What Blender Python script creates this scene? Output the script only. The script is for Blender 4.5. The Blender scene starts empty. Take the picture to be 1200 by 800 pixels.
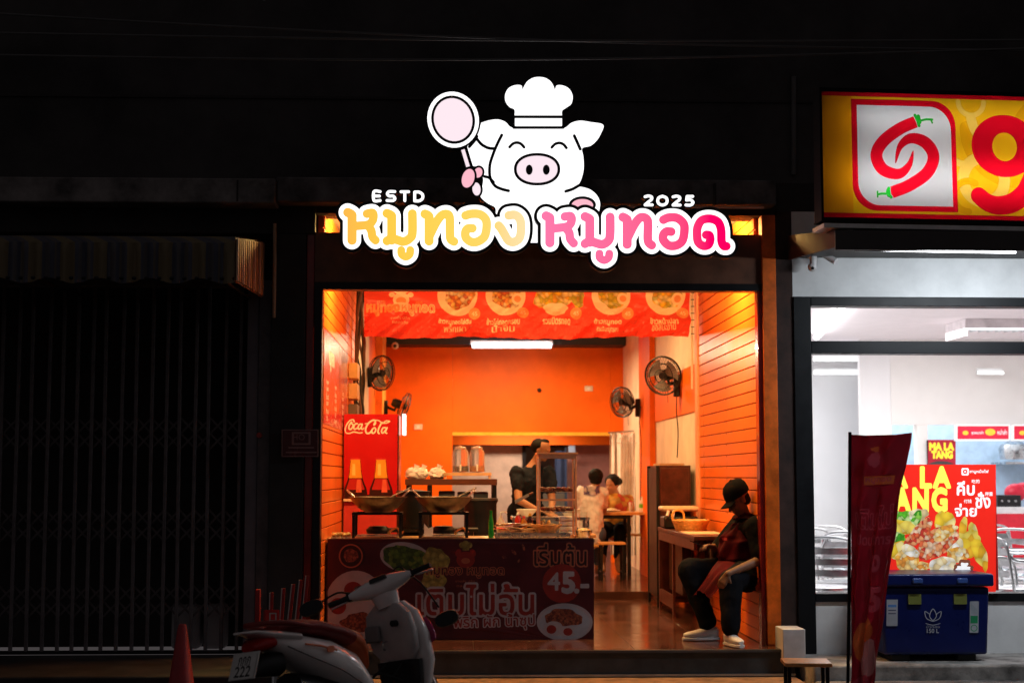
import bpy, bmesh, math, random
import numpy as np
from mathutils import Vector, Matrix, Euler
from mathutils.geometry import delaunay_2d_cdt
random.seed(7)
S = bpy.context.scene
COL = S.collection
PI = math.pi
R = math.radians
# ------------------------------------------------------------------ camera
FPX = 1800.0
CAM = Vector((0.0, -12.0, 1.30))
PITCH = math.atan(158 / FPX)
YAW = math.atan(65 / FPX * math.cos(PITCH))
cd = bpy.data.cameras.new('camera')
cam = bpy.data.objects.new('camera', cd)
COL.objects.link(cam)
cam.location = CAM
cam.rotation_euler = (PI / 2 + PITCH, 0, -YAW)
cd.sensor_width = 36
cd.lens = FPX / 1200 * 36
cd.clip_end = 500
cd.dof.use_dof = True
cd.dof.focus_distance = 11.6
cd.dof.aperture_fstop = 2.1
S.camera = cam
S.render.resolution_x = 1024
S.render.resolution_y = 682
# ------------------------------------------------------------------ night sky
w = bpy.data.worlds.new('World')
S.world = w
w.use_nodes = True
bg = w.node_tree.nodes['Background']
sky = w.node_tree.nodes.new('ShaderNodeTexSky')
sky.sky_type = 'NISHITA'
sky.sun_disc = False
sky.sun_elevation = R(-6)
sky.sun_rotation = R(200)
hs = w.node_tree.nodes.new('ShaderNodeMixRGB')
hs.blend_type = 'ADD'
hs.inputs[0].default_value = 1
hs.inputs[2].default_value = (.66, .58, .60, 1)
w.node_tree.links.new(sky.outputs[0], hs.inputs[1])
w.node_tree.links.new(hs.outputs[0], bg.inputs['Color'])
bg.inputs['Strength'].default_value = .085
S.view_settings.view_transform = 'Standard'
S.view_settings.look = 'None'
S.view_settings.exposure = 0
S.view_settings.gamma = 1
S.cycles.use_denoising = True
S.cycles.max_bounces = 6
S.cycles.sample_clamp_indirect = 4


def area_light(name, loc, rot, sx, sy, watts, color):
    ld = bpy.data.lights.new(name, 'AREA')
    ld.shape = 'RECTANGLE'
    ld.size = sx
    ld.size_y = sy
    ld.energy = watts
    ld.color = color
    o = bpy.data.objects.new(name, ld)
    o.location = loc
    o.rotation_euler = rot
    COL.objects.link(o)
    return o


WARM = (1, .52, .17)
COOL = (.85, .93, 1)
# the lamps the place has: warm strip behind the lintel, cool tube deep in the shop, kitchen, neighbour shop
area_light('warm_strip_light', (.65, .5, 3.385), (R(0), 0, 0), 2.2, .12, 80, WARM)
area_light('corner_lamp_light', (-.72, .5, 3.40), (R(22), R(38), 0), .3, .12, 150, (1, .66, .20))
area_light('corner_lamp_light', (2.03, .5, 3.40), (R(22), R(-38), 0), .3, .12, 150, (1, .66, .20))
area_light('warm_ceiling_light', (.65, 4.2, 3.3), (0, 0, 0), 1.6, .3, 100, (1, .6, .22))
area_light('rear_tube_light', (.62, 8.3, 3.0), (0, 0, 0), 1.15, .1, 120, (1, .70, .36))
area_light('kitchen_light', (1.0, 12.2, 2.1), (0, 0, 0), 1.2, .3, 48, (1, .74, .55))
area_light('neighbour_ceiling_light', (5.2, 3.8, 2.95), (0, 0, 0), 3.2, 4.2, 235, (1, .95, .96))
area_light('canopy_tube_light', (4.1, -1.42, 2.83), (R(32), 0, 0), 1.1, .06, 42, COOL)
area_light('neighbour_rear_light', (3.8, 9.0, 2.9), (0, 0, 0), 1.6, 1.6, 55, (1, .95, .95))
area_light('neighbour_service_light', (6.4, 8.35, 2.9), (0, 0, 0), 3.0, .8, 60, (.85, .93, 1))
# ------------------------------------------------------------------ pixel to place
ROT = cam.rotation_euler.to_matrix()


def at(px, py, Y):
    d = ROT @ Vector(((px - 600) / FPX, -(py - 400) / FPX, -1))
    return CAM + d * ((Y - CAM.y) / d.y)


def X(px, Y, py=558):
    return at(px, py, Y).x


def Z(py, Y, px=600):
    return at(px, py, Y).z


# ------------------------------------------------------------------ materials
MATS = {}


def mat(name, col=None, rough=.6, metal=0, emit=0, emit_col=None, var=.12, scale=6, bump=.15, bscale=40, coat=0, trans=0, ior=1.45, alpha=1,
        spec=.5, rnd=0):
    if name in MATS:
        return MATS[name]
    assert col is not None, name
    m = bpy.data.materials.new(name)
    m.use_nodes = True
    nt = m.node_tree
    N = nt.nodes
    L = nt.links
    b = N['Principled BSDF']
    c = tuple(col) + (1,)
    b.inputs['Base Color'].default_value = c
    b.inputs['Roughness'].default_value = rough
    b.inputs['Metallic'].default_value = metal
    b.inputs['Coat Weight'].default_value = coat
    b.inputs['Transmission Weight'].default_value = trans
    b.inputs['IOR'].default_value = ior
    b.inputs['Alpha'].default_value = alpha
    b.inputs['Specular IOR Level'].default_value = spec
    if emit:
        b.inputs['Emission Color'].default_value = tuple(emit_col or col) + (1,)
        b.inputs['Emission Strength'].default_value = emit
    if var or bump:
        tc = N.new('ShaderNodeTexCoord')
    if var:
        n = N.new('ShaderNodeTexNoise')
        n.inputs['Scale'].default_value = scale
        n.inputs['Detail'].default_value = 6
        n.inputs['Roughness'].default_value = .62
        L.new(tc.outputs['Object'], n.inputs['Vector'])
        r = N.new('ShaderNodeMapRange')
        r.inputs['From Min'].default_value = .3
        r.inputs['From Max'].default_value = .7
        r.inputs['To Min'].default_value = 1 - var * 1.6
        r.inputs['To Max'].default_value = 1 + var
        L.new(n.outputs['Fac'], r.inputs['Value'])
        mx = N.new('ShaderNodeVectorMath')
        mx.operation = 'SCALE'
        mx.inputs[0].default_value = col
        L.new(r.outputs[0], mx.inputs['Scale'])
        L.new(mx.outputs[0], b.inputs['Base Color'])
        if rnd:
            oi = N.new('ShaderNodeObjectInfo')
            ma = N.new('ShaderNodeMath')
            ma.operation = 'MULTIPLY_ADD'
            ma.inputs[1].default_value = rnd
            ma.inputs[2].default_value = -rnd / 2
            L.new(oi.outputs['Random'], ma.inputs[0])
            mb_ = N.new('ShaderNodeMath')
            L.new(r.outputs[0], mb_.inputs[0])
            L.new(ma.outputs[0], mb_.inputs[1])
            L.new(mb_.outputs[0], mx.inputs['Scale'])
        r2 = N.new('ShaderNodeMapRange')
        r2.inputs['To Min'].default_value = max(.03, rough - .12)
        r2.inputs['To Max'].default_value = min(1, rough + .12)
        L.new(n.outputs['Fac'], r2.inputs['Value'])
        L.new(r2.outputs[0], b.inputs['Roughness'])
    if bump:
        n2 = N.new('ShaderNodeTexNoise')
        n2.inputs['Scale'].default_value = bscale
        n2.inputs['Detail'].default_value = 4
        L.new(tc.outputs['Object'], n2.inputs['Vector'])
        bp = N.new('ShaderNodeBump')
        bp.inputs['Strength'].default_value = bump
        bp.inputs['Distance'].default_value = .004
        L.new(n2.outputs['Fac'], bp.inputs['Height'])
        L.new(bp.outputs[0], b.inputs['Normal'])
    MATS[name] = m
    return m


def glow(name, col, k):
    if name in MATS:
        return MATS[name]
    m = bpy.data.materials.new(name)
    m.use_nodes = True
    nt = m.node_tree
    nt.nodes.remove(nt.nodes['Principled BSDF'])
    e = nt.nodes.new('ShaderNodeEmission')
    e.inputs[0].default_value = tuple(col) + (1,)
    e.inputs[1].default_value = k
    nt.links.new(e.outputs[0], nt.nodes['Material Output'].inputs[0])
    MATS[name] = m
    return m


def glow_ramp(name, stops, x0, x1, k, scale_y=None):
    m = glow(name, (1, 1, 1), k)
    nt = m.node_tree
    g = nt.nodes.new('ShaderNodeNewGeometry')
    s = nt.nodes.new('ShaderNodeSeparateXYZ')
    r = nt.nodes.new('ShaderNodeMapRange')
    r.inputs['From Min'].default_value = x0
    r.inputs['From Max'].default_value = x1
    c = nt.nodes.new('ShaderNodeValToRGB')
    while len(c.color_ramp.elements) < len(stops):
        c.color_ramp.elements.new(.5)
    for e, (p, col) in zip(c.color_ramp.elements, stops):
        e.position = p
        e.color = tuple(col) + (1,)
    nt.links.new(g.outputs['Position'], s.inputs[0])
    nt.links.new(s.outputs[0], r.inputs['Value'])
    nt.links.new(r.outputs[0], c.inputs[0])
    nt.links.new(c.outputs[0], nt.nodes['Emission'].inputs[0])
    return m


def translucent(name, col, k=.6, blobs=None, scale=8):
    """printed vinyl that lets light through"""
    m = bpy.data.materials.new(name)
    m.use_nodes = True
    nt = m.node_tree
    N = nt.nodes
    L = nt.links
    b = N['Principled BSDF']
    b.inputs['Base Color'].default_value = tuple(col) + (1,)
    b.inputs['Roughness'].default_value = .4
    t = N.new('ShaderNodeBsdfTranslucent')
    t.inputs[0].default_value = tuple(col) + (1,)
    mx = N.new('ShaderNodeMixShader')
    mx.inputs[0].default_value = k
    L.new(b.outputs[0], mx.inputs[1])
    L.new(t.outputs[0], mx.inputs[2])
    L.new(mx.outputs[0], N['Material Output'].inputs[0])
    if blobs:
        c = food_nodes(nt, blobs, scale)
        L.new(c, b.inputs['Base Color'])
        L.new(c, t.inputs[0])
    MATS[name] = m
    return m


def food_nodes(nt, cols, scale):
    N = nt.nodes
    L = nt.links
    tc = N.new('ShaderNodeTexCoord')
    nz = N.new('ShaderNodeTexNoise')
    nz.inputs['Scale'].default_value = scale * .6
    L.new(tc.outputs['Object'], nz.inputs['Vector'])
    ad = N.new('ShaderNodeVectorMath')
    ad.operation = 'MULTIPLY_ADD'
    L.new(nz.outputs['Color'], ad.inputs[0])
    ad.inputs[1].default_value = (.6 / scale,) * 3
    L.new(tc.outputs['Object'], ad.inputs[2])
    v = N.new('ShaderNodeTexVoronoi')
    v.inputs['Scale'].default_value = scale
    L.new(ad.outputs[0], v.inputs['Vector'])
    sp = N.new('ShaderNodeSeparateColor')
    L.new(v.outputs['Color'], sp.inputs[0])
    c = N.new('ShaderNodeValToRGB')
    c.color_ramp.interpolation = 'CONSTANT'
    while len(c.color_ramp.elements) < len(cols):
        c.color_ramp.elements.new(.5)
    for i, e in enumerate(c.color_ramp.elements):
        e.position = i / len(cols)
        e.color = tuple(cols[i]) + (1,)
    L.new(sp.outputs[0], c.inputs[0])
    mr = N.new('ShaderNodeMapRange')
    mr.inputs['From Max'].default_value = .8
    mr.inputs['To Min'].default_value = 1.1
    mr.inputs['To Max'].default_value = .5
    L.new(v.outputs['Distance'], mr.inputs['Value'])
    sc = N.new('ShaderNodeVectorMath')
    sc.operation = 'SCALE'
    L.new(c.outputs[0], sc.inputs[0])
    L.new(mr.outputs[0], sc.inputs['Scale'])
    return sc.outputs[0]


def food(name, cols, scale=30, rough=.4, emit=0):
    if name in MATS:
        return MATS[name]
    m = mat(name, cols[0], rough, var=0, bump=.3, bscale=scale * 2)
    c = food_nodes(m.node_tree, cols, scale)
    b = m.node_tree.nodes['Principled BSDF']
    m.node_tree.links.new(c, b.inputs['Base Color'])
    if emit:
        m.node_tree.links.new(c, b.inputs['Emission Color'])
        b.inputs['Emission Strength'].default_value = emit
    return m


# ------------------------------------------------------------------ mesh building
class MB:
    def __init__(s):
        s.v = []
        s.f = []

    def add(s, vs, fs):
        k = len(s.v)
        s.v += [tuple(v) for v in vs]
        s.f += [tuple(i + k for i in f) for f in fs]
        return s

    def box(s, x0, x1, y0, y1, z0, z1):
        if x0 > x1: x0, x1 = x1, x0
        if y0 > y1: y0, y1 = y1, y0
        if z0 > z1: z0, z1 = z1, z0
        return s.add([(x0, y0, z0), (x1, y0, z0), (x1, y1, z0), (x0, y1, z0), (x0, y0, z1), (x1, y0, z1), (x1, y1, z1), (x0, y1, z1)],
                     [(0, 3, 2, 1), (4, 5, 6, 7), (0, 1, 5, 4), (1, 2, 6, 5), (2, 3, 7, 6), (3, 0, 4, 7)])

    def cone(s, p0, p1, r0, r1=None, n=12, caps=True):
        r1 = r0 if r1 is None else r1
        p0 = Vector(p0)
        p1 = Vector(p1)
        d = (p1 - p0)
        if d.length < 1e-7: return s
        d.normalize()
        a = d.orthogonal().normalized()
        b = d.cross(a)
        vs = []
        for p, r in ((p0, r0), (p1, r1)):
            for i in range(n):
                t = 2 * PI * i / n
                vs.append(p + (a * math.cos(t) + b * math.sin(t)) * r)
        fs = [(i, (i + 1) % n, n + (i + 1) % n, n + i) for i in range(n)]
        if caps:
            fs += [tuple(range(n - 1, -1, -1)), tuple(range(n, 2 * n))]
        return s.add(vs, fs)

    def tube(s, pts, r, n=8, closed=False):
        pts = [Vector(p) for p in pts]
        m = len(pts)
        rs = r if isinstance(r, (list, tuple)) else [r] * m
        vs = []
        up = None
        for i, p in enumerate(pts):
            if closed:
                d = pts[(i + 1) % m] - pts[i - 1]
            else:
                d = pts[min(i + 1, m - 1)] - pts[max(i - 1, 0)]
            d.normalize()
            if up is None:
                up = d.orthogonal().normalized()
            up = (up - d * up.dot(d))
            if up.length < 1e-5: up = d.orthogonal()
            up.normalize()
            b = d.cross(up)
            for k in range(n):
                t = 2 * PI * k / n
                vs.append(p + (up * math.cos(t) + b * math.sin(t)) * rs[i])
        fs = []
        for i in range(m if closed else m - 1):
            j = (i + 1) % m
            for k in range(n):
                fs.append((i * n + k, i * n + (k + 1) % n, j * n + (k + 1) % n, j * n + k))
        if not closed:
            fs += [tuple(range(n - 1, -1, -1)), tuple(range((m - 1) * n, m * n))]
        return s.add(vs, fs)

    def ball(s, c, r, n=14, m=9, rot=None):
        rx, ry, rz = (r, r, r) if not isinstance(r, (tuple, list)) else r
        c = Vector(c)
        vs = [Vector((0, 0, rz))]
        for j in range(1, m):
            ph = PI * j / m
            for i in range(n):
                t = 2 * PI * i / n
                vs.append(Vector((rx * math.sin(ph) * math.cos(t), ry * math.sin(ph) * math.sin(t), rz * math.cos(ph))))
        vs.append(Vector((0, 0, -rz)))
        if rot is not None:
            Mx = Euler(rot).to_matrix()
            vs = [Mx @ v for v in vs]
        vs = [c + v for v in vs]
        fs = [(0, 1 + i, 1 + (i + 1) % n) for i in range(n)]
        for j in range(m - 2):
            for i in range(n):
                a = 1 + j * n
                fs.append((a + i, a + n + i, a + n + (i + 1) % n, a + (i + 1) % n))
        e = len(vs) - 1
        a = 1 + (m - 2) * n
        fs += [(a + i, e, a + (i + 1) % n) for i in range(n)]
        return s.add(vs, fs)

    def lathe(s, prof, c=(0, 0, 0), n=20, axis='z', cap=False):
        c = Vector(c)
        vs = []
        for r, h in prof:
            for i in range(n):
                t = 2 * PI * i / n
                a, b = r * math.cos(t), r * math.sin(t)
                q = Vector((a, b, h)) if axis == 'z' else (Vector((a, h, b)) if axis == 'y' else Vector((h, a, b)))
                vs.append(c + q)
        fs = []
        for j in range(len(prof) - 1):
            for i in range(n):
                fs.append((j * n + i, j * n + (i + 1) % n, (j + 1) * n + (i + 1) % n, (j + 1) * n + i))
        if cap:
            fs += [tuple(range(n - 1, -1, -1)), tuple(range((len(prof) - 1) * n, len(prof) * n))]
        return s.add(vs, fs)

    def loft(s, rings, n=20, p=2.4, cap=True):
        """rings: (centre, e1, e2, a, b)"""
        vs = []
        for c, e1, e2, a, b in rings:
            c, e1, e2 = Vector(c), Vector(e1), Vector(e2)
            for i in range(n):
                t = 2 * PI * i / n
                ct, st = math.cos(t), math.sin(t)
                vs.append(c + e1 * (a * math.copysign(abs(ct) ** (2 / p), ct)) + e2 * (b * math.copysign(abs(st) ** (2 / p), st)))
        fs = []
        for j in range(len(rings) - 1):
            for i in range(n):
                fs.append((j * n + i, j * n + (i + 1) % n, (j + 1) * n + (i + 1) % n, (j + 1) * n + i))
        if cap:
            fs += [tuple(range(n - 1, -1, -1)), tuple(range((len(rings) - 1) * n, len(rings) * n))]
        return s.add(vs, fs)

    def grid(s, fn, nu, nv):
        vs = [fn(i / nu, j / nv) for j in range(nv + 1) for i in range(nu + 1)]
        fs = [(j * (nu + 1) + i, j * (nu + 1) + i + 1, (j + 1) * (nu + 1) + i + 1, (j + 1) * (nu + 1) + i) for j in range(nv) for i in
              range(nu)]
        return s.add(vs, fs)

    def poly(s, pts, d):
        """extrude a flat convex-ish outline by vector d"""
        n = len(pts)
        d = Vector(d)
        vs = [Vector(p) for p in pts] + [Vector(p) + d for p in pts]
        return s.add(vs, [tuple(range(n)), tuple(range(2 * n - 1, n - 1, -1))] + [(i, n + i, n + (i + 1) % n, (i + 1) % n) for i in range(n)])

    def capsule(s, p0, p1, r0, r1=None, n=12):
        r1 = r0 if r1 is None else r1
        s.cone(p0, p1, r0, r1, n, False)
        s.ball(p0, r0, n, 8)
        s.ball(p1, r1, n, 8)
        return s

    def chain(s, pts, rs, n=12):
        for i in range(len(pts) - 1):
            s.capsule(pts[i], pts[i + 1], rs[i], rs[i + 1], n)
        return s


def wloc(o):
    p = Vector((0, 0, 0))
    while o:
        p += o.location
        o = o.parent
    return p


def mesh_of(mb, off, smooth, name):
    me = bpy.data.meshes.new(name)
    me.from_pydata([(v[0] - off[0], v[1] - off[1], v[2] - off[2]) for v in mb.v], [], mb.f)
    me.validate()
    bm = bmesh.new()
    bm.from_mesh(me)
    bmesh.ops.recalc_face_normals(bm, faces=bm.faces)
    bm.to_mesh(me)
    bm.free()
    me.update()
    if smooth:
        me.polygons.foreach_set('use_smooth', [True] * len(me.polygons))
        me.set_sharp_from_angle(angle=R(smooth if smooth is not True else 38))
    return me


def part(name, mb, m, parent=None, world=True, bevel=0, smooth=True, label=None, seg=2):
    """one mesh object; world=True: vertices are given in world coordinates"""
    off = wloc(parent) if (world and parent) else Vector((0, 0, 0))
    me = mesh_of(mb, off, smooth, name) if isinstance(mb, MB) else mb
    for mm in (m if isinstance(m, (list, tuple)) else [m]):
        if mm and len(me.materials) < (len(m) if isinstance(m, (list, tuple)) else 1):
            me.materials.append(mm)
    o = bpy.data.objects.new(name, me)
    COL.objects.link(o)
    if parent:
        o.parent = parent
    if bevel:
        b = o.modifiers.new('bevel', 'BEVEL')
        b.width = bevel
        b.segments = seg
        b.limit_method = 'ANGLE'
    if label:
        o['label'] = label
    return o


def tag(o, label, cat, group=None, kind=None):
    o['label'] = label
    o['category'] = cat
    if group: o['group'] = group
    if kind: o['kind'] = kind
    return o


def thing(name, label, cat, loc=(0, 0, 0), group=None, rz=0):
    o = bpy.data.objects.new(name, None)
    o.empty_display_size = .1
    COL.objects.link(o)
    o.location = loc
    o.rotation_euler = (0, 0, rz)
    return tag(o, label, cat, group)


def struct(name, mb, m, label=None, **k):
    o = part(name, mb, m, **k)
    o['kind'] = 'structure'
    if label: o['label'] = label
    return o


def copy_tree(o, loc=None, rz=None, label=None, parent=None):
    c = o.copy()
    COL.objects.link(c)
    c.parent = parent
    if loc is not None: c.location = loc
    if rz is not None: c.rotation_euler = (0, 0, rz)
    if label: c['label'] = label
    for ch in list(o.children):
        copy_tree(ch, parent=c)
    return c


# ------------------------------------------------------------------ flat shapes: outlines from strokes and text
def seg_dist(P, segs):
    """P (n,2); segs (m,4) -> min distance"""
    out = np.full(len(P), 1e9)
    for i in range(0, len(segs), 40):
        sg = segs[i:i + 40]
        a = sg[:, :2][None]
        b = sg[:, 2:][None]
        d = b - a
        L2 = np.maximum((d ** 2).sum(2), 1e-14)
        t = np.clip(((P[:, None] - a) * d).sum(2) / L2, 0, 1)
        q = a + t[..., None] * d
        out = np.minimum(out, np.sqrt(((P[:, None] - q) ** 2).sum(2)).min(1))
    return out


def trace(F, x0, y0, h, tol):
    """zero contour of F (ny,nx), F<0 inside -> loops"""
    ny, nx = F.shape
    ins = F < 0
    nxt = {}
    c = ins[:-1, :-1] * 1 + ins[:-1, 1:] * 2 + ins[1:, 1:] * 4 + ins[1:, :-1] * 8
    ys, xs = np.nonzero((c > 0) & (c < 15))
    T = {1: [(3, 0)], 2: [(0, 1)], 3: [(3, 1)], 4: [(1, 2)], 5: [(3, 2), (1, 0)], 6: [(0, 2)], 7: [(3, 2)], 8: [(2, 3)], 9: [(2, 0)],
         10: [(0, 3), (2, 1)], 11: [(2, 1)], 12: [(1, 3)], 13: [(1, 0)], 14: [(0, 3)]}
    pts = {}

    def ek(i, j, e):
        return ((i, j, 0), (i + 1, j, 1), (i, j + 1, 0), (i, j, 1))[e]

    def pt(k):
        if k not in pts:
            i, j, d = k
            a = F[j, i]
            if d == 0:
                b = F[j, i + 1]
                pts[k] = (x0 + (i + a / (a - b)) * h, y0 + j * h)
            else:
                b = F[j + 1, i]
                pts[k] = (x0 + i * h, y0 + (j + a / (a - b)) * h)
        return pts[k]

    for j, i in zip(ys.tolist(), xs.tolist()):
        for a, b in T[int(c[j, i])]:
            nxt[ek(i, j, a)] = ek(i, j, b)
    loops = []
    while nxt:
        k0, k = next(iter(nxt.items()))
        del nxt[k0]
        lp = [pt(k0)]
        while k != k0:
            lp.append(pt(k))
            if k not in nxt: break
            k = nxt.pop(k)
        if len(lp) > 4:
            loops.append(simplify(lp, tol))
    return [l for l in loops if len(l) > 2]


def simplify(lp, tol):
    n = len(lp)
    A = np.array(lp)
    keep = np.zeros(n, bool)
    far = int(np.argmax(((A - A[0]) ** 2).sum(1)))
    keep[0] = keep[far] = True
    st = [(0, far), (far, n)]
    B = np.vstack([A, A[:1]])
    while st:
        a, b = st.pop()
        if b - a < 2: continue
        p, q = B[a], B[b]
        d = q - p
        L = math.hypot(*d) or 1e-9
        ds = np.abs((B[a + 1:b, 0] - p[0]) * d[1] - (B[a + 1:b, 1] - p[1]) * d[0]) / L
        k = int(np.argmax(ds))
        if ds[k] > tol:
            k += a + 1
            keep[k % n] = True
            st += [(a, k), (k, b)]
    return [tuple(p) for p in A[keep]]


def catmull(pts, closed=False, n=6):
    P = [Vector(p) for p in pts]
    m = len(P)
    out = []
    for i in range(m if closed else m - 1):
        p0 = P[i - 1] if (closed or i > 0) else P[0]
        p1 = P[i]
        p2 = P[(i + 1) % m]
        p3 = P[(i + 2) % m] if (closed or i + 2 < m) else P[-1]
        for k in range(n):
            t = k / n
            out.append(tuple(.5 * ((2 * p1) + (p2 - p0) * t + (2 * p0 - 5 * p1 + 4 * p2 - p3) * t * t + (3 * p1 - p0 - 3 * p2 + p3) * t ** 3)))
    if not closed: out.append(tuple(P[-1]))
    return out


def stroke_field(strokes, h, pad):
    """strokes: (points, r). returns F = distance - r"""
    allp = np.array([p for s, r in strokes for p in s])
    x0, y0 = allp.min(0) - pad
    x1, y1 = allp.max(0) + pad
    nx, ny = int((x1 - x0) / h) + 2, int((y1 - y0) / h) + 2
    gx, gy = np.meshgrid(x0 + np.arange(nx) * h, y0 + np.arange(ny) * h)
    P = np.stack([gx.ravel(), gy.ravel()], 1)
    F = np.full(len(P), 1e9)
    for s, r in strokes:
        a = np.array(s, float)
        sg = np.hstack([a[:-1], a[1:]])
        F = np.minimum(F, seg_dist(P, sg) - r)
    return F.reshape(ny, nx), x0, y0


def stroke_loops(strokes, grow=0, h=.3, tol=.03):
    st = [(catmull(p) if len(p) > 2 else p, r) for p, r in strokes]
    F, x0, y0 = stroke_field(st, h, max(r for _, r in st) + grow + 2 * h)
    return trace(F - grow, x0, y0, h, tol)


def text_raw(body, shear=0, space=1):
    cu = bpy.data.curves.new('tmp_text', 'FONT')
    cu.body = body
    cu.size = 1
    cu.resolution_u = 3
    cu.shear = shear
    cu.space_character = space
    o = bpy.data.objects.new('tmp_text', cu)
    COL.objects.link(o)
    bpy.context.view_layer.update()
    me = bpy.data.meshes.new_from_object(o.evaluated_get(bpy.context.evaluated_depsgraph_get()))
    bpy.data.objects.remove(o)
    bpy.data.curves.remove(cu)
    V = np.array([v.co[:2] for v in me.vertices])
    bm = bmesh.new()
    bm.from_mesh(me)
    bmesh.ops.remove_doubles(bm, verts=bm.verts, dist=1e-5)
    E = [(e.verts[0].co.x, e.verts[0].co.y, e.verts[1].co.x, e.verts[1].co.y) for e in bm.edges if len(e.link_faces) == 1]
    Tm = [[v.co[:2] for v in f.verts] for f in bm.faces]
    bm.free()
    bpy.data.meshes.remove(me)
    return np.array(E), Tm


TXT = {}


def text_loops(body, cx, cy, height, grow=0, width=None, h=.03, shear=0, space=1, rot=0):
    """outline of real lettering. height = height of the whole block, grow in em"""
    key = (body, shear, space, h)
    if key not in TXT:
        E, Tm = text_raw(body, shear, space)
        pad = .16
        x0, y0 = E[:, [0, 2]].min() - pad, E[:, [1, 3]].min() - pad
        x1, y1 = E[:, [0, 2]].max() + pad, E[:, [1, 3]].max() + pad
        nx, ny = int((x1 - x0) / h) + 2, int((y1 - y0) / h) + 2
        gx, gy = np.meshgrid(x0 + np.arange(nx) * h, y0 + np.arange(ny) * h)
        P = np.stack([gx.ravel(), gy.ravel()], 1)
        D = seg_dist(P, E).reshape(ny, nx)
        ins = np.zeros((ny, nx), bool)
        for f in Tm:
            for k in range(1, len(f) - 1):
                a, b, c = f[0], f[k], f[k + 1]
                i0 = max(int((min(a[0], b[0], c[0]) - x0) / h), 0)
                i1 = int((max(a[0], b[0], c[0]) - x0) / h) + 2
                j0 = max(int((min(a[1], b[1], c[1]) - y0) / h), 0)
                j1 = int((max(a[1], b[1], c[1]) - y0) / h) + 2
                px, py = gx[j0:j1, i0:i1], gy[j0:j1, i0:i1]
                s1 = (b[0] - a[0]) * (py - a[1]) - (b[1] - a[1]) * (px - a[0])
                s2 = (c[0] - b[0]) * (py - b[1]) - (c[1] - b[1]) * (px - b[0])
                s3 = (a[0] - c[0]) * (py - c[1]) - (a[1] - c[1]) * (px - c[0])
                ins[j0:j1, i0:i1] |= ((s1 >= 0) & (s2 >= 0) & (s3 >= 0)) | ((s1 <= 0) & (s2 <= 0) & (s3 <= 0))
        TXT[key] = (np.where(ins, -D, D), x0, y0, x0 + pad, x1 - pad, y0 + pad, y1 - pad)
    F, x0, y0, a0, a1, b0, b1 = TXT[key]
    lp = trace(F - grow + 1e-6, x0, y0, h, .006)
    sy = height / (b1 - b0)
    sx = width / (a1 - a0) if width else abs(sy)
    cr, sr = math.cos(rot), math.sin(rot)
    out = []
    for l in lp:
        q = []
        for x, y in l:
            u, v = (x - (a0 + a1) / 2) * sx, (y - (b0 + b1) / 2) * sy
            q.append((cx + u * cr - v * sr, cy + u * sr + v * cr))
        out.append(q)
    return out


def ell(cx, cy, rx, ry=None, rot=0, n=36, wob=0, p=2):
    ry = rx if ry is None else ry
    c, s = math.cos(rot), math.sin(rot)
    o = []
    for i in range(n):
        t = 2 * PI * i / n
        k = 1 + wob * math.sin(3 * t + cx * 50) + wob * .7 * math.sin(7 * t + cy * 30)
        ct, st = math.cos(t), math.sin(t)
        u = rx * k * math.copysign(abs(ct) ** (2 / p), ct)
        v = ry * k * math.copysign(abs(st) ** (2 / p), st)
        o.append((cx + u * c - v * s, cy + u * s + v * c))
    return [o]


def rect(x0, x1, y0, y1):
    return [[(x0, y0), (x1, y0), (x1, y1), (x0, y1)]]


def rrect(x0, x1, y0, y1, rs):
    o = []
    for (cx, cy, a, r) in ((x1, y1, 0, rs[0]), (x0, y1, 90, rs[1]), (x0, y0, 180, rs[2]), (x1, y0, 270, rs[3])):
        sx = -1 if cx == x1 else 1
        sy = -1 if cy == y1 else 1
        if r <= 0:
            o.append((cx, cy))
            continue
        for k in range(9):
            t = R(a + k * 90 / 8)
            o.append((cx + sx * r + r * math.cos(t), cy + sy * r + r * math.sin(t)))
    return [o]


def inside(P, loops):
    c = np.zeros(len(P), bool)
    for l in loops:
        a = np.array(l)
        b = np.roll(a, -1, 0)
        for (x1, y1), (x2, y2) in zip(a, b):
            if y1 == y2: continue
            m = ((P[:, 1] > y1) != (P[:, 1] > y2)) & (P[:, 0] < (x2 - x1) * (P[:, 1] - y1) / (y2 - y1) + x1)
            c ^= m
    return c


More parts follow.
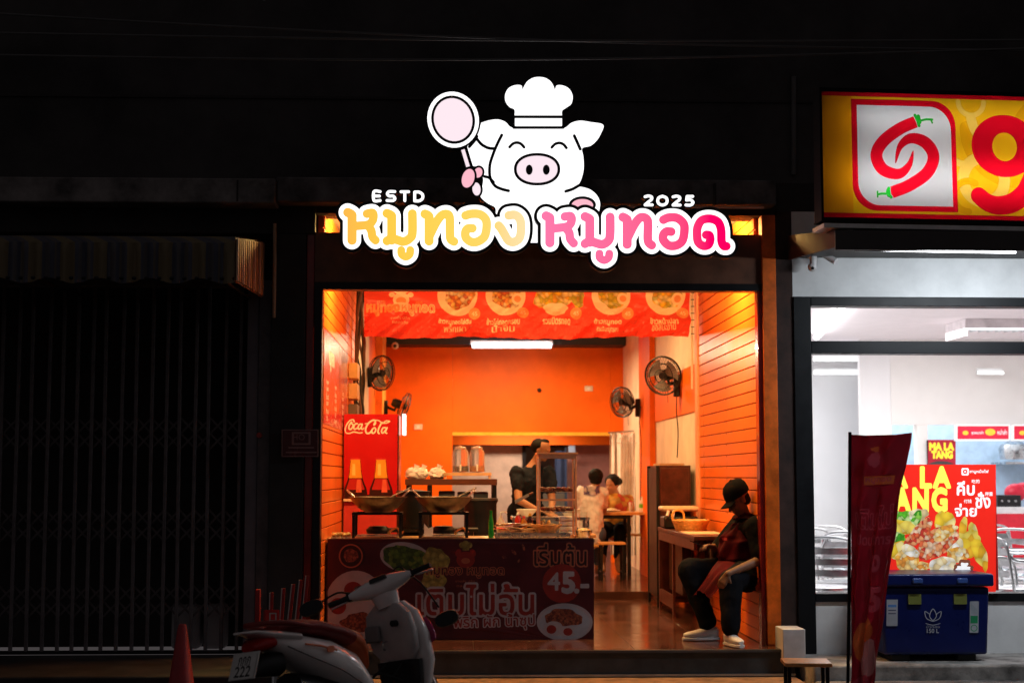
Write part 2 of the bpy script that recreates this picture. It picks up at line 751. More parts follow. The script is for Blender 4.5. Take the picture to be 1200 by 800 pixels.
def sheet(name, base, layers, fn, parent=None, tess=None, label=None, basemat=None):
    """flat print: base outline loops, layers [(loops, material)], fn(u,v)->world; one plane, no stacking"""
    vs, es = [], []
    lay = [(base, basemat)] + layers
    for loops, _ in lay:
        for l in loops:
            k = len(vs)
            vs += [Vector((p[0], p[1])) for p in l]
            es += [(k + i, k + (i + 1) % len(l)) for i in range(len(l))]
    if tess:
        (u0, u1, nu), (v0, v1, nv) = tess
        for i in range(nu + 1):
            k = len(vs)
            u = u0 + (u1 - u0) * i / nu
            for j in range(nv + 1):
                vs.append(Vector((u + 1e-5 * math.sin(j * 3 + i), v0 + (v1 - v0) * j / nv + 1e-5 * math.cos(i * 5 + j))))
    r = delaunay_2d_cdt(vs, es, [], 0, 1e-6)
    V, Fc = r[0], r[2]
    P = np.array([[sum(V[i].x for i in f) / len(f), sum(V[i].y for i in f) / len(f)] for f in Fc])
    idx = np.full(len(P), -1)
    mats = []
    for loops, m in lay:
        if m not in mats: mats.append(m)
        q = inside(P, loops)
        if loops is base:
            bm_ = q
            idx[q] = mats.index(m)
        else:
            idx[q & bm_] = mats.index(m)
    sel = [i for i in range(len(Fc)) if idx[i] >= 0]
    off = wloc(parent) if parent else Vector((0, 0, 0))
    used = sorted({i for k in sel for i in Fc[k]})
    mp = {a: b for b, a in enumerate(used)}
    me = bpy.data.meshes.new(name)
    me.from_pydata([tuple(Vector(fn(V[i].x, V[i].y)) - off) for i in used], [], [tuple(mp[i] for i in Fc[k]) for k in sel])
    for m in mats: me.materials.append(m)
    me.polygons.foreach_set('material_index', [int(idx[k]) for k in sel])
    me.update()
    o = bpy.data.objects.new(name, me)
    COL.objects.link(o)
    if parent: o.parent = parent
    if label: o['label'] = label
    return o


def slab(name, loops, fn, depth, m, parent, edge=None, bevel=0, label=None):
    """loops filled flat at fn(u,v) with real thickness `depth` (towards +Y)"""
    vs, es = [], []
    for l in loops:
        k = len(vs)
        vs += [Vector((p[0], p[1])) for p in l]
        es += [(k + i, k + (i + 1) % len(l)) for i in range(len(l))]
    r = delaunay_2d_cdt(vs, es, [], 0, 1e-6)
    V, Fc = r[0], r[2]
    P = np.array([[sum(V[i].x for i in f) / 3, sum(V[i].y for i in f) / 3] for f in Fc])
    q = inside(P, loops)
    off = wloc(parent)
    n = len(V)
    W = [Vector(fn(v.x, v.y)) - off for v in V]
    verts = [tuple(p) for p in W] + [tuple(p + Vector((0, depth, 0))) for p in W]
    faces, mi = [], []
    cnt = {}
    for k, f in enumerate(Fc):
        if q[k]:
            faces.append(tuple(f))
            mi.append(0)
            for a, b in zip(f, f[1:] + f[:1]):
                cnt[(a, b)] = 1
    for (a, b) in list(cnt):
        if (b, a) not in cnt:
            faces.append((b, a, n + a, n + b))
            mi.append(1)
    nf = [f for k, f in enumerate(Fc) if q[k]]
    for f in nf:
        faces.append(tuple(n + i for i in reversed(f)))
        mi.append(1)
    me = bpy.data.meshes.new(name)
    me.from_pydata(verts, [], faces)
    me.materials.append(m)
    me.materials.append(edge or m)
    me.polygons.foreach_set('material_index', mi)
    me.update()
    o = bpy.data.objects.new(name, me)
    COL.objects.link(o)
    o.parent = parent
    if label: o['label'] = label
    return o


# common materials
M = dict(
    black=mat('black_metal', (.012, .012, .014), .38, .4, var=.3),
    blackp=mat('black_plastic', (.012, .012, .013), .4, var=.3, spec=.4),
    dark=mat('dark_wall', (.035, .03, .03), .85, var=.35, scale=2, bump=.4),
    conc=mat('weathered_concrete', (.17, .155, .15), .9, var=.5, scale=3.5, bump=.6, bscale=25),
    street=mat('asphalt', (.05, .048, .046), .75, var=.4, scale=9, bump=.9, bscale=90),
    siding=mat('orange_siding_paint', (.93, .19, .02), .3, var=.12, scale=1.6, bump=.2, bscale=14, spec=.4, rnd=.12),
    orange=mat('orange_wall_paint', (.90, .15, .004), .5, var=.16, scale=1.1, bump=.35, bscale=14, spec=.25),
    cream=mat('cream_wall_paint', (.80, .66, .53), .6, var=.12, scale=2.5),
    white=mat('white_wall_paint', (.80, .80, .80), .65, var=.10, scale=2.6, bump=.3, bscale=18),
    wood=mat('varnished_wood', (.62, .30, .10), .35, var=.25, scale=12),
    darkwood=mat('dark_red_wood', (.085, .018, .010), .35, var=.3, scale=9),
    steel=mat('stainless_steel', (.55, .55, .56), .28, 1, var=.15, scale=14),
    alu=mat('brushed_aluminium', (.62, .64, .66), .32, 1, var=.12, scale=20),
    cloth_white=mat('white_cloth', (.8, .78, .78), .85),
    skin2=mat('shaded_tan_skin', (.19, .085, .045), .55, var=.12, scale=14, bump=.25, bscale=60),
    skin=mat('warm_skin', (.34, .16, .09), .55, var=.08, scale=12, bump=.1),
    hair=mat('black_hair', (.008, .006, .006), .65, spec=.15, var=.3, scale=60, bump=.8, bscale=120),
    denim=mat('dark_denim', (.007, .008, .011), .9, spec=.1, var=.08, scale=8, bump=.5, bscale=160),
    red=mat('red_print', (.62, .015, .012), .4, var=.06),
    tube=glow('fluorescent_tube', (.93, .96, 1), 9),
    rubber=mat('black_rubber', (.015, .015, .015), .7, var=.2),
)

# ==================================================================== SETTING
STREET = -.38
struct('street', MB().box(-60, 60, -60, -.0, STREET - .3, STREET), M['street'], smooth=False)
# left pavement, right pavement
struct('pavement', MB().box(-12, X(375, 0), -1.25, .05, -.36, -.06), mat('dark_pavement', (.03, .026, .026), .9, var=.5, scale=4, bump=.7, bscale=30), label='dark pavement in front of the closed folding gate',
       bevel=.015)
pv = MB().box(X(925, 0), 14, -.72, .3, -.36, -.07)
struct('pavement', pv, mat('pavement_cement', (.33, .31, .29), .85, var=.45, scale=5, bump=.8, bscale=30),
       label='cement pavement along the bright neighbouring shop', bevel=.02)
struct('pavement', MB().box(X(925, 0), 14, -1.5, -.724, -.372, -.18), M['conc'], label='rough lower pavement strip beside the street', bevel=.02)
# shop floor with step
FLX0, FLX1 = X(372, 0), X(918, 0)
fl = thing('shop_floor', 'glossy reddish brown tiled floor of the orange shop', 'floor', (0, 0, 0))
fl['kind'] = 'structure'
tile_m = mat('glossy_brown_tile', (.085, .03, .02), .16, var=.3, scale=3, bump=.12, bscale=9, spec=.7)
for iy in range(9):
    for ix in range(6):
        x0, x1 = FLX0 + (FLX1 - FLX0) * ix / 6, FLX0 + (FLX1 - FLX0) * (ix + 1) / 6
        y0 = -.28 + iy * .6
        if y0 > 4.3: continue
        part('tile', MB().box(x0 + .0015, x1 - .0015, y0 + .0015, min(y0 + .5985, 4.5), -.03, 0), tile_m, fl, bevel=.0015)
part('floor_bed', MB().box(FLX0, FLX1, -.275, 4.52, -.36, -.004), mat('dark_grout', (.05, .03, .025), .8), fl)
part('floor_tread', MB().box(FLX0, FLX1 - .02, 4.5, 14, -.35, .08), tile_m, fl, label='raised rear floor beyond a low step', bevel=.006)
stp = thing('door_step', 'dark stone step with metal edging at the orange shop entrance', 'step', (.6, -.3, -.2))
stp['kind'] = 'structure'
part('riser', MB().box(FLX0, FLX1, -.30, -.281, -.178, -.001), mat('dark_stone', (.035, .042, .045), .5, var=.35, scale=5), stp)
part('nosing', MB().box(FLX0, FLX1, -.318, -.302, -.02, -.003), mat('worn_edge', (.08, .08, .08), .4), stp)
part('metal_edging', MB().box(FLX0, FLX1, -.33, -.302, -.195, -.179), mat('dull_aluminium', (.45, .5, .52), .35, .9), stp)
part('tread', MB().box(FLX0, FLX1, -.86, -.331, -.36, -.20), mat('terracotta_cement', (.30, .16, .08), .7, var=.35, scale=6, bump=.5), stp,
     bevel=.01)

# ---------------- front of building, upper storey
up = thing('upper_facade', 'unlit concrete upper storey above the shop signs', 'building', (0, .4, 3.4))
zt = Z(251, 0)
part('wall', MB().box(-12, 14, .06, .3, Z(212, 0), 9), mat('night_plaster', (.05, .045, .045), .9, var=.4, scale=1.2), up)
part('ledge', MB().box(-12, X(318, -.25), -.25, .06, Z(240, -.25), Z(211, -.25)), M['conc'], up, bevel=.012,
     label='pale weathered concrete ledge above the striped awning')
part('ledge', MB().box(X(318, -.2) + .01, X(915, -.2), -.2, .06, Z(238, -.2), Z(209, -.2)),
     mat('dim_concrete', (.11, .1, .1), .9, var=.5, scale=4, bump=.5), up, bevel=.012)
part('beam', MB().box(-12, X(366, 0), .0, .30, Z(275, 0), Z(212, 0) - .003), M['dark'], up)
part('beam', MB().box(X(366, 0) + .003, X(915, 0), .0, .28, zt, Z(212, 0) - .003), M['dark'], up)
part('beam', MB().box(X(915, 0) + .003, 14, .0, .28, Z(246, 0) + .003, Z(212, 0) - .003), M['dark'], up)
for q in (-3.6, -1.7, 0.4, 2.0):
    part('ledge_joint', MB().box(q, q + .014, -.252, -.05, Z(238, -.25), Z(213, -.25)), M['dark'], up)
part('drip_strip', MB().box(X(500, -.21), X(900, -.21), -.212, -.203, Z(242.5, -.21), Z(240.5, -.21)),
     mat('pale_strip', (.55, .38, .28), .5), up)
part('conduit', MB().tube([at(930, 90, .04), at(930, 205, .04)], .02, 8), mat('dim_grey_pipe', (.09, .085, .085), .6), up)
part('wall_joint', MB().box(-12, 14, .045, .058, Z(118, .05), Z(115, .05)), M['dark'], up)
# overhead cables
for i, (ya, yb, sag) in enumerate(((14, 60, 9), (38, 47, 5), (64, 56, 10))):
    pts = []
    for k in range(25):
        t = k / 24
        p = at(-40 + 1280 * t, ya + (yb - ya) * t + sag * math.sin(PI * t), -.9 - .1 * i)
        pts.append(p)
    tag(part('overhead_cable', MB().tube(pts, .008, 6), mat('cable_sheath', (.09, .09, .09), .6)),
        ('topmost thin cable strung across the dark facade', 'middle thin cable strung across the dark facade',
         'lowest thin cable, sagging above the lit pig sign')[i], 'cable', 'cables across the upper facade')

# lintel board (dark brown) and black frame of the opening
lt = thing('lintel', 'dark brown board lintel over the orange shop opening, behind the lit letters', 'lintel', (0, 0, 2.8))
part('board', MB().box(X(366, 0), X(897, 0), .02, .10, Z(331, 0), Z(273, 0)), mat('brown_board', (.16, .06, .03), .5, var=.25), lt)
part('frame_bar', MB().box(X(366, 0), X(897, 0), .0, .12, Z(340, 0), Z(331, 0) - .002), M['black'], lt)
for px in (470, 585, 700, 800):
    p = at(px, 285, -.1)
    part('bracket', MB().box(p.x - .012, p.x + .012, -.30, .02, p.z - .012, p.z + .012), mat('rusty_bracket', (.2, .08, .05), .6), lt)
fr = thing('shop_frame', 'dark red and black door frame posts at the orange shop opening', 'frame', (X(370, 0), 0, 0))
part('post', MB().box(X(366, 0), X(376, 0) - .003, 0, .12, -.01, Z(340, 0)), M['black'], fr, bevel=.004)
part('post', MB().box(X(356, 0), X(366, 0) - .003, .03, .12, -.06, Z(275, 0)), mat('glossy_dark_red', (.30, .02, .015), .22, var=.2, coat=.3), fr,
     bevel=.006, label='glossy dark red jamb strip')
part('post', MB().box(X(890, 0) + .003, X(895.5, 0), 0, .12, -.01, Z(340, 0)), mat('glossy_dark_red'), fr, bevel=.004)
tag(part('wooden_post', MB().box(X(895.5, 0) + .003, X(912, 0), -.03, .1, -.01, Z(251, 0)),
         mat('orange_varnished_wood', (.88, .15, .006), .45, var=.25, scale=7), bevel=.004),
    'orange varnished wooden post at the right side of the shop opening', 'post')
# dark columns
c1 = tag(part('column', MB().box(X(316, 0), X(356, 0) - .004, -.02, .3, -.06, Z(276, 0)), M['dark']),
         'black column between the folding gate and the orange shop', 'column')
c2 = tag(part('column', MB().box(X(912, 0) + .004, X(932, 0), .0, .3, -.06, Z(246, 0)), mat('dark_brown_brick', (.05, .025, .02), .8, var=.4)),
         'dark brown column between the orange post and the bright shop', 'column')

# ---------------- the orange shop room
XL, XR = X(376, 0) - .005, X(890, 0) + .01
BY = 10.0


def siding(name, label, x, sgn, y0, y1):
    t = thing(name, label, 'wall', (x, y0, 0))
    part('backing', MB().box(x + sgn * .012, x + sgn * .05, y0, y1, 0, 3.47), mat('dark_orange_joint', (.35, .06, .01), .7), t)
    n = 35
    h = 3.47 / n
    base = None
    for i in range(n):
        if base is None:
            base = part('board', MB().box(x - sgn * .004, x + sgn * .011, y0, y1, .004, h - .005), M['siding'], t, bevel=.002)
        else:
            c = base.copy()
            COL.objects.link(c)
            c.location.z = i * h
    return t


siding('siding_wall', 'orange horizontal board wall on the left, with the menu poster', XL, -1, .13, 4.1)
siding('siding_wall', 'orange horizontal board wall on the right, behind the seated man', XR, 1, .13, 3.0)
rm = thing('shop_room', 'orange painted interior shell of the pork shop', 'room', (.6, 5, 0))
part('corner_trim', MB().box(XR - .02, XR + .03, 3.003, 3.16, 0, 3.4), mat('pinkish_trim', (.9, .38, .2), .5), rm)
part('corner_trim', MB().box(XL - .03, XL + .02, 4.104, 4.2, 0, 3.4), M['cream'], rm)
part('ceiling', MB().box(XL - .4, XR + .4, .13, BY, 3.48, 3.56), mat('warm_ceiling', (.75, .6, .45), .8), rm)
part('side_wall', MB().box(XR + .012, XR + .1, 3.16, BY, 0, 3.475), M['cream'], rm)
part('wall_band', MB().box(XR - .004, XR + .01, 3.2, 6.4, 1.95, 2.42), M['orange'], rm)
part('wall_band', MB().box(XR - .004, XR + .01, 3.2, 6.4, 0, 1.0), M['orange'], rm)
part('pillar', MB().box(XR - .06, XR + .009, 6.42, 7.5, 0, 3.475), M['orange'], rm)
part('side_wall', MB().box(XL - .1, XL - .012, 4.2, BY, 0, 3.475), M['orange'], rm)
part('pillar', MB().box(XL - .01, XL + .08, 8.2, 9.2, 0, 3.475), mat('amber_paint', (.9, .35, .06), .5), rm)
part('wall_panel', MB().box(XL - .01, XL + .004, 4.4, 6.4, 0, 3.475), M['cream'], rm)
OX0, OX1, OZ = X(530, BY), X(716, BY), Z(506, BY)
part('back_wall', MB().box(XL - .1, OX0, BY, BY + .15, 0, 3.475), M['orange'], rm)
part('back_wall', MB().box(OX0 + .002, OX1, BY, BY + .15, OZ, 3.475), M['orange'], rm)
part('back_wall', MB().box(OX1 + .002, XR + .2, BY, BY + .15, 0, 3.475), M['orange'], rm)
part('opening_edge', MB().box(OX0, OX1, BY - .012, BY + .16, OZ - .05, OZ - .003), mat('lit_edge_yellow', (.95, .5, .05), .3), rm)  # lit edge of the opening, its brightness put into the colour
part('beam', MB().box(XL - .1, XR + .0, BY - .45, BY - .003, Z(404, BY - .45), Z(392, BY - .45)), mat('blue_spill_beam', (.02, .022, .035), .5), rm)  # tube's blue spill tinted into the dark beam's colour
# kitchen behind
kt = thing('kitchen_room', 'beige kitchen seen through the wide opening in the orange rear wall', 'room', (1, 12, 0))
KY = 13.2
part('wall', MB().box(OX0 - 1.2, X(612, KY), KY, KY + .1, 0, 2.6), mat('beige_panel', (.55, .42, .33), .7, var=.12), kt)
part('wall', MB().box(X(665, KY), OX1 + 1.4, KY, KY + .1, 0, 2.6), mat('mauve_wall', (.42, .2, .17), .7), kt)
part('wall', MB().box(X(612, KY) + .003, X(665, KY) - .003, KY + .6, KY + .7, 0, 2.6), mat('dim_beige', (.28, .24, .18), .7), kt)
part('wall_top', MB().box(OX0 - 1.2, OX1 + 1.4, KY - .35, KY - .003, Z(521, KY - .35), 2.6), M['orange'], kt)
part('wall', MB().box(OX1 + 1.3, OX1 + 1.4, BY + .16, KY, 0, 2.6), M['cream'], kt)
part('wall', MB().box(OX0 - 1.2, OX0 - 1.1, BY + .16, KY, 0, 2.6), M['cream'], kt)
part('ceiling', MB().box(OX0 - 1.2, OX1 + 1.4, BY + .155, KY, 2.603, 2.7), M['cream'], kt)
part('door_frame', MB().box(X(612, KY) - .0, X(616, KY), KY - .05, KY + .05, .08, Z(519, KY)), M['black'], kt)
part('door_frame', MB().box(X(616, KY), X(665, KY), KY - .05, KY + .05, Z(524, KY), Z(519, KY)), M['black'], kt)
hg = thing('hanging_clothes', 'dark blue garment hanging in the kitchen doorway', 'clothes', (X(660, KY), KY, 1.2))
part('garment', MB().grid(lambda a, b: (X(650, KY - .3) + (X(664, KY - .3) - X(650, KY - .3)) * a, KY - .3 + .02 * math.sin(a * 9),
                                        Z(528, KY - .3) + (Z(575, KY - .3) - Z(528, KY - .3)) * b), 10, 6),
     mat('navy_cloth', (.03, .05, .12), .9), hg)
part('label_patch', MB().box(X(666, KY - .3), X(674, KY - .3), KY - .32, KY - .3, Z(530, KY - .3), Z(514, KY - .3)),
     mat('pale_blue_plastic', (.4, .55, .8), .4), hg)

# ==================================================================== HELPERS FOR SIGNS
def px_fn(Y):
    return lambda u, v: at(u, v, Y)


# ==================================================================== PIG SIGN
SY = -.45
pig = thing('pig_sign', 'lit white chef pig sign holding a round pan, wearing a chef hat', 'sign', at(600, 284, SY))
wglow = glow('white_sign_face', (1, .985, .99), 1.55)
pglow = glow('pale_pink_face', (1, .83, .90), 1.0)
pkglow = glow('pink_face', (1, .50, .60), 1.0)
edge = mat('sign_edge', (.02, .02, .024), .4, var=.1)
ink = mat('black_acrylic', (.008, .008, .012), .3, var=.1)


def c2(pts): return [(480 + u / 5, 80 + v / 5) for u, v in pts]


body = catmull(c2([(420, 320), (470, 305), (520, 301), (562, 316), (592, 345), (640, 353), (760, 354), (880, 353), (915, 347), (950, 320), (1000, 308),
                   (1060, 316), (1134, 332), (1120, 385), (1095, 425), (1060, 455), (1012, 470), (1018, 520), (1020, 590), (1006, 650),
                   (986, 692), (1010, 696), (1060, 712), (1100, 748), (1116, 790), (1112, 830), (1108, 850)])) + \
       [(700, 252), (645, 272), (631, 284.5), (582, 284)] + catmull(
    c2([(505, 850), (500, 815), (455, 790), (415, 750), (425, 700), (430, 640), (400, 580), (365, 565), (335, 470), (395, 400)]))
pan = ell(480 + 255 / 5, 80 + 302 / 5, 30, 33, -.28)
panb = ell(531, 140.4, 32.2, 35.2, -.28)
hat = [catmull(c2([(615, 277), (614, 243), (585, 228), (562, 195), (560, 155), (580, 118), (618, 100), (655, 102), (661, 124), (672, 105), (690, 78),
                   (722, 58), (757, 52), (795, 58), (826, 78), (843, 105), (852, 126), (862, 102), (898, 102), (935, 122), (955, 162),
                   (948, 208), (915, 234), (894, 250), (893, 277)]), closed=False, n=4)]
band = rrect(480 + 617 / 5, 480 + 893 / 5, 80 + 292 / 5, 80 + 340 / 5, (1, 1, 1, 1))


def circ_strokes(loops, r): return [([tuple(p) for p in l] + [tuple(l[0])], r) for l in loops]


def thick_loops(loops, g, h=.5):
    """outline grown by g"""
    P = np.array([p for l in loops for p in l])
    x0, y0 = P.min(0) - g - 1
    x1, y1 = P.max(0) + g + 1
    nx, ny = int((x1 - x0) / h) + 2, int((y1 - y0) / h) + 2
    gx, gy = np.meshgrid(x0 + np.arange(nx) * h, y0 + np.arange(ny) * h)
    Q = np.stack([gx.ravel(), gy.ravel()], 1)
    sg = np.array([(a[0], a[1], b[0], b[1]) for l in loops for a, b in zip(l, l[1:] + l[:1])])
    D = seg_dist(Q, sg)
    ins = np.zeros(len(Q), bool)
    for l in loops: ins |= inside(Q, [l])
    F = np.where(ins, -D, D).reshape(ny, nx)
    return trace(F - g, x0, y0, h, .04)


slab('backing', thick_loops([body, pan[0], hat[0], band[0]], 2.2), px_fn(SY + .006), .09, ink, pig, edge)
slab('body_face', [body], px_fn(SY), .005, wglow, pig, edge)
slab('hat_face', hat, px_fn(SY - .001), .006, wglow, pig, edge)
slab('hat_band', band, px_fn(SY - .001), .006, wglow, pig, edge)
slab('pan_rim_line', panb, px_fn(SY - .006), .004, ink, pig, edge)  # black drawn outline separating the pan rim from the body
slab('pan_rim', pan, px_fn(SY - .012), .005, wglow, pig, edge)
slab('pan_ring', ell(531, 140.4, 25.6, 28.6, -.28), px_fn(SY - .017), .004, ink, pig, edge)
slab('pan_face', ell(531, 140.4, 22.4, 25.4, -.28), px_fn(SY - .022), .004, pglow, pig, edge)
for nm, pts, wd in (('face_line', [(540, 392), (512, 448), (487, 510), (470, 570), (472, 640), (500, 688), (540, 708), (580, 718)], 6),
                    ('ear_line', [(390, 408), (420, 445), (460, 467), (497, 471)], 6),
                    ('arm_line', [(438, 634), (468, 643), (492, 668)], 5.5), ('ear_line', [(965, 396), (985, 440), (1000, 474)], 6),
                    ('chin_line', [(915, 721), (955, 708), (990, 688)], 6),
                    ('eye_line', [(586, 462), (605, 443), (628, 436), (652, 443), (671, 463)], 5.5),
                    ('eye_line', [(833, 464), (852, 445), (877, 438), (901, 446), (919, 467)], 5.5),
                    ('hat_line', [(616, 285), (893, 286)], 5), ('hat_line', [(610, 348), (900, 348)], 5),
                    ('handle_line', [(328, 462), (345, 520), (362, 575)], 7), ('ring_arm_line', [(395, 400), (380, 425), (350, 460)], 6)):
    slab(nm.replace('ring_arm', 'arm'), stroke_loops([(c2(pts), wd / 5 + .55)]), px_fn(SY - .007), .005, ink, pig, edge)
slab('snout_line', ell(480 + 747 / 5, 80 + 592 / 5, 27.3, 19.1, 0, 44, p=2.15), px_fn(SY - .006), .004, ink, pig, edge)
slab('snout_face', ell(480 + 747 / 5, 80 + 592 / 5, 23.9, 15.8, 0, 44, p=2.15), px_fn(SY - .011), .004, pglow, pig, edge)
for u in (701, 801):
    slab('nostril', ell(480 + u / 5, 80 + 595 / 5, 4, 5.9), px_fn(SY - .016), .004, ink, pig, edge)
slab('handle_face', [c2([(302, 480), (322, 474), (353, 574), (332, 580)])], px_fn(SY - .008), .004, pglow, pig, edge)
for nm, (u, v, rx, ry, ro), mm, k in (('trotter_face', (402, 612, 24, 30, .3), pkglow, 0), ('trotter_face', (392, 708, 24, 38, -.1), pglow, 1),
                                      ('trotter_face', (343, 645, 36, 56, .28), pkglow, 2)):
    p = ell(480 + u / 5, 80 + v / 5, rx / 5 + 2.6, ry / 5 + 2.6, ro)
    slab('trotter_line', p, px_fn(SY - .012 - .012 * k), .004, ink, pig, edge)
    slab(nm, ell(480 + u / 5, 80 + v / 5, rx / 5, ry / 5, ro), px_fn(SY - .018 - .012 * k), .004, mm, pig, edge)
slab('trotter_line', ell(682.5, 240, 16, 10), px_fn(SY - .012), .004, ink, pig, edge)
slab('trotter_face', ell(682.5, 240.5, 12.6, 7.3), px_fn(SY - .018), .004, pkglow, pig, edge)

# letter words
LY = SY - .06
yel = [
    [([(407.5, 249), (412, 251.5), (412.5, 256), (412.5, 281.5)], 4.9), ([(430, 250.5), (436.5, 249.5), (437.7, 254), (436, 259.5), (430.5, 263.5), (413, 265)], 4.5),
     ([(431, 264), (435, 270), (436.5, 277.5), (440, 281.5)], 4.5)],
    [([(453.5, 250), (458.5, 252.5), (459, 257), (459, 281.5)], 4.8),
     ([(453.5, 282.3), (459, 279.5), (465, 281), (473, 283), (480, 279.5), (483.2, 273), (483.2, 250.5)], 4.7)],
    [([(470.2, 293), (470.8, 298), (475.5, 300.8), (480, 298), (480.8, 293)], 4.1)],
    [([(498, 250.8), (502.3, 253), (502.8, 258), (502.8, 282.5)], 4.8),
     ([(504, 275), (511, 261), (517.5, 252.5), (524, 251), (527, 255.5), (527.3, 272), (528, 280), (532, 283)], 4.6)],
    [([(545.6, 252.5), (552.5, 250.6), (562.5, 251.3), (569.4, 257.5), (570.2, 267.5), (567.5, 277.5), (560, 283), (552.5, 283.5), (546.3, 279),
       (545.3, 272.5), (548, 268), (553.5, 267.5)], 4.6)],
    [([(596.3, 252.5), (603.8, 252), (609.5, 257.5), (610.6, 268.8), (608.8, 278.8), (602.5, 283.5), (596, 282), (591.5, 275), (587.5, 268),
       (584.5, 264.5)], 4.6)]]
pnk = [
    [([(640, 253), (643.8, 255), (644.4, 258.8), (644.4, 284.4)], 4.9), ([(661.9, 253.8), (668.5, 253.3), (670, 257.5), (668, 263), (662.5, 266), (645, 268)], 4.5),
     ([(662.5, 266.5), (667, 272.5), (668.3, 280), (672.3, 285)], 4.5)],
    [([(685.6, 253.8), (690.6, 256.3), (691.2, 260), (691.2, 284)], 4.8),
     ([(685.6, 285.6), (691.2, 282.5), (697.5, 284.4), (706.3, 286.3), (713.5, 281.3), (715, 272.5), (715, 254.4)], 4.7)],
    [([(702.5, 297.2), (703, 302), (708, 304.8), (713, 302), (714, 297.2)], 4.1)],
    [([(730, 254.4), (734.4, 256.9), (735, 260.6), (735, 286.3)], 4.8),
     ([(736, 278), (743, 264), (749, 256), (754, 254.6), (758.5, 257.5), (759.4, 264), (759.4, 282), (763.8, 287.3)], 4.6)],
    [([(777.5, 257.5), (783.8, 255), (793.8, 255.6), (801.3, 262.5), (801.9, 272.5), (799.4, 282.5), (792.5, 287.5), (783.8, 287.5), (777.5, 281.3),
       (777.5, 275), (781.3, 271.3), (786.5, 271.5)], 4.6)],
    [([(827.6, 275.2), (831.5, 276), (832.3, 281.5), (830, 287), (824, 288), (818.5, 284), (816.9, 276.3), (817.5, 266.3), (822.5, 258.1), (832.5, 256.3), (841.3, 260),
       (845, 268.8), (845.6, 282.5), (848, 288), (851.3, 288.5)], 4.5)]]
ymat = glow_ramp('yellow_letter_face', [(0, (1, .50, .075)), (.22, (1, .62, .07)), (.55, (1, .68, .10)), (.78, (1, .70, .14)), (.9, (1, .74, .33)), (1, (1, .80, .42))],
                 X(400, LY), X(618, LY), 1)
kmat = glow_ramp('pink_letter_face', [(0, (1, .20, .42)), (.5, (1, .14, .31)), (.75, (1, .07, .22)), (.9, (1, .0, .13)), (1, (1, 0, .11))], X(632, LY), X(858, LY), 1)
for nm, word, wm, lab in (('word_sign', yel, ymat, 'lit yellow Thai word หมูทอง with white outline, left of the pair'),
                          ('word_sign', pnk, kmat, 'lit pink Thai word หมูทอด with white outline, right of the pair')):
    t = thing(nm, lab, 'sign', at(word[0][0][0][0][0], 290, LY), 'glowing Thai words under the pig')
    allst = [s for l in word for s in l]
    slab('backing', stroke_loops(allst, 9.3, .5), px_fn(LY + .006), .07, ink, t, edge)
    slab('halo_face', stroke_loops(allst, 5.7, .4), px_fn(LY), .005, wglow, t, edge)
    for l in word:
        slab('letter', stroke_loops(l, .55, .3), px_fn(LY - .005), .004, wm, t, edge)
for lab, strokes in (('small lit white ESTD lettering above the yellow Thai word', [
    [([(445.4, 224.6), (438.3, 224.6), (438.3, 235), (445.4, 235)], 0), ([(438.3, 229.8), (444.6, 229.8)], 0)],
    [([(462.6, 224.6), (456.2, 224.6), (453.9, 227.1), (456.2, 229.8), (460.4, 229.8), (462.8, 232.4), (460.8, 235), (453.6, 235)], 0)],
    [([(470, 224.8), (478.8, 224.8)], 0), ([(474.4, 225), (474.4, 235.2)], 0)],
    [([(486, 225.2), (491, 225.2), (494.6, 227.4), (495.6, 230.3), (494.6, 233.3), (491, 235.5), (486, 235.5)], 0), ([(486, 235.5), (486, 225.2)], 0)]]),
                     ('small lit white 2025 lettering above the pink Thai word', [
                         [([(756, 230.6), (760, 229.7), (763.6, 231), (763.4, 233.8), (760, 236.6)], 0), ([(760, 236.6), (756, 240)], 0), ([(756, 240.2), (764.3, 240.2)], 0)],
                         [([(776.3, 230), (780.6, 231.8), (781.8, 235.2), (780.6, 238.6), (776.3, 240.4), (772, 238.6), (770.8, 235.2), (772, 231.8), (776.3, 230)], 0)],
                         [([(788.8, 230.8), (792.8, 229.9), (796.4, 231.2), (796.2, 234), (792.8, 236.8)], 0), ([(792.8, 236.8), (788.8, 240.2)], 0), ([(788.8, 240.4), (797, 240.4)], 0)],
                         [([(811.8, 230.2), (805.2, 230.2)], 0), ([(805.2, 230.2), (804.6, 234.6)], 0), ([(804.6, 234.6), (809.2, 234.3), (812.2, 237.2), (809.5, 240.3), (803.8, 240.3)], 0)]])):
    t = thing('small_sign', lab, 'sign', at(strokes[0][0][0][0][0], 236, LY))
    slab('backing', stroke_loops([(p, 1.7) for l in strokes for p, _ in l], 2.0, .4), px_fn(LY + .006), .04, ink, t, edge)
    for l in strokes:
        slab('character', stroke_loops([(p, 1.65) for p, _ in l], 0, .2), px_fn(LY), .005, wglow, t, edge)

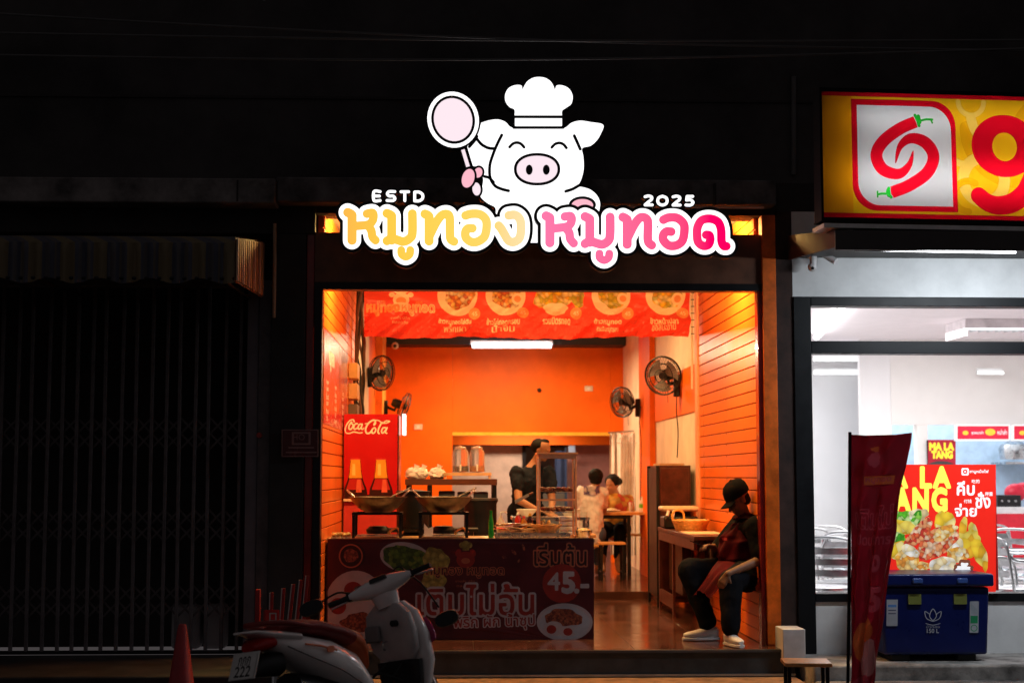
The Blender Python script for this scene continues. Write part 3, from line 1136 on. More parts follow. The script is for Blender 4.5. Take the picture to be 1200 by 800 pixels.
# ==================================================================== LEFT SHOP: folding gate, awning
GX0, GX1 = X(-30, 0), X(286, 0)
gt = thing('folding_gate', 'closed grey steel folding gate with scissor lattice, left of the orange shop', 'gate', (X(150, 0), .1, -.06))
gm = mat('grey_gate_paint', (.12, .10, .105), .5, var=.3, scale=8)
zb, ztp = -.04, Z(338, .1)
nb = 18
barb = MB().box(-.013, .013, -.015, .015, zb, ztp)
bar0 = None
pitch_ = (GX1 - GX0) / nb
for i in range(nb):
    x = GX0 + (i + .5) * pitch_
    if bar0 is None:
        bar0 = part('gate_bar', barb, gm, gt, world=False, bevel=.003)
        bar0.location = Vector((x, .1, 0)) - wloc(gt)
    else:
        c = bar0.copy()
        COL.objects.link(c)
        c.location = Vector((x + .006 * math.sin(i * 5.3), .1, 0)) - wloc(gt)
        c.rotation_euler.y = R(.25 * math.sin(i * 3.7))
lat = {}
for zc in (Z(508, .1), Z(615, .1), Z(703, .1)):
    for i in range(nb - 1):
        x = GX0 + (i + .5) * pitch_
        for k, (dz0, dz1, yy) in enumerate(((-.12, .0, .125), (.0, -.12, .135), (.0, .12, .125), (.12, 0, .135))):
            key = k
            if key not in lat:
                lat[key] = MB().poly([(0, 0, dz0 - .011), (pitch_, 0, dz1 - .011), (pitch_, 0, dz1 + .011), (0, 0, dz0 + .011)], (0, .004, 0))
                lat[key] = mesh_of(lat[key], (0, 0, 0), 0, 'lattice_strip')
                lat[key].materials.append(gm)
            o = bpy.data.objects.new('lattice_strip', lat[key])
            COL.objects.link(o)
            o.parent = gt
            o.location = Vector((x, yy, zc)) - wloc(gt)
part('gate_post', MB().box(GX1 + .002, X(300, 0), .05, .16, -.06, ztp), mat('pale_gate_post', (.17, .15, .17), .5), gt, bevel=.004)
part('gate_post', MB().box(X(300, 0) + .003, X(315, 0), .03, .16, -.06, ztp), gm, gt, bevel=.004)
part('rail', MB().box(GX0, X(315, 0), .03, .2, ztp + .002, ztp + .05), gm, gt)
part('rail', MB().box(GX0, GX1, .05, .18, -.058, -.041), M['black'], gt)
part('lock', MB().cone((X(303, 0), .0, Z(510, 0)), (X(303, 0), .03, Z(510, 0)), .022, .022, 14), mat('red_lock', (.35, .03, .02), .4), gt)
struct('gate_recess_wall', MB().box(-12, X(330, .6), .6, .7, -.06, Z(212, 0)), mat('dark_recess', (.03, .026, .026), .9, var=.3),
       label='dark wall behind the folding gate')
bx = thing('storage_bundle', 'pale boxes left behind the folding gate near the cone', 'box', (X(235, .35), .35, -.05))
part('box', MB().box(X(205, .35), X(238, .35), .3, .5, -.05, Z(708, .35)), mat('pale_carton', (.35, .33, .34), .7), bx, bevel=.03)
part('box', MB().box(X(242, .35), X(268, .35), .3, .5, -.05, Z(707, .35)), mat('pale_carton'), bx, bevel=.03)
# awning
aw = thing('striped_awning', 'yellow and brown striped awning over the folding gate, its right end lit orange', 'awning', (X(200, -.7), -.7, 2.7))
am = mat('striped_awning_sheet', (.4, .25, .08), .6, var=0, bump=0)
nt = am.node_tree
g = nt.nodes.new('ShaderNodeNewGeometry')
sx = nt.nodes.new('ShaderNodeSeparateXYZ')
nt.links.new(g.outputs['Position'], sx.inputs[0])
adn = nt.nodes.new('ShaderNodeMath')
adn.operation = 'MULTIPLY_ADD'
nt.links.new(sx.outputs[0], adn.inputs[0])
adn.inputs[1].default_value = 1 / .222
adn.inputs[2].default_value = .35
ad2 = nt.nodes.new('ShaderNodeMath')
ad2.operation = 'MULTIPLY_ADD'
nt.links.new(sx.outputs[1], ad2.inputs[0])
ad2.inputs[1].default_value = 1 / .36
nt.links.new(adn.outputs[0], ad2.inputs[2])
fr_ = nt.nodes.new('ShaderNodeMath')
fr_.operation = 'FRACT'
nt.links.new(ad2.outputs[0], fr_.inputs[0])
cr = nt.nodes.new('ShaderNodeValToRGB')
cr.color_ramp.interpolation = 'CONSTANT'
st = [(0, (.15, .115, .06)), (.42, (.06, .065, .09)), (.52, (.08, .075, .08)), (.66, (.05, .055, .08)), (.8, (.10, .085, .07)), (.88, (.07, .07, .09))]
while len(cr.color_ramp.elements) < len(st): cr.color_ramp.elements.new(.5)
for e, (p, c) in zip(cr.color_ramp.elements, st):
    e.position = p
    e.color = c + (1,)
nt.links.new(fr_.outputs[0], cr.inputs[0])
nt.links.new(cr.outputs[0], nt.nodes['Principled BSDF'].inputs['Base Color'])
AX = X(275, -1.5, 300)
zf0, zf1, zw0, zw1 = Z(331, -1.5), Z(278, -1.5), Z(350, 0), Z(283, 0)


def awn(a, b):
    # b: 0 valance bottom, 1 wall top
    x = -5.6 + (AX + 5.6) * a
    if b < .35:
        t = b / .35
        z = zf0 + (zf1 - zf0 - .05) * t
        y = -1.5 - .015 * math.sin(a * 300)
    else:
        t = (b - .35) / .65
        z = zf1 - .05 * (1 - min(1, t * 4)) ** 2 + (zw1 - zf1) * t
        y = -1.5 + 1.48 * t
    return (x, y, z + (.018 * math.sin(a * 75) if b == 0 else 0))


part('canopy_sheet', MB().grid(awn, 260, 20), am, aw)


def awe(a, b):
    y = -1.49 + 1.47 * a
    zb_ = zf0 + (zw0 - zf0) * a
    zt_ = zf1 + (zw1 - zf1) * a - .012
    return (AX + .006 * math.sin(a * 70), y, zb_ + (zt_ - zb_) * b)


part('end_panel', MB().grid(awe, 40, 4), mat('end_panel_sheet', (.22, .12, .06), .6, var=.2, scale=14), aw)
for k in range(15):
    q0, q1 = awe((k + .08) / 15, .02), awe((k + .62) / 15, .02)
    q2, q3 = awe((k + .62) / 15, .97), awe((k + .08) / 15, .97)
    part('end_rib', MB().poly([(AX + .009, p[1], p[2]) for p in (q0, q1, q2, q3)], (.012, 0, 0)), mat(('cream_rib', 'brown_rib', 'ochre_rib')[(k * 2) % 3], ((.62, .42, .28), (.30, .15, .08), (.5, .28, .1))[(k * 2) % 3], .5), aw)
part('frame_tube', MB().tube([(-5.6, -1.48, zf0 + .02), (AX, -1.48, zf0 + .02)], .015), M['black'], aw)
for k, q in enumerate((-4.2, -2.9, -1.62)):
    part('frame_tube', MB().tube([(q, -1.48, zf0 + .02), (q, .0, zf0 + .06)], .012), M['black'], aw)
# pipe near column, wires
tag(part('drain_pipe', MB().tube([at(322, 262, -.06), at(322, 300, -.06), at(321, 372, -.06)], .014), mat('orange_grey_pipe', (.4, .25, .15), .5)),
    'thin vertical pipe at the right end of the striped awning', 'pipe')
sm = thing('paper_notice', 'small dark red acrylic notice sign fixed beside the left jamb', 'sign', at(351, 520, -.06))
sheet('notice_plate', rect(330, 373, 503, 535), [(rect(331, 372, 504, 534), mat('clear_red_acrylic', (.09, .012, .012), .25, var=.1)),
                                                 (rect(342, 364, 506, 521), mat('grey_red_print', (.3, .14, .13), .5)),
                                                 (rect(344.5, 361.5, 508, 519), mat('clear_red_acrylic')),
                                                 (text_loops('HO', 350, 512, -7), mat('grey_red_print')),
                                                 (rect(338, 368, 523.5, 525), mat('grey_red_print')), (rect(335, 371, 529, 530.5), mat('grey_red_print'))],
      px_fn(-.07), sm, basemat=mat('grey_red_print'))
part('backing', MB().box(X(330, -.06), X(373, -.06), -.066, -.058, Z(535, -.06), Z(503, -.06)), M['blackp'], sm)

# ==================================================================== LIGHTBOX CHILLI SIGN (right)
LB0 = at(965, 255, -1.45)
lbr = R(4.0)
lb = thing('lightbox_sign', 'yellow lightbox sign with two curled red chillies and a big red 9', 'sign', LB0)
e1 = Vector((math.cos(lbr), math.sin(lbr), 0))
# local units: px at left edge
kx = 1 / 170.0
LBW = 3.2
z_bot, z_top = Z(255, -1.45, 965), Z(107, -1.45, 965)


def lbf(u, v, d=0):
    """u px from the left edge, v px below the top edge"""
    return LB0 + e1 * (u * kx) + Vector((-e1.y, e1.x, 0)) * d + Vector((0, 0, (z_top - LB0.z) - v * (z_top - z_bot) / 148))


LYEL = translucent('yellow_vinyl', (.86, .46, .008), .8)
LORG = translucent('orange_vinyl', (.84, .32, .004), .8)
LYE2 = translucent('light_yellow_vinyl', (.96, .62, .10), .8)
LYE3 = translucent('deep_yellow_vinyl', (.72, .34, .004), .8)
LRED = translucent('red_vinyl', (.50, .002, .012), .8)
LWHT = translucent('white_vinyl', (.86, .90, .96), .8)
LGRN = translucent('green_vinyl', (.01, .30, .02), .75)


def s9(u, v): return ((u - 90) / 3.635, (v - 62) / 3.635)


def P9(pts): return [s9(*p) for p in pts]


def inv(loops): return loops


arc = lambda cx, cy, r, w, a0, a1: stroke_loops([([(cx + r * math.cos(R(a)), cy + r * math.sin(R(a))) for a in np.linspace(a0, a1, 14)], w)], 0, .6)
# chilli bodies as tapering strokes
def taper(pts, r0, r1, r2=None, h=.35):
    pp = catmull(pts, n=8)
    n = len(pp)
    st = []
    for i in range(n - 1):
        t = i / (n - 1)
        r = r0 + (r1 - r0) * t if r2 is None else (r0 + (r2 - r0) * (t / .5) if t < .5 else r2 + (r1 - r2) * ((t - .5) / .5) ** 1.7)
        st.append(([pp[i], pp[i + 1]], max(r, .25)))
    F, x0, y0 = stroke_field(st, h, max(r0, r1, r2 or 0) + 2)
    return trace(F, x0, y0, h, .04)


ch1 = taper(P9([(515, 182), (440, 215), (365, 270), (332, 330), (360, 390), (430, 408), (478, 370), (498, 310)]), 6.9, .3, 7.4)
ch2 = taper(P9([(405, 485), (480, 455), (560, 400), (590, 330), (555, 272), (490, 255), (440, 290), (418, 360)]), 6.9, .3, 7.4)
st1 = stroke_loops([(P9([(510, 155), (520, 175), (528, 200)]), 1.8), (P9([(525, 160), (530, 185)]), 2.4), (P9([(535, 178), (560, 172), (588, 172)]), 1.3),
                    (P9([(582, 172), (588, 186)]), 1)], 0, .3)
st2 = stroke_loops([(P9([(385, 470), (378, 490), (395, 508)]), 1.8), (P9([(382, 480), (384, 500)]), 2.4), (P9([(375, 494), (350, 494), (335, 498)]), 1.3),
                    (P9([(334, 485), (334, 508)]), 1)], 0, .3)
sw = (z_bot, z_top)
base = rect(0, LBW / kx, 0, 148)
# digit 9: ring + tail, written as outlines. centre ring at px (1186,165)
ring_o = ell(227, 59.5, 41.5, 37, n=48)[0]
ring_i = ell(227, 60.5, 15.5, 17, n=36)[0]
tail = taper([(193, 119), (204, 127), (219, 130), (238, 125), (254, 110), (264, 85), (262, 60)], 10, 12, 11.5, .5)
big9 = [ring_o]
layers = [
    (rect(0, LBW / kx, 0, 5), LRED), (rect(0, LBW / kx, 142, 148), LRED),
    (arc(186, 8, 16, 3, 0, 180), LYE2), (arc(240, 40, 60, 9, 60, 180), LYE3), (arc(200, 100, 26, 7, 0, 359), LYE2), (arc(176, 60, 22, 4, 0, 200), LYE2),
    (arc(230, 20, 45, 6, 30, 170), LYE2), (arc(180, 120, 18, 4, 90, 300), LYE3), (arc(300, 60, 60, 9, 0, 359), LYE3), (arc(300, 60, 36, 6, 0, 359), LYE2),
    ([[(36.5, 8)] + [(136 + 30 * math.sin(R(a)), 38 - 30 * math.cos(R(a))) for a in range(0, 91, 9)] + [(166.5, 139)] +
         [(66.5 - 30 * math.sin(R(a)), 109 + 30 * math.cos(R(a))) for a in range(0, 91, 9)]], LRED),
    ([[(43.5, 15)] + [(133 + 27 * math.sin(R(a)), 42 - 27 * math.cos(R(a))) for a in range(0, 91, 9)] + [(160.5, 132.5)] +
      [(70.5 - 27 * math.sin(R(a)), 105.5 + 27 * math.cos(R(a))) for a in range(0, 91, 9)]], LWHT),
    (ch1, LRED), (ch2, LRED), (thick_loops(st1, .6, .4), LWHT), (thick_loops(st2, .6, .4), LWHT), (st1, LGRN), (st2, LGRN),
    (tail, LRED), (big9, LRED), ([ring_i], LYEL)]
sheet('lightbox_face', base, [(rect(0, 37, 5, 142), LORG)] + layers, lambda u, v: lbf(u, v), lb, basemat=LYEL)
# box body (open at front), inside a real tube lamp
fb = MB()
t_ = .03


def lbbox(u0, u1, v0, v1, d0, d1):
    c = [lbf(u, v, d) for d in (d0, d1) for v in (v0, v1) for u in (u0, u1)]
    return MB().add(c, [(0, 1, 3, 2), (4, 6, 7, 5), (0, 4, 5, 1), (2, 3, 7, 6), (0, 2, 6, 4), (1, 5, 7, 3)])


LU = LBW / kx
inw = mat('white_box_lining', (.85, .85, .85), .7)
BD = .17
part('box_back', lbbox(-1.8, LU + 1.8, -1.8, 149.8, BD - .02, BD), inw, lb)
mbk = mat('matt_black_metal', (.008, .008, .009), .7, spec=.15)
part('box_side', lbbox(-3, -.0, -2, 150, -.012, BD - .021), mbk, lb)
part('box_side', lbbox(LU, LU + 3, -2, 150, -.012, BD - .021), mbk, lb)
part('box_side', lbbox(-3, LU + 3, -4, -2.05, -.012, BD), mbk, lb)
part('box_side', lbbox(-3, LU + 3, 150.05, 152, -.012, BD), mbk, lb)
part('box_lip', lbbox(.05, LU - .05, -1.95, .4, -.011, -.003), mbk, lb)
part('box_lip', lbbox(.05, LU - .05, 147.6, 149.95, -.011, -.003), mbk, lb)
part('under_ledge', lbbox(-3, LU + 3, 156, 161, -.06, .2), mat('pale_metal_ledge', (.75, .75, .75), .4), lb)
for u in (28, 112, 210):
    part('mount_bracket', lbbox(u, u + 8, 161.3, 168, -.02, .1), mat('grey_bracket', (.3, .3, .3), .5), lb)
for v, wv in ((100, 78), (30, 6)):
    p = lbf(LU * .5 + 16, v, .13)
    area_light('lightbox_tube_light', p, (R(90), 0, lbr), LBW - .35, .03, wv, (1, .97, .92))
    part('inner_tube', MB().tube([lbf(24, v, .14), lbf(LU - 12, v, .14)], .006), glow('dim_tube', (1, .97, .92), 2.5), lb)

# ==================================================================== RIGHT SHOP
ns = thing('neighbour_shop', 'brightly lit white neighbouring shop with black window frames', 'building', (X(940, 0), 0, -.07))
NX0, NX1 = X(932, 0) + .002, 9.0
part('fascia_wall', MB().box(NX0, NX1, 0, .18, Z(347, 0), Z(246, 0)), M['white'], ns)
part('base_wall', MB().box(NX0 + .13, NX1, 0, .18, -.07, Z(706, 0)), M['white'], ns)
fm = mat('black_window_frame', (.008, .009, .011), .45, .0, var=.15, spec=.25)
part('window_frame', MB().box(NX0, X(953, 0), -.02, .16, -.07, Z(346, 0) - .002), fm, ns, bevel=.005)
part('window_frame', MB().box(X(953, 0), NX1, -.02, .16, Z(357, 0), Z(346, 0) - .002), fm, ns, bevel=.004)
part('window_frame', MB().box(X(953, 0), NX1, -.02, .16, Z(413, 0), Z(398.5, 0)), fm, ns, bevel=.004)
part('window_frame', MB().box(X(953, 0), NX1, -.02, .16, Z(706, 0) + .002, Z(696, 0)), fm, ns, bevel=.004)
part('window_frame', MB().box(X(1290, 0), X(1305, 0), -.02, .16, Z(696, 0), Z(413, 0)), fm, ns, bevel=.004)
glass = mat('window_glass', (1, 1, 1), .02, trans=1, ior=1.02, var=0, bump=0, spec=.5)
glass = bpy.data.materials.new('clear_glass')
glass.use_nodes = True
_n = glass.node_tree
_t = _n.nodes.new('ShaderNodeBsdfTransparent')
_t.inputs[0].default_value = (.95, .97, .97, 1)
_g = _n.nodes.new('ShaderNodeBsdfGlossy')
_g.inputs['Roughness'].default_value = .02
_f = _n.nodes.new('ShaderNodeFresnel')
_f.inputs[0].default_value = 1.45
_m = _n.nodes.new('ShaderNodeMixShader')
_gb = _n.nodes.new('ShaderNodeNewGeometry')
_iv = _n.nodes.new('ShaderNodeMath')
_iv.operation = 'SUBTRACT'
_iv.inputs[0].default_value = 1
_n.links.new(_gb.outputs['Backfacing'], _iv.inputs[1])
_mu = _n.nodes.new('ShaderNodeMath')
_mu.operation = 'MULTIPLY'
_n.links.new(_f.outputs[0], _mu.inputs[0])
_n.links.new(_iv.outputs[0], _mu.inputs[1])
_n.links.new(_mu.outputs[0], _m.inputs[0])
_n.links.new(_t.outputs[0], _m.inputs[1])
_n.links.new(_g.outputs[0], _m.inputs[2])
_n.links.new(_m.outputs[0], _n.nodes['Material Output'].inputs[0])
part('pane', MB().box(X(953, 0), NX1, .06, .066, Z(398.5, 0), Z(357, 0)), glass, ns)
part('pane', MB().box(X(953, 0), X(1290, 0), .06, .066, Z(696, 0), Z(413, 0)), glass, ns)
part('pane', MB().box(X(1305, 0), NX1, .06, .066, Z(696, 0), Z(413, 0)), glass, ns)
NB = 10.5
rw = mat('bright_room_paint', (.88, .86, .86), .55, var=.02, scale=2, bump=.05)
rt = thing('neighbour_room', 'white interior shell of the bright neighbouring shop', 'room', (5, 5, 0))
part('side_wall', MB().box(X(953, 0) - .25, X(953, 0) - .05, .19, NB, -.07, 3.05), rw, rt)
part('side_wall', MB().box(9.0, 9.1, .19, NB, -.07, 3.05), rw, rt)
part('back_wall', MB().box(X(953, 0) - .25, 9.1, NB, NB + .1, -.07, 3.05), rw, rt)
part('ceiling', MB().box(X(953, 0) - .25, 9.1, .19, NB, 3.052, 3.1), mat('pinkish_ceiling', (.88, .80, .83), .6, var=.03), rt)
part('floor_surface', MB().box(X(953, 0) - .25, 9.1, .19, NB, -.1, -.07), mat('pale_tile', (.5, .48, .46), .25), rt)
# partition with service opening
PY = 7.5
xa, xb = X(1060, PY), X(1088, PY)
part('partition', MB().box(X(1010, PY), X(1046, PY), PY, PY + .1, -.07, 3.05), rw, rt)
part('partition', MB().box(X(1046, PY) + .002, 8.99, PY, PY + .1, Z(497, PY), 3.05), mat('warm_partition', (.88, .84, .81), .6, var=.02, bump=.05), rt)
part('partition', MB().box(X(1075, PY), X(1088, PY), PY - .02, PY + .12, -.07, Z(497, PY) - .002), mat('warm_partition'), rt)
part('partition', MB().box(X(1100, PY), 8.99, PY - .02, PY + .12, -.07, Z(594, PY)), mat('pale_counter', (.75, .74, .75), .4), rt)
part('counter_front', MB().box(X(1100, PY), 8.99, PY - .035, PY - .022, Z(660, PY), Z(602, PY)), mat('red_counter', (.65, .02, .04), .4), rt)
part('inner_wall', MB().box(X(1060, PY), 8.99, 9.2, 9.28, -.07, 3.05), mat('bluish_wall', (.52, .66, .82), .5), rt)
# menu boards
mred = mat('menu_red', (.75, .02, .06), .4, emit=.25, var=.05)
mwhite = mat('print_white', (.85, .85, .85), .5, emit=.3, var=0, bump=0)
for k, (a, b) in enumerate(((1120.5, 1183.5), (1187, 1250))):
    t = thing('menu_board', ('red menu board with white lettering above the service counter, complete one',
                             'red menu board above the service counter, cut by the photo edge')[k], 'sign',
              at(a, 516, PY - .2), 'red menu boards over the counter')
    fY = PY - .22
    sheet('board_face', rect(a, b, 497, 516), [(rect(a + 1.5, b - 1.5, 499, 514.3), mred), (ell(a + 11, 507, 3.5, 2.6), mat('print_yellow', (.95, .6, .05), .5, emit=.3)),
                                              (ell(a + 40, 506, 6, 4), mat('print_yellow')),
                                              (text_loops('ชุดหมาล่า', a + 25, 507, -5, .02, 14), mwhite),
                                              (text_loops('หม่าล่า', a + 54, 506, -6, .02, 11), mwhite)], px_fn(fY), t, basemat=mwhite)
    part('board_back', MB().box(X(a, fY), X(b, fY), fY + .004, fY + .05, Z(516, fY), Z(497, fY)), mwhite, t)
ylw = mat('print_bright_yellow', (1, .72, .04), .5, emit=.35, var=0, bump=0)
t = thing('hanging_sign', 'small dark red MA LA TANG sign beside the service opening', 'sign', at(1103, 542, PY - .1))
fY = PY - .1
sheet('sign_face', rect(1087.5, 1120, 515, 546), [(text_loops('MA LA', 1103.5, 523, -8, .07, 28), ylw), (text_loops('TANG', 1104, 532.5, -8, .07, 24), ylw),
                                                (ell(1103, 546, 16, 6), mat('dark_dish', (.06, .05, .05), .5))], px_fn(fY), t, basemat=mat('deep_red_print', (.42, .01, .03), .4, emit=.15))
part('board_back', MB().box(X(1087.5, fY), X(1120, fY), fY + .004, fY + .03, Z(546, fY), Z(515, fY)), M['blackp'], t)
# kitchen goods
t = thing('counter_grill', 'dark flat machine on the pale service counter', 'machine', at(1183, 590, PY))
part('machine_body', MB().box(X(1168, PY), X(1196, PY), PY - .0, PY + .3, Z(594, PY) + .002, Z(580, PY)), M['blackp'], t, bevel=.01)
for k in range(3):
    part('knob', MB().cone((X(1173 + 8 * k, PY), PY - .02, Z(587, PY)), (X(1173 + 8 * k, PY), PY, Z(587, PY)), .015, .015), M['steel'], t)
t = thing('red_bag', 'red plastic bag behind the service counter', 'bag', at(1192, 580, PY + .4))
part('bag_body', MB().ball(at(1190, 577, PY + .35), (.15, .08, .12), 14, 8).ball(at(1199, 574, PY + .4), (.13, .08, .1), 12, 8), mat('red_plastic', (.7, .02, .05), .35), t)
t = thing('rice_cooker', 'pale steel appliance on the shelf behind the service counter', 'appliance', at(1195, 535, 8.8))
part('appliance_body', MB().lathe([(0.01, 0), (.2, 0), (.22, .12), (.2, .2), (.05, .26), (0.01, .27)], at(1190, 538, 8.8), 20), M['steel'], t)
part('shelf', MB().box(X(1170, 8.9), 8.9, 8.6, 9.19, Z(541, 8.9) - .03, Z(541, 8.9)), M['steel'], t)
# ceiling lights in the neighbour room
t = thing('louvre_light', 'boxy louvred ceiling light at the upper right of the bright shop', 'ceiling light', (X(1165, 5), 5.2, 3.05))
lx0, lx1 = X(1131, 5), X(1131, 5) + 1.2
part('housing', MB().box(lx0, lx1, 4.9, 5.5, 3.0, 3.05), mat('pink_white_metal', (.8, .72, .74), .5), t)
part('housing', MB().box(lx0 - .003, lx0 + .02, 4.85, 5.55, 2.86, 3.05).box(lx0 + .02, lx1, 4.85, 4.87, 2.93, 3.05), mat('pink_white_metal'), t)
part('diffuser', MB().box(lx0 + .03, lx1 - .03, 4.93, 5.47, 2.985, 2.998), glow('louvre_glow', (.9, .97, 1), 3.2), t)
for k in range(12):
    part('louvre', MB().box(lx0 + .05 + k * .1, lx0 + .06 + k * .1, 4.93, 5.47, 2.955, 2.984), M['alu'], t)
for k, (a, b, yy, zz, lab) in enumerate(((955, 1056, 10.3, Z(421, 10.3, 1000), 'upper of two long white tubes on the rear wall of the bright shop'),
                                         (955, 1010, 10.3, Z(436.5, 10.3, 1000), 'lower of two long white tubes on the rear wall of the bright shop'),
                                         (1148, 1178, 7.3, Z(437, 7.3, 1160), 'short white tube high on the partition of the bright shop'))):
    t = thing('wall_tube_light', lab, 'tube light', (X(a, yy), yy, zz), 'tube lights in the bright shop')
    part('tube', MB().tube([(X(a, yy), yy - .04, zz), (X(b, yy), yy - .04, zz)], .028 if k < 2 else .018), glow('tube_mid', (1, .97, .97), 3), t)
    part('housing', MB().box(X(a, yy), X(b, yy), yy - .02, yy + .05, zz - .01, zz + .06), M['white'], t)
t = thing('ceiling_tube_light', 'slanting bright tube on the ceiling in the upper left pane', 'tube light', (4.0, 3.6, 3.0))
part('tube', MB().tube([(3.96, 3.6, 3.0), (4.40, 6.6, 3.0)], .035), glow('tube_hot', (1, 1, 1), 14), t)
part('housing', MB().tube([(3.96, 3.6, 3.06), (4.40, 6.6, 3.06)], .03, 6), M['white'], t)
# canopy
cn = thing('canopy', 'dark flat canopy over the bright shop with a thin white tube under it', 'canopy', (X(1000, -1), -.7, 2.9))
cx0 = X(978, -1.5, 280)
zc0, zc1 = Z(291, -1.5), Z(268, -1.5)
part('fascia', MB().box(cx0, 9, -1.52, -1.5, zc0, zc1), mat('dark_fascia', (.05, .045, .045), .5), cn)
part('end_panel', MB().add([(cx0, -1.5, zc0 + .02), (cx0, -.01, Z(300, 0) - .02), (cx0, -.01, Z(283, 0) + .06), (cx0, -1.5, zc1),
                            (cx0 + .02, -1.5, zc0 + .02), (cx0 + .02, -.01, Z(300, 0) - .02), (cx0 + .02, -.01, Z(283, 0) + .06), (cx0 + .02, -1.5, zc1)],
                           [(0, 1, 2, 3), (7, 6, 5, 4), (0, 4, 5, 1), (1, 5, 6, 2), (2, 6, 7, 3), (3, 7, 4, 0)]),
     mat('mauve_end_panel', (.11, .055, .05), .65, spec=.2), cn)
part('soffit', MB().add([(cx0 + .02, -1.5, zc0 + .06), (9, -1.5, zc0 + .06), (9, -.01, zc0 + .16), (cx0 + .02, -.01, zc0 + .16)], [(0, 1, 2, 3)]),
     mat('black_soffit', (.03, .03, .03), .6), cn)
part('roof', MB().add([(cx0 + .02, -1.5, zc1), (9, -1.5, zc1), (9, -.01, zc1 + .16), (cx0 + .02, -.01, zc1 + .16)], [(0, 1, 2, 3)]), M['black'], cn)
t = thing('canopy_tube_lamp', 'thin white tube lamp under the front edge of the dark canopy', 'tube light', (X(1100, -1.45), -1.45, zc0))
part('tube', MB().tube([at(1007, 292.3, -1.45), at(1190, 295.3, -1.45)], .011), M['tube'], t)
part('housing', MB().box(X(1007, -1.45), X(1190, -1.45), -1.46, -1.42, zc0 - .0, zc0 + .03), M['black'], t)
for k, (a, b, lab) in enumerate(((953, 308, 'white dome security camera hanging at the left of the white fascia'), (970, 303, 'small white security camera pointing right under the canopy'))):
    t = thing('security_camera', lab, 'camera', at(a, b, -.15))
    p = at(a, b, -.15)
    if k == 0:
        part('camera_arm', MB().cone(p + Vector((0, 0, .07)), p + Vector((0, .15, .07)), .02), M['white'], t)
        part('camera_body', MB().cone(p + Vector((0, 0, .08)), p - Vector((0, 0, .02)), .03, .026, 16), mat('white_plastic', (.75, .72, .72), .35), t)
        part('camera_head', MB().ball(p - Vector((.01, 0, .035)), .034, 16, 10), mat('white_plastic'), t)
        part('camera_lens', MB().ball(p - Vector((.012, .028, .045)), .013, 10, 6), M['blackp'], t)
    else:
        part('camera_body', MB().cone(p + Vector((-.03, 0, .03)), p + Vector((.05, -.05, -.03)), .024, .027, 16), mat('white_plastic'), t)
        part('camera_arm', MB().tube([p, p + Vector((-.02, .1, .05)), p + Vector((-.02, .15, .06))], .01), mat('white_plastic'), t)
# ---- aluminium chairs
def make_chair(label, loc, rz, group):
    t = thing('aluminium_chair', label, 'chair', loc, group)
    r = .0125
    for s in (-1, 1):
        part('side_frame', MB().tube(catmull([(s * .26, -.24, 0), (s * .26, -.22, .4), (s * .27, -.2, .62), (s * .27, -.1, .68), (s * .27, .1, .68), (s * .24, .22, .70), (s * .2, .26, .80)], n=5), r, 8),
             M['alu'], t, world=False)
        part('leg', MB().tube([(s * .22, .2, .44), (s * .24, .28, 0)], r, 8), M['alu'], t, world=False)
    part('back_frame', MB().tube(catmull([(-.22, .2, .44), (-.23, .25, .7), (-.2, .27, .84), (0, .28, .87), (.2, .27, .84), (.23, .25, .7), (.22, .2, .44)], n=5), r, 8), M['alu'], t, world=False)
    for k in range(3):
        z = .55 + k * .09
        part('back_slat', MB().grid(lambda a, b: (-.215 + .43 * a, .235 + .02 * math.sin(PI * a) + .06 * (z - .5), z + .052 * b), 8, 1), M['alu'], t, world=False)
    part('seat', MB().lathe([(0.01, .45), (.2, .455), (.235, .45), (.24, .43), (.22, .425)], (0, 0, 0), 24), M['alu'], t, world=False)
    part('stretcher', MB().tube([(-.25, -.22, .3), (.25, -.22, .3)], .009, 8), M['alu'], t, world=False)
    t.rotation_euler = (0, 0, rz)
    return t


grp = 'aluminium cafe chairs in the bright shop'
ch = make_chair('aluminium chair nearest the glass, just right of the black window post', (X(968, .9), .95, -.07), 2.9, grp)
copy_tree(ch, (X(990, 1.5), 1.6, -.07), -.4, 'aluminium chair behind the front one at the left window post')
copy_tree(ch, (X(970, 2.5), 2.6, -.07), .4, 'rear aluminium chair at the left, half hidden by two others')
copy_tree(ch, (X(1190, .7), .75, -.07), 1.9, 'aluminium chair right of the red food poster, close to the glass')
copy_tree(ch, (X(1208, 1.8), 2.0, -.07), 1.2, 'aluminium chair behind the one right of the food poster')
copy_tree(ch, (X(1178, 3.5), 3.6, -.07), .2, 'farthest aluminium chair right of the food poster')
copy_tree(ch, (X(985, 3.6), 3.7, -.07), 2.4, 'aluminium chair deep at the left of the bright shop, behind the steel table')
copy_tree(ch, (X(1196, 2.7), 2.8, -.07), 2.6, 'aluminium chair third in the row right of the food poster')
t = thing('steel_table', 'round steel table beside the chairs at the left of the bright shop', 'table', (X(1010, 2), 2.0, -.07))
part('tabletop', MB().lathe([(0.01, .735), (.35, .735), (.35, .72), (0.01, .71)], (0, 0, 0), 28), M['alu'], t, world=False)
part('pedestal', MB().cone((0, 0, 0), (0, 0, .72), .03), M['alu'], t, world=False)

# food poster on the glass
PYY = -.06
po = thing('food_poster', 'big red MA LA TANG poster with yellow letters and food, standing at the window', 'poster', at(1103, 693, PYY))


def lit(name, col, k=.75):  # emission stands in for shop light passing through the poster
    return mat(name, col, .35, emit=k, var=.05, bump=0)


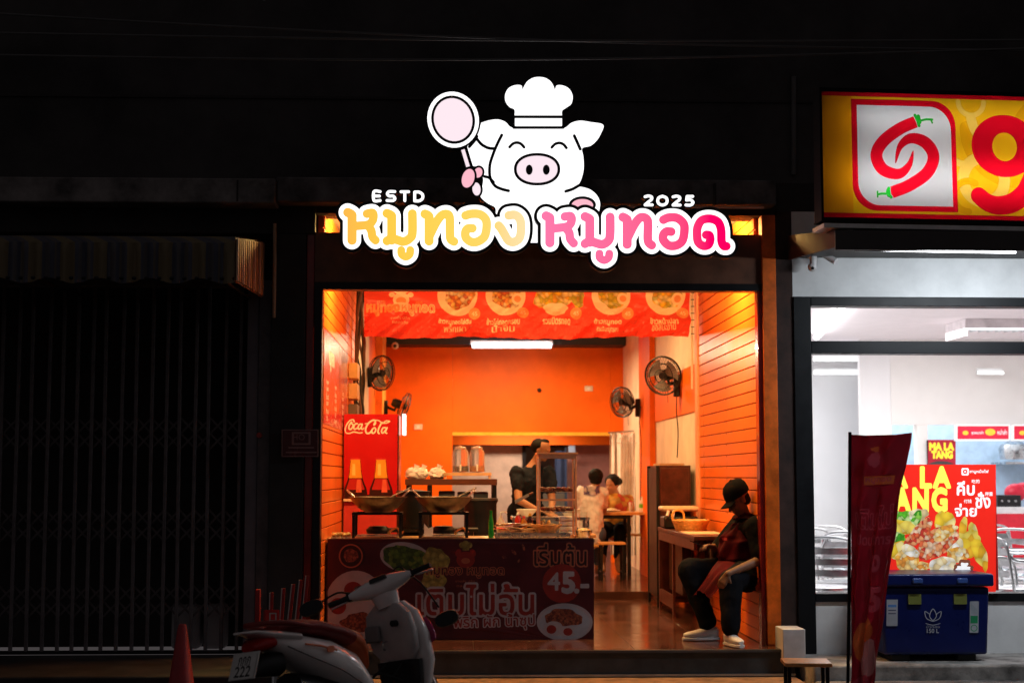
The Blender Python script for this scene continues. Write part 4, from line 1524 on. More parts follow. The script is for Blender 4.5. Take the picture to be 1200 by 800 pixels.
pr = lit('poster_red', (.88, .022, .012), .62)
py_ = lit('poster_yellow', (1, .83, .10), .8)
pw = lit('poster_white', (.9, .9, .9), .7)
fd1 = food('poster_food_yellow', [(.95, .62, .04), (.95, .72, .12), (.85, .45, .03), (.98, .8, .3)], 14, emit=.6)  # food prints glow too, in place of light from behind
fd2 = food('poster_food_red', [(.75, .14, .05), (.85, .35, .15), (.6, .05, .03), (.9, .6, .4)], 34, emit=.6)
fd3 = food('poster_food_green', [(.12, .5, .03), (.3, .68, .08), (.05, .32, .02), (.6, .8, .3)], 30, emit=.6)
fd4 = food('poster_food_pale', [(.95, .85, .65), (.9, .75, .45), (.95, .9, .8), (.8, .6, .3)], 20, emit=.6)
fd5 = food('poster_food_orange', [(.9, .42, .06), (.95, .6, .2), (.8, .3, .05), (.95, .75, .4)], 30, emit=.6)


def s6(u, v): return (900 + u / 2.58, 490 + v / 2.58)


def eb(u, v, rx, ry, ro=0, w=.05): return ell(*s6(u, v), rx / 2.58, ry / 2.58, ro, 30, w)


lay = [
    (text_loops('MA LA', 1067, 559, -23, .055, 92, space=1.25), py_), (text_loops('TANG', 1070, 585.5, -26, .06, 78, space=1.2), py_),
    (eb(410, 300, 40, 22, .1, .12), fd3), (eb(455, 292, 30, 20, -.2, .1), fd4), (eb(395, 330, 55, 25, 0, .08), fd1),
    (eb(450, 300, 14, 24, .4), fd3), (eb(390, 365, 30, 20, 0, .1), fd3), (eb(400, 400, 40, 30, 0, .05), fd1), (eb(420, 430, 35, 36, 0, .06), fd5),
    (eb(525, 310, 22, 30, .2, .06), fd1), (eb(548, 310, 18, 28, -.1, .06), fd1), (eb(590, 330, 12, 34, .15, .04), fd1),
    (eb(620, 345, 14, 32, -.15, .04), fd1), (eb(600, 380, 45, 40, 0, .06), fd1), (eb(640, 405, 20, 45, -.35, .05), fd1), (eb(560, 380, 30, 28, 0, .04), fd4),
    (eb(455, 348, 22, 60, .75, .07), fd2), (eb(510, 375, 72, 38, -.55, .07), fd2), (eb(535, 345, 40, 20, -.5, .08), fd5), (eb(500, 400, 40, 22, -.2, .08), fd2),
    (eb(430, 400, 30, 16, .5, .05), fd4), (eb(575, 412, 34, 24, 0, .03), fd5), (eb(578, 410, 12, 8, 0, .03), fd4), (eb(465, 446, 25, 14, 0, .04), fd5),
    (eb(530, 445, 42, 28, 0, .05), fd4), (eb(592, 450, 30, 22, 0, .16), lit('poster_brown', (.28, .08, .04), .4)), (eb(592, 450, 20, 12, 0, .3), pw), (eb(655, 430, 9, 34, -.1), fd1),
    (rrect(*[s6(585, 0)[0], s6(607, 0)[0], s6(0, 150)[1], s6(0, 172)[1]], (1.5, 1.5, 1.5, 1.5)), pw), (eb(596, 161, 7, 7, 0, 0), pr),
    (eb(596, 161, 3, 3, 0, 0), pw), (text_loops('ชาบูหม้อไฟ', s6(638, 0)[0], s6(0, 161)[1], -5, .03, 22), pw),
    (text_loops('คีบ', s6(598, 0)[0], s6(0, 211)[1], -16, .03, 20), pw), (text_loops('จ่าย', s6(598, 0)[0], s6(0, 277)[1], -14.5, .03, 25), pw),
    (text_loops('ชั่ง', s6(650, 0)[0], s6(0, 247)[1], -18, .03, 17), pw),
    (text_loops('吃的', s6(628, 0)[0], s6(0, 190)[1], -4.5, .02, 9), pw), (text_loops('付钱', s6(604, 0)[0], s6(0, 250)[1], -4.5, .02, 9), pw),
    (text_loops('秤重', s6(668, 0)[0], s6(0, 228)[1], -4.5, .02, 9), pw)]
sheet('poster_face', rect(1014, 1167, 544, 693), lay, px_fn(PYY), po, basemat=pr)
part('poster_board', MB().box(X(1014, PYY), X(1167, PYY), PYY + .004, PYY + .03, Z(693, PYY), Z(544, PYY)), mat('poster_red_edge', (.6, .02, .02), .5), po)

# cooler
CY = -.55
cz = lambda y: Z(y, CY)
ck = thing('ice_cooler', 'big dark blue ice cooler with lotus emblem, under the food poster', 'cooler', (X(1092, CY), CY + .22, -.07))
cb = mat('blue_cooler_plastic', (.004, .011, .10), .3, var=.12, scale=5, bump=.1)
cbx = MB()
xa0, xa1, xb0, xb1 = X(1033, CY), X(1153, CY), X(1028, CY), X(1156, CY)
cbx.add([(xa0, CY + .02, -.02), (xa1, CY + .02, -.02), (xa1, CY + .47, -.02), (xa0, CY + .47, -.02), (xb0, CY, cz(689)), (xb1, CY, cz(689)), (xb1, CY + .5, cz(689)), (xb0, CY + .5, cz(689))],
        [(0, 3, 2, 1), (4, 5, 6, 7), (0, 1, 5, 4), (1, 2, 6, 5), (2, 3, 7, 6), (3, 0, 4, 7)])
part('cooler_body', cbx, cb, ck, bevel=.02, seg=3)
part('lid', MB().box(xb0 - .03, xb1 + .03, CY - .025, CY + .52, cz(688), cz(673)), cb, ck, bevel=.018, seg=3)
for px in (1070, 1122):
    part('latch', MB().box(X(px - 5, CY), X(px + 7, CY), CY - .045, CY - .026, cz(684), cz(678)), mat('bright_blue_plastic', (.05, .11, .38), .3), ck, bevel=.006)
for px in (1061, 1114):
    part('sticker', MB().box(X(px, CY), X(px + 15, CY), CY - .008, CY + .01, cz(709), cz(697)), mat('lime_sticker', (.20, .22, .05), .5), ck)
stw = mat('sticker_white', (.42, .44, .5), .4)


def cfn(u, v):
    p = at(u, v, CY)
    t = (cz(689) - p.z) / (cz(689) + .02)
    return Vector((p.x, CY - .006 + .02 * t, p.z))


sheet('sticker', rect(1039, 1052, 702, 733), [(rect(1040.5, 1050.5, 708, 711), mat('sticker_blue', (.1, .25, .6), .4)), (rect(1041, 1050, 714, 715), cb), (rect(1041, 1050, 718, 719), cb)], cfn, ck, basemat=stw)
lotus = stroke_loops([(catmull([(1093.5, 727), (1089.5, 721), (1093.5, 713), (1097.5, 721), (1093.5, 727)]), .45), (catmull([(1093, 727.5), (1086, 724), (1084, 716), (1090, 719.5)]), .45),
                      (catmull([(1094, 727.5), (1101, 724), (1103, 716), (1097, 719.5)]), .45), (catmull([(1085, 730), (1093.5, 732), (1102, 730)]), .35)], 0, .25)
sheet('emblem', lotus, [], cfn, ck, basemat=stw)
sheet('lettering', text_loops('150 L', 1093.5, 738.8, -5, .02, 14) + text_loops('บัวทอง', 1093.5, 733.9, -3, .0, 16), [], cfn, ck, basemat=stw)
sheet('sticker', rrect(1136.5, 1147, 704, 741, (1, 1, 1, 1)), [(rect(1137.5, 1146, 721, 730), mat('sticker_green', (.02, .3, .12), .4)), (ell(1141.8, 735.5, 4, 4), mat('sticker_green')),
                                                              (ell(1141.8, 735.5, 3, 3), stw), ([[(1138, 706), (1145.5, 714), (1145.5, 719), (1138, 719)]], mat('sticker_grey', (.35, .4, .45), .4))], cfn, ck, basemat=stw)
for k in (0, 1):
    part('foot', MB().box(xa0 + .06 + k * .5, xa0 + .2 + k * .5, CY + .05, CY + .44, -.07, -.018), M['rubber'], ck, bevel=.008)

# tall fabric banner on pole
FY = -2.3
bn = thing('fabric_banner', 'tall dark red fabric banner on a thin black pole, narrowing downward, before the cooler', 'banner', at(997, 860, FY))
part('pole', MB().tube([at(996, 506, FY), at(995, 700, FY), at(993, 842, FY)], .011, 8), M['black'], bn)
bnm = translucent('maroon_banner_cloth', (.26, .010, .022), .3)
bn2 = translucent('faint_banner_print', (.36, .05, .075), .3)
bn3 = translucent('banner_orange_print', (.45, .10, .03), .3)
bn4 = translucent('banner_pale_print', (.42, .17, .17), .3)


def bfn(u, v):
    # u 0..70 v 0..335 in px from the top
    t = min(1, max(0, v / 335))
    wdt = 68 - 47 * t ** .85
    uu = u / 70
    fold = .055 * math.sin(uu * 15 + t * 3) * (.35 + .65 * t) + .10 * uu * uu + .02 * math.sin(t * 20 + uu * 6)
    fold += .022 * math.sin(uu * 34 + t * 9) * t + .014 * math.sin(uu * 9 - t * 38) + .010 * math.sin(t * 61 + uu * 13)
    p = at(997 + uu * wdt + 1.2 * math.sin(t * 23) * uu, 509 + v - 2 * uu, FY)
    return Vector((p.x, FY - fold * .6, p.z - .012 * math.sin(PI * uu)))


sheet('banner_cloth', rect(0, 70, 0, 335), [
    (rect(20, 58, 48, 58), bn3), (text_loops('หมูทอง', 38, 53, -7, .03, 32), bn2), (ell(30, 28, 7, 9, 0, 20, .1), bn2), (ell(30, 16, 5, 3, 0, 20, .2), bn3),
    (text_loops('เติมไม่', 35, 96, -26, .06, 54), bn2), (text_loops('เติมไม่', 35, 96, -26, .01, 54), bnm), (text_loops('ปิดบริการ', 36, 122, -12, .03, 50), bn2), (text_loops('ง', 44, 150, -18, .04, 14), bn2),
    (text_loops('5', 46, 192, -26, .06, 18), bn2), (ell(30, 240, 20, 26, .2, 26, .08), bn3), (ell(44, 262, 18, 22, .3, 26, .1), bn4), (ell(30, 300, 24, 20, 0, 26, .08), bn2)],
      bfn, bn, tess=((0, 70, 44), (0, 335, 110)), basemat=bnm)
part('base_plate', MB().box(at(993, 842, FY).x - .14, at(993, 842, FY).x + .2, FY - .18, FY + .18, STREET, STREET + .03), M['black'], bn)

# wooden stool in front
def make_stool(label, loc, w, d, h, group=None, name='wooden_stool', top=None):
    t = thing(name, label, 'stool', loc, group)
    part('seat', MB().box(-w / 2, w / 2, -d / 2, d / 2, h - .025, h), top or M['wood'], t, world=False, bevel=.004)
    for sx in (-1, 1):
        for sy in (-1, 1):
            part('leg', MB().box(sx * (w / 2 - .03) - .012, sx * (w / 2 - .03) + .012, sy * (d / 2 - .03) - .012, sy * (d / 2 - .03) + .012, 0, h - .026), M['black'], t, world=False)
    for sx in (-1, 1):
        part('stretcher', MB().box(sx * (w / 2 - .03) - .009, sx * (w / 2 - .03) + .009, -d / 2 + .045, d / 2 - .045, .1, .12), M['black'], t, world=False)
    return t


st_ = make_stool('low stool with pale wood seat on the street before the white box', (X(941, -1.62), -1.62, STREET), .31, .30, .45)
st_.rotation_euler.z = R(-6)
st2_ = make_stool('second pale wood stool, mostly below the photo edge', (X(950, -2.0), -2.02, STREET), .2, .2, .26, top=M['wood'])
tag(part('white_box', MB().box(X(912, -.3), X(938, -.3), -.38, -.10, -.068, Z(738, -.38)), mat('painted_white_box', (.62, .6, .6), .5, var=.12), bevel=.006),
    'small white painted box at the foot of the orange post', 'box')

# ==================================================================== COUNTER with food
Yc = .45
ct = thing('serving_counter', 'serving counter wrapped in a dark food banner, in the shop doorway', 'counter', (X(540, Yc), Yc + .4, 0))
kx0, kx1 = X(384, Yc), X(695, Yc)
zc = Z(631, Yc)
part('counter_body', MB().box(kx0, kx1, Yc + .006, Yc + .62, .004, zc - .03), mat('counter_dark', (.05, .02, .02), .6), ct)
part('countertop', MB().box(kx0 - .01, kx1 + .02, Yc + .02, Yc + .64, zc - .029, zc), mat('amber_board', (.70, .45, .25), .35, var=.2), ct, bevel=.004)
cbm = mat('banner_maroon', (.075, .008, .011), .38, var=.25, scale=3)


def s4(u, v): return (370 + u / 3.53, 610 + v / 3.53)


def e4(u, v, rx, ry=None, ro=0, w=0): return ell(*s4(u, v), rx / 3.53, (ry or rx) / 3.53, ro, 34, w)


def t4(s, u, v, h, g, wd=None, rot=0, hh=.03): return text_loops(s, *s4(u, v), -h / 3.53, g, wd / 3.53 if wd else None, hh, rot=rot)


P_w = mat('banner_print_white', (.36, .32, .33), .4, var=.1)
P_o = mat('banner_print_orange', (.36, .10, .05), .4)
P_r = mat('banner_print_red', (.24, .02, .014), .4)
P_g = food('banner_print_green', [(.07, .13, .02), (.16, .22, .03), (.04, .08, .015), (.1, .18, .02)], 30)
P_y = food('banner_print_yellow', [(.34, .26, .05), (.42, .33, .08), (.28, .2, .04)], 26)
P_m = food('banner_print_meat', [(.25, .06, .03), (.15, .03, .02), (.33, .1, .05)], 60)
P_b = mat('banner_print_dark', (.03, .008, .008), .4)
lay = [(e4(150, 145, 56), P_b), (e4(145, 145, 50), P_o), (e4(145, 145, 44), P_b), (e4(145, 143, 30, 28, 0, .05), P_m),
       (e4(165, 350, 128, 145), P_w), (e4(155, 285, 38, 34), P_r), (e4(92, 352, 34, 34), P_r), (e4(175, 420, 70, 40, 0, .1), P_m),
       (e4(370, 150, 105, 62, .15), P_w), (e4(370, 155, 95, 52, .15, .06), P_g), (e4(495, 170, 55, 60, 0, .08), P_y), (e4(350, 130, 40, 30, 0, .1), P_g), (e4(490, 240, 50, 45, 0, .08), P_y),
       (e4(620, 160, 38, 34, 0, 0), P_r), (e4(590, 132, 12, 16, .4), P_r), (e4(650, 132, 12, 16, -.4), P_r), (e4(620, 165, 18, 12), P_o),
       (e4(605, 100, 12), P_y), (e4(620, 95, 14), P_y), (e4(636, 100, 12), P_y), (rect(*s4(608, 0)[:1], *s4(634, 0)[:1], s4(0, 105)[1], s4(0, 122)[1]), P_y),
       (t4('หมูทอง หมูทอด', 618, 214, 42, .06, 320), P_o), (t4('หมูทอง หมูทอด', 618, 214, 42, .0, 320), P_b),
       (t4('ขายส่ง ปลีก', 618, 248, 11, .0, 80), P_o), (t4('ตลอดวัน', 618, 268, 11, .0, 70), P_o),
       (t4('เติมไม่อั้น', 662, 325, 128, .075, 480), P_w), (t4('เติมไม่อั้น', 662, 325, 128, .015, 480), P_r),
       (t4('พริก ผัก น้ำซุป', 738, 418, 66, .085, 335, rot=-.03), P_w), (t4('พริก ผัก น้ำซุป', 738, 418, 66, .012, 335, rot=-.03), P_r),
       (t4('เริ่มต้น', 1012, 140, 90, .07, 215), P_o), (t4('เริ่มต้น', 1012, 140, 90, .01, 215), P_b),
       (e4(1018, 258, 80), P_r), (t4('4', 985, 250, 72, .02), P_w), (t4('5', 1045, 255, 82, .05), P_w), (t4('.-', 1100, 280, 34, .03), P_w),
       (e4(1030, 418, 116, 78), P_w), (e4(1030, 420, 104, 68), mat('banner_print_grey', (.32, .34, .38), .4)), (e4(1025, 400, 78, 36, .05, .08), P_m),
       (e4(985, 445, 42, 30, .1, .03), P_w), (e4(975, 448, 20, 18), P_r), (e4(1045, 458, 36, 22, 0, .03), P_w), (e4(1043, 458, 19, 16), P_r), (e4(1095, 455, 26, 20), mat('banner_print_grey')),
       (e4(820, 130, 14, 6, .8), P_m), (e4(860, 110, 16, 5, 1.2), P_m), (e4(780, 150, 10, 6, .3), P_m), (e4(840, 165, 9, 4, 2), P_m)]
sheet('front_banner', rect(384, 696, 631, 749), lay, lambda u, v: at(u, v, Yc) + Vector((0, .002 * math.sin(u * .11) - .001, 0)), ct, basemat=cbm)
part('banner_hem', MB().box(kx0, kx1, Yc - .004, Yc + .004, zc - .002, zc + .006), mat('banner_hem', (.25, .1, .06), .5), ct)


# woks on stands
def wok_set(px, label):
    Yw = .78
    p = at(px, 604, Yw)
    t = thing('wok', label, 'wok', (p.x, Yw, zc + .36 - .15), 'steel woks on gas stands')
    rr = .235
    zr = Z(582, Yw) - (zc + .21)
    mw = mat('worn_wok_steel', (.15, .12, .10), .38, .9, var=.35, scale=9)
    part('bowl', MB().lathe([(.01, zr - .14), (.09, zr - .135), (.16, zr - .09), (.21, zr - .04), (rr, zr), (rr + .008, zr + .002), (rr - .004, zr - .004), (.205, zr - .035), (.155, zr - .08), (.08, zr - .125), (.01, zr - .13)], (0, 0, 0), 36),
         mw, t, world=False)
    part('broth', MB().lathe([(.01, zr - .05), (.19, zr - .05)], (0, 0, 0), 28), mat('dark_oil', (.12, .04, .01), .08), t, world=False)
    for s in (-1, 1):
        part('handle', MB().tube(catmull([(s * .20, -.06, zr), (s * .245, -.05, zr + .045), (s * .255, 0, zr + .055), (s * .245, .05, zr + .045), (s * .20, .06, zr)], n=5), .007), M['steel'], t, world=False)
    g = thing('gas_stand', 'black gas burner stand under the ' + ('left' if px < 470 else 'right') + ' wok', 'stove', (p.x, Yw, zc + .002), 'black gas burner stands')
    hs_ = zr + .21 - .125
    for sx in (-1, 1):
        for sy in (-1, 1):
            part('leg', MB().box(sx * .19 - .012, sx * .19 + .012, sy * .16 - .012, sy * .16 + .012, 0, hs_ - .02), M['black'], g, world=False)
    part('top_rim', MB().box(-.205, .205, -.175, -.15, hs_ - .019, hs_).box(-.205, .205, .15, .175, hs_ - .019, hs_).box(-.205, -.18, -.149, .149, hs_ - .019, hs_).box(.18, .205, -.149, .149, hs_ - .019, hs_),
         M['black'], g, world=False)
    part('burner', MB().lathe([(.01, .03), (.09, .03), (.10, .06), (.07, .09), (.01, .095)], (0, 0, 0), 20), M['black'], g, world=False)
    part('tray', MB().box(-.17, .17, -.14, .14, .012, .022), M['steel'], g, world=False)
    part('valve', MB().cone((.1, -.19, .04), (.1, -.15, .04), .014), mat('brass', (.6, .35, .1), .3, .9), g, world=False)
    part('hose', MB().tube(catmull([(.1, -.16, .05), (.16, -.13, .08), (.19, .0, .03), (.2, .2, .04)], n=5), .008), mat('orange_hose', (.6, .2, .05), .5), g, world=False)


wok_set(443, 'left steel wok with loop handles on the counter')
wok_set(520, 'right steel wok with loop handles on the counter')
# things below woks
t = thing('paper_pack', 'folded white paper pack between the burner stands', 'pack', at(500, 628, .62))
part('pack_body', MB().poly([at(497, 628, .6), at(507, 628, .6), at(508, 616, .6), at(502, 619, .6), at(497, 613, .6)], (0, .02, 0)), M['cloth_white'], t)
# display case on the counter
Yd = .62
dc = thing('display_case', 'tall glass display case with copper coloured frame on the counter', 'display case', (X(653, Yd), Yd + .15, zc))
dm = mat('copper_wood_frame', (.85, .38, .18), .3, .0, var=.15)
dx0, dx1, dz1, dy1 = X(631, Yd), X(676, Yd), Z(534, Yd), Yd + .32
f_ = .016
for (xx, yy) in ((dx0, Yd), (dx1 - f_, Yd), (dx0, dy1 - f_), (dx1 - f_, dy1 - f_)):
    part('frame_post', MB().box(xx, xx + f_, yy, yy + f_, zc + .002, dz1), dm, dc, bevel=.002)
for zz in (zc + .002, zc + .30, dz1 - .02):
    h_ = .012 if zz < dz1 - .05 else .034
    part('frame_rail', MB().box(dx0 + f_, dx1 - f_, Yd + .001, Yd + f_ - .001, zz, zz + h_).box(dx0 + f_, dx1 - f_, dy1 - f_ + .001, dy1 - .001, zz, zz + h_)
         .box(dx0 + .001, dx0 + f_ - .001, Yd + f_, dy1 - f_, zz, zz + h_).box(dx1 - f_ + .001, dx1 - .001, Yd + f_, dy1 - f_, zz, zz + h_), dm, dc)
part('top_panel', MB().box(dx0 - .01, dx1 + .01, Yd - .01, dy1 + .01, dz1 + .015, dz1 + .03), dm, dc)
for zz in (zc + .2, zc + .36):
    part('shelf', MB().box(dx0 + f_, dx1 - f_, Yd + f_, dy1 - f_, zz, zz + .004), glass, dc)
part('pane', MB().box(dx0 + f_, dx1 - f_, Yd + .004, Yd + .008, zc + .02, dz1 - .02), glass, dc)
part('pane', MB().box(dx0 + .004, dx0 + .008, Yd + f_, dy1 - f_, zc + .02, dz1 - .02), glass, dc)
part('pane', MB().box(dx1 - .008, dx1 - .004, Yd + f_, dy1 - f_, zc + .02, dz1 - .02), glass, dc)
mt = food('fried_pork_glaze', [(.35, .09, .03), (.22, .05, .02), (.5, .18, .06), (.28, .05, .03)], 40, .3)
for zz, n_, gg in ((zc + .21, 7, 'fried pork pieces on the lower case shelf'), (zc + .37, 6, 'fried pork pieces on the upper case shelf')):
    for k in range(n_):
        m_ = MB().ball((dx0 + .05 + (dx1 - dx0 - .1) * k / (n_ - 1), Yd + .1 + .1 * random.random(), zz + .022), (.028, .05, .02), 10, 7, (random.random() * .3, random.random() * .3, random.random() * 3))
        tag(part('pork_piece', m_, mt), 'reddish fried pork piece on the ' + ('lower' if zz < zc + .3 else 'upper') + ' shelf of the glass display case', 'food', gg)
# tray of skewers & basket
Yt = .58
tr = thing('food_tray', 'long steel tray along the counter front, heaped with skewers', 'tray', (X(620, Yt), Yt + .1, zc))
tx0, tx1 = X(580, Yt), X(668, Yt)
part('tray_body', MB().box(tx0, tx1, Yt, Yt + .22, zc + .002, zc + .008).box(tx0, tx1, Yt, Yt + .006, zc + .008, zc + .04).box(tx0, tx1, Yt + .214, Yt + .22, zc + .008, zc + .04)
     .box(tx0, tx0 + .006, Yt, Yt + .22, zc + .008, zc + .04).box(tx1 - .006, tx1, Yt, Yt + .22, zc + .008, zc + .04), M['steel'], tr)
random.seed(11)
skm = mat('bamboo_skewer', (.72, .40, .18), .5)
for k in range(16):
    a = random.uniform(-.5, .5) + (PI if random.random() < .35 else 0)
    c = Vector((random.uniform(tx0 + .08, tx0 + .34), Yt + .1 + random.uniform(-.04, .05), zc + .05 + .004 * k))
    d = Vector((math.cos(a), math.sin(a) * .3, random.uniform(-.12, .2)))
    t = thing('skewer', 'bamboo meat skewer in the heap on the long steel tray', 'skewer', c, 'skewers heaped on the steel tray')
    part('stick', MB().cone(c - d * .12, c + d * .12, .0035, .003, 6), skm, t)
    if k % 2: part('meat', MB().loft([(c - d * (.02 - .028 * j) + Vector((0, 0, .002)), (0, 1, 0), (0, 0, 1), .012 + .004 * (j % 2), .008) for j in range(5)], 8), mt, t)
bk = thing('wicker_basket', 'shallow woven basket on the counter beside the skewers', 'basket', (X(640, Yt), Yt + .1, zc + .03))
wm_ = mat('wicker', (.62, .30, .10), .6, var=.3, scale=40)
q = MB()
cb_ = Vector((X(641, Yt), Yt + .1, zc + .042))
for j in range(8):
    r_ = .07 + .008 * j
    q.tube([cb_ + Vector((r_ * math.cos(2 * PI * i / 24), r_ * .8 * math.sin(2 * PI * i / 24), .009 * j + .003 * (-1) ** i)) for i in range(24)], .0048, 6, True)
part('rim', q, wm_, bk)
part('basket_base', MB().lathe([(.004, .0), (.075, .0), (.078, .006), (.004, .006)], cb_, 20), wm_, bk)
for k in range(6):
    part('crackling', MB().ball(cb_ + Vector((.05 * math.cos(k), .04 * math.sin(k), .06 + .008 * (k % 3))), (.035, .03, .016), 8, 6, (k, k * .5, k)), food('crackling', [(.8, .42, .12), (.7, .3, .08), (.85, .55, .2)], 60), bk)
# red plates near tray
t = thing('red_plate', 'red plate of sliced meat left of the basket on the counter', 'plate', at(596, 618, .9))
part('dish', MB().lathe([(.01, 0), (.08, .0), (.12, .02), (.115, .024), (.078, .006), (.01, .006)], Vector((X(598, .9), .92, zc + .05)), 24), mat('red_melamine', (.6, .03, .04), .3), t)
part('slices', MB().ball(Vector((X(598, .9), .92, zc + .065)), (.08, .07, .02), 14, 8), mt, t)
part('stand', MB().cone(Vector((X(598, .9), .92, zc + .002)), Vector((X(598, .9), .92, zc + .05)), .05, .04, 16), M['steel'], t)
# bottles
gb = thing('green_bottle', 'slim green bottle standing on the counter right of the woks', 'bottle', (X(575.5, .56), .56, zc))
part('bottle_body', MB().lathe([(.004, 0), (.022, .002), (.022, .13), (.013, .17), (.011, .2)], (0, 0, .002), 16, cap=True), mat('green_plastic', (.01, .22, .02), .25, coat=.3), gb, world=False)
part('cap', MB().cone((0, 0, .203), (0, 0, .225), .012, .012), mat('green_plastic'), gb, world=False)
sb = thing('pump_bottle', 'white pump bottle standing behind the green bottle', 'bottle', (X(587, 1.0), 1.0, zc))
part('bottle_body', MB().lathe([(.004, 0), (.032, .002), (.032, .12), (.013, .15), (.012, .165)], (0, 0, .002), 16, cap=True), mat('milky_plastic', (.7, .6, .55), .35), sb, world=False)
part('pump', MB().tube([(0, 0, .168), (0, 0, .20), (.045, 0, .205), (.05, 0, .19)], .006), M['white'], sb, world=False)
t = thing('card_machine', 'small black box with a red light on the counter left of the display case', 'device', at(604, 612, 1.0))
p = Vector((X(605, 1.0), 1.0, zc))
part('device_body', MB().box(p.x - .05, p.x + .05, .96, 1.04, zc + .003, zc + .1), M['blackp'], t, bevel=.006)
part('indicator', MB().cone((p.x, .955, zc + .04), (p.x, .96, zc + .04), .02), mat('pinkish_dial', (.8, .3, .25), .4), t)
t = thing('clear_cup_stack', 'stack of clear cups at the right end of the counter', 'cups', (X(683, .8), .8, zc))
for k in range(4):
    part('cup', MB().lathe([(.028, .0), (.038, .11), (.04, .112)], (0, 0, .004 + .045 * k), 16), glass, t, world=False)
t = thing('condiment_tray', 'amber tray of condiments at the right end of the counter', 'tray', (X(690, .7), .7, zc))
part('tray_body', MB().box(-.09, .05, -.12, .12, .002, .03), mat('amber_tray', (.8, .35, .1), .3), t, world=False, bevel=.006)

# more goods on and behind the counter
def jar(label, px, Y, z, rad, h, m, capm, grp, name='sauce_bottle'):
    t = thing(name, label, 'bottle', (X(px, Y), Y, z), grp)
    part('bottle_body', MB().lathe([(.004, 0), (rad, .002), (rad, h * .68), (rad * .55, h * .82), (rad * .5, h * .88)], (0, 0, .002), 16, cap=True), m, t, world=False)
    part('cap', MB().cone((0, 0, h * .885), (0, 0, h), rad * .55, rad * .3), capm, t, world=False)


jar('red sauce bottle, left of the three behind the skewer tray', 607, 1.02, zc, .028, .20, mat('chilli_sauce', (.55, .03, .01), .25), M['white'], 'sauce bottles behind the skewer tray')
jar('amber sauce bottle, middle of the three behind the skewer tray', 614, 1.0, zc, .026, .17, mat('amber_sauce', (.55, .22, .03), .25), mat('cap_red', (.5, .02, .02), .4), 'sauce bottles behind the skewer tray')
jar('dark sauce bottle, right of the three behind the skewer tray', 621, 1.03, zc, .026, .19, mat('soy_sauce', (.03, .008, .004), .2), mat('cap_yellow', (.7, .4, .03), .4), 'sauce bottles behind the skewer tray')
for k, (px, lab) in enumerate(((459, 'long steel ladle resting in the left wok'), (537, 'long steel skimmer resting in the right wok'))):
    zr = Z(582, .78)
    t = thing('ladle', lab, 'ladle', (X(px, .78), .78, zr), 'ladles in the woks')
    x_ = X(px, .78)
    part('shaft', MB().tube([(x_ - .09, .74, zr - .05), (x_ + .02, .80, zr + .015), (x_ + .15, .88, zr + .075)], .006, 8), M['steel'], t)
    part('cup', MB().ball((x_ - .10, .74, zr - .045), (.045, .045, .02), 14, 8), M['steel'], t)
t = thing('steel_tray', 'shallow steel tray at the left end of the counter beside the stove', 'tray', (X(398, .7), .7, zc))
part('tray_body', MB().box(X(390, .7), X(411, .7), .56, .86, zc + .002, zc + .012), M['steel'], t)
for k in range(5):
    part('dumpling', MB().ball((X(393 + 4 * k, .7), .62 + .05 * (k % 3), zc + .03), (.024, .03, .018), 10, 6), food('fritter', [(.7, .35, .1), (.8, .5, .2), (.6, .25, .06)], 60), t)
t = thing('foam_box_stack', 'stack of white foam takeaway boxes behind the glass display case', 'boxes', (X(664, 1.25), 1.25, .0))
for k in range(4):
    part('foam_box', MB().box(X(656, .95), X(673, .95), .965, 1.085, zc + .003 + k * .042, zc + .040 + k * .042), M['cloth_white'], t, bevel=.008)
t = thing('paper_roll', 'upright white paper roll on the counter near the green bottle', 'paper roll', (X(594, .9), .9, zc))
part('roll', MB().lathe([(.015, .0), (.05, .0), (.05, .11), (.015, .11)], (0, 0, .003), 20), M['cloth_white'], t, world=False)
t = thing('noodle_tub', 'wide tub of pale noodles at the right part of the counter', 'tub', (X(684, .62), .62, zc))
part('tub_shell', MB().lathe([(.01, 0), (.055, 0), (.07, .06), (.065, .06), (.05, .01)], (0, 0, .003), 20), M['steel'], t, world=False)
part('noodles', MB().ball((0, 0, .055), (.06, .06, .025), 14, 8), food('noodle_pile', [(.85, .6, .25), (.9, .7, .35), (.75, .45, .15)], 70), t, world=False)
tag(part('stock_pot', MB().lathe([(.01, 0), (.14, .002), (.14, .30), (.15, .305), (.15, .315), (.01, .33)], (X(484, 1.25), 1.3, .86), 24), mat('blackened_pot', (.014, .013, .014), .45, .5)), 'blackened stock pot between the two woks, a little behind them', 'pot')
tag(part('pot_table', MB().box(X(440, 1.4), X(560, 1.4), 1.12, 1.5, .83, .857).box(X(442, 1.4), X(445, 1.4), 1.14, 1.48, .002, .829).box(X(555, 1.4), X(558, 1.4), 1.14, 1.48, .002, .829), M['black']), 'black side table behind the counter under the stock pot', 'table')
for k in range(5):
    tag(part('storage_box', MB().box(X(482 + 19 * k, Yr_ := 2.8), X(499 + 19 * k, Yr_), 2.78, 3.1, .522, .70 + .03 * (k % 3)), mat(('kraft_box', 'navy_box', 'green_box', 'grey_box', 'brown_carton')[k], ((.4, .2, .1), (.03, .04, .09), (.03, .12, .05), (.2, .18, .17), (.25, .12, .06))[k], .6), bevel=.008),
        ('brown kraft box', 'navy box', 'green box', 'grey box', 'dark brown carton')[k] + ' on the lower shelf of the steel rack', 'box', 'boxes on the lower rack shelf')

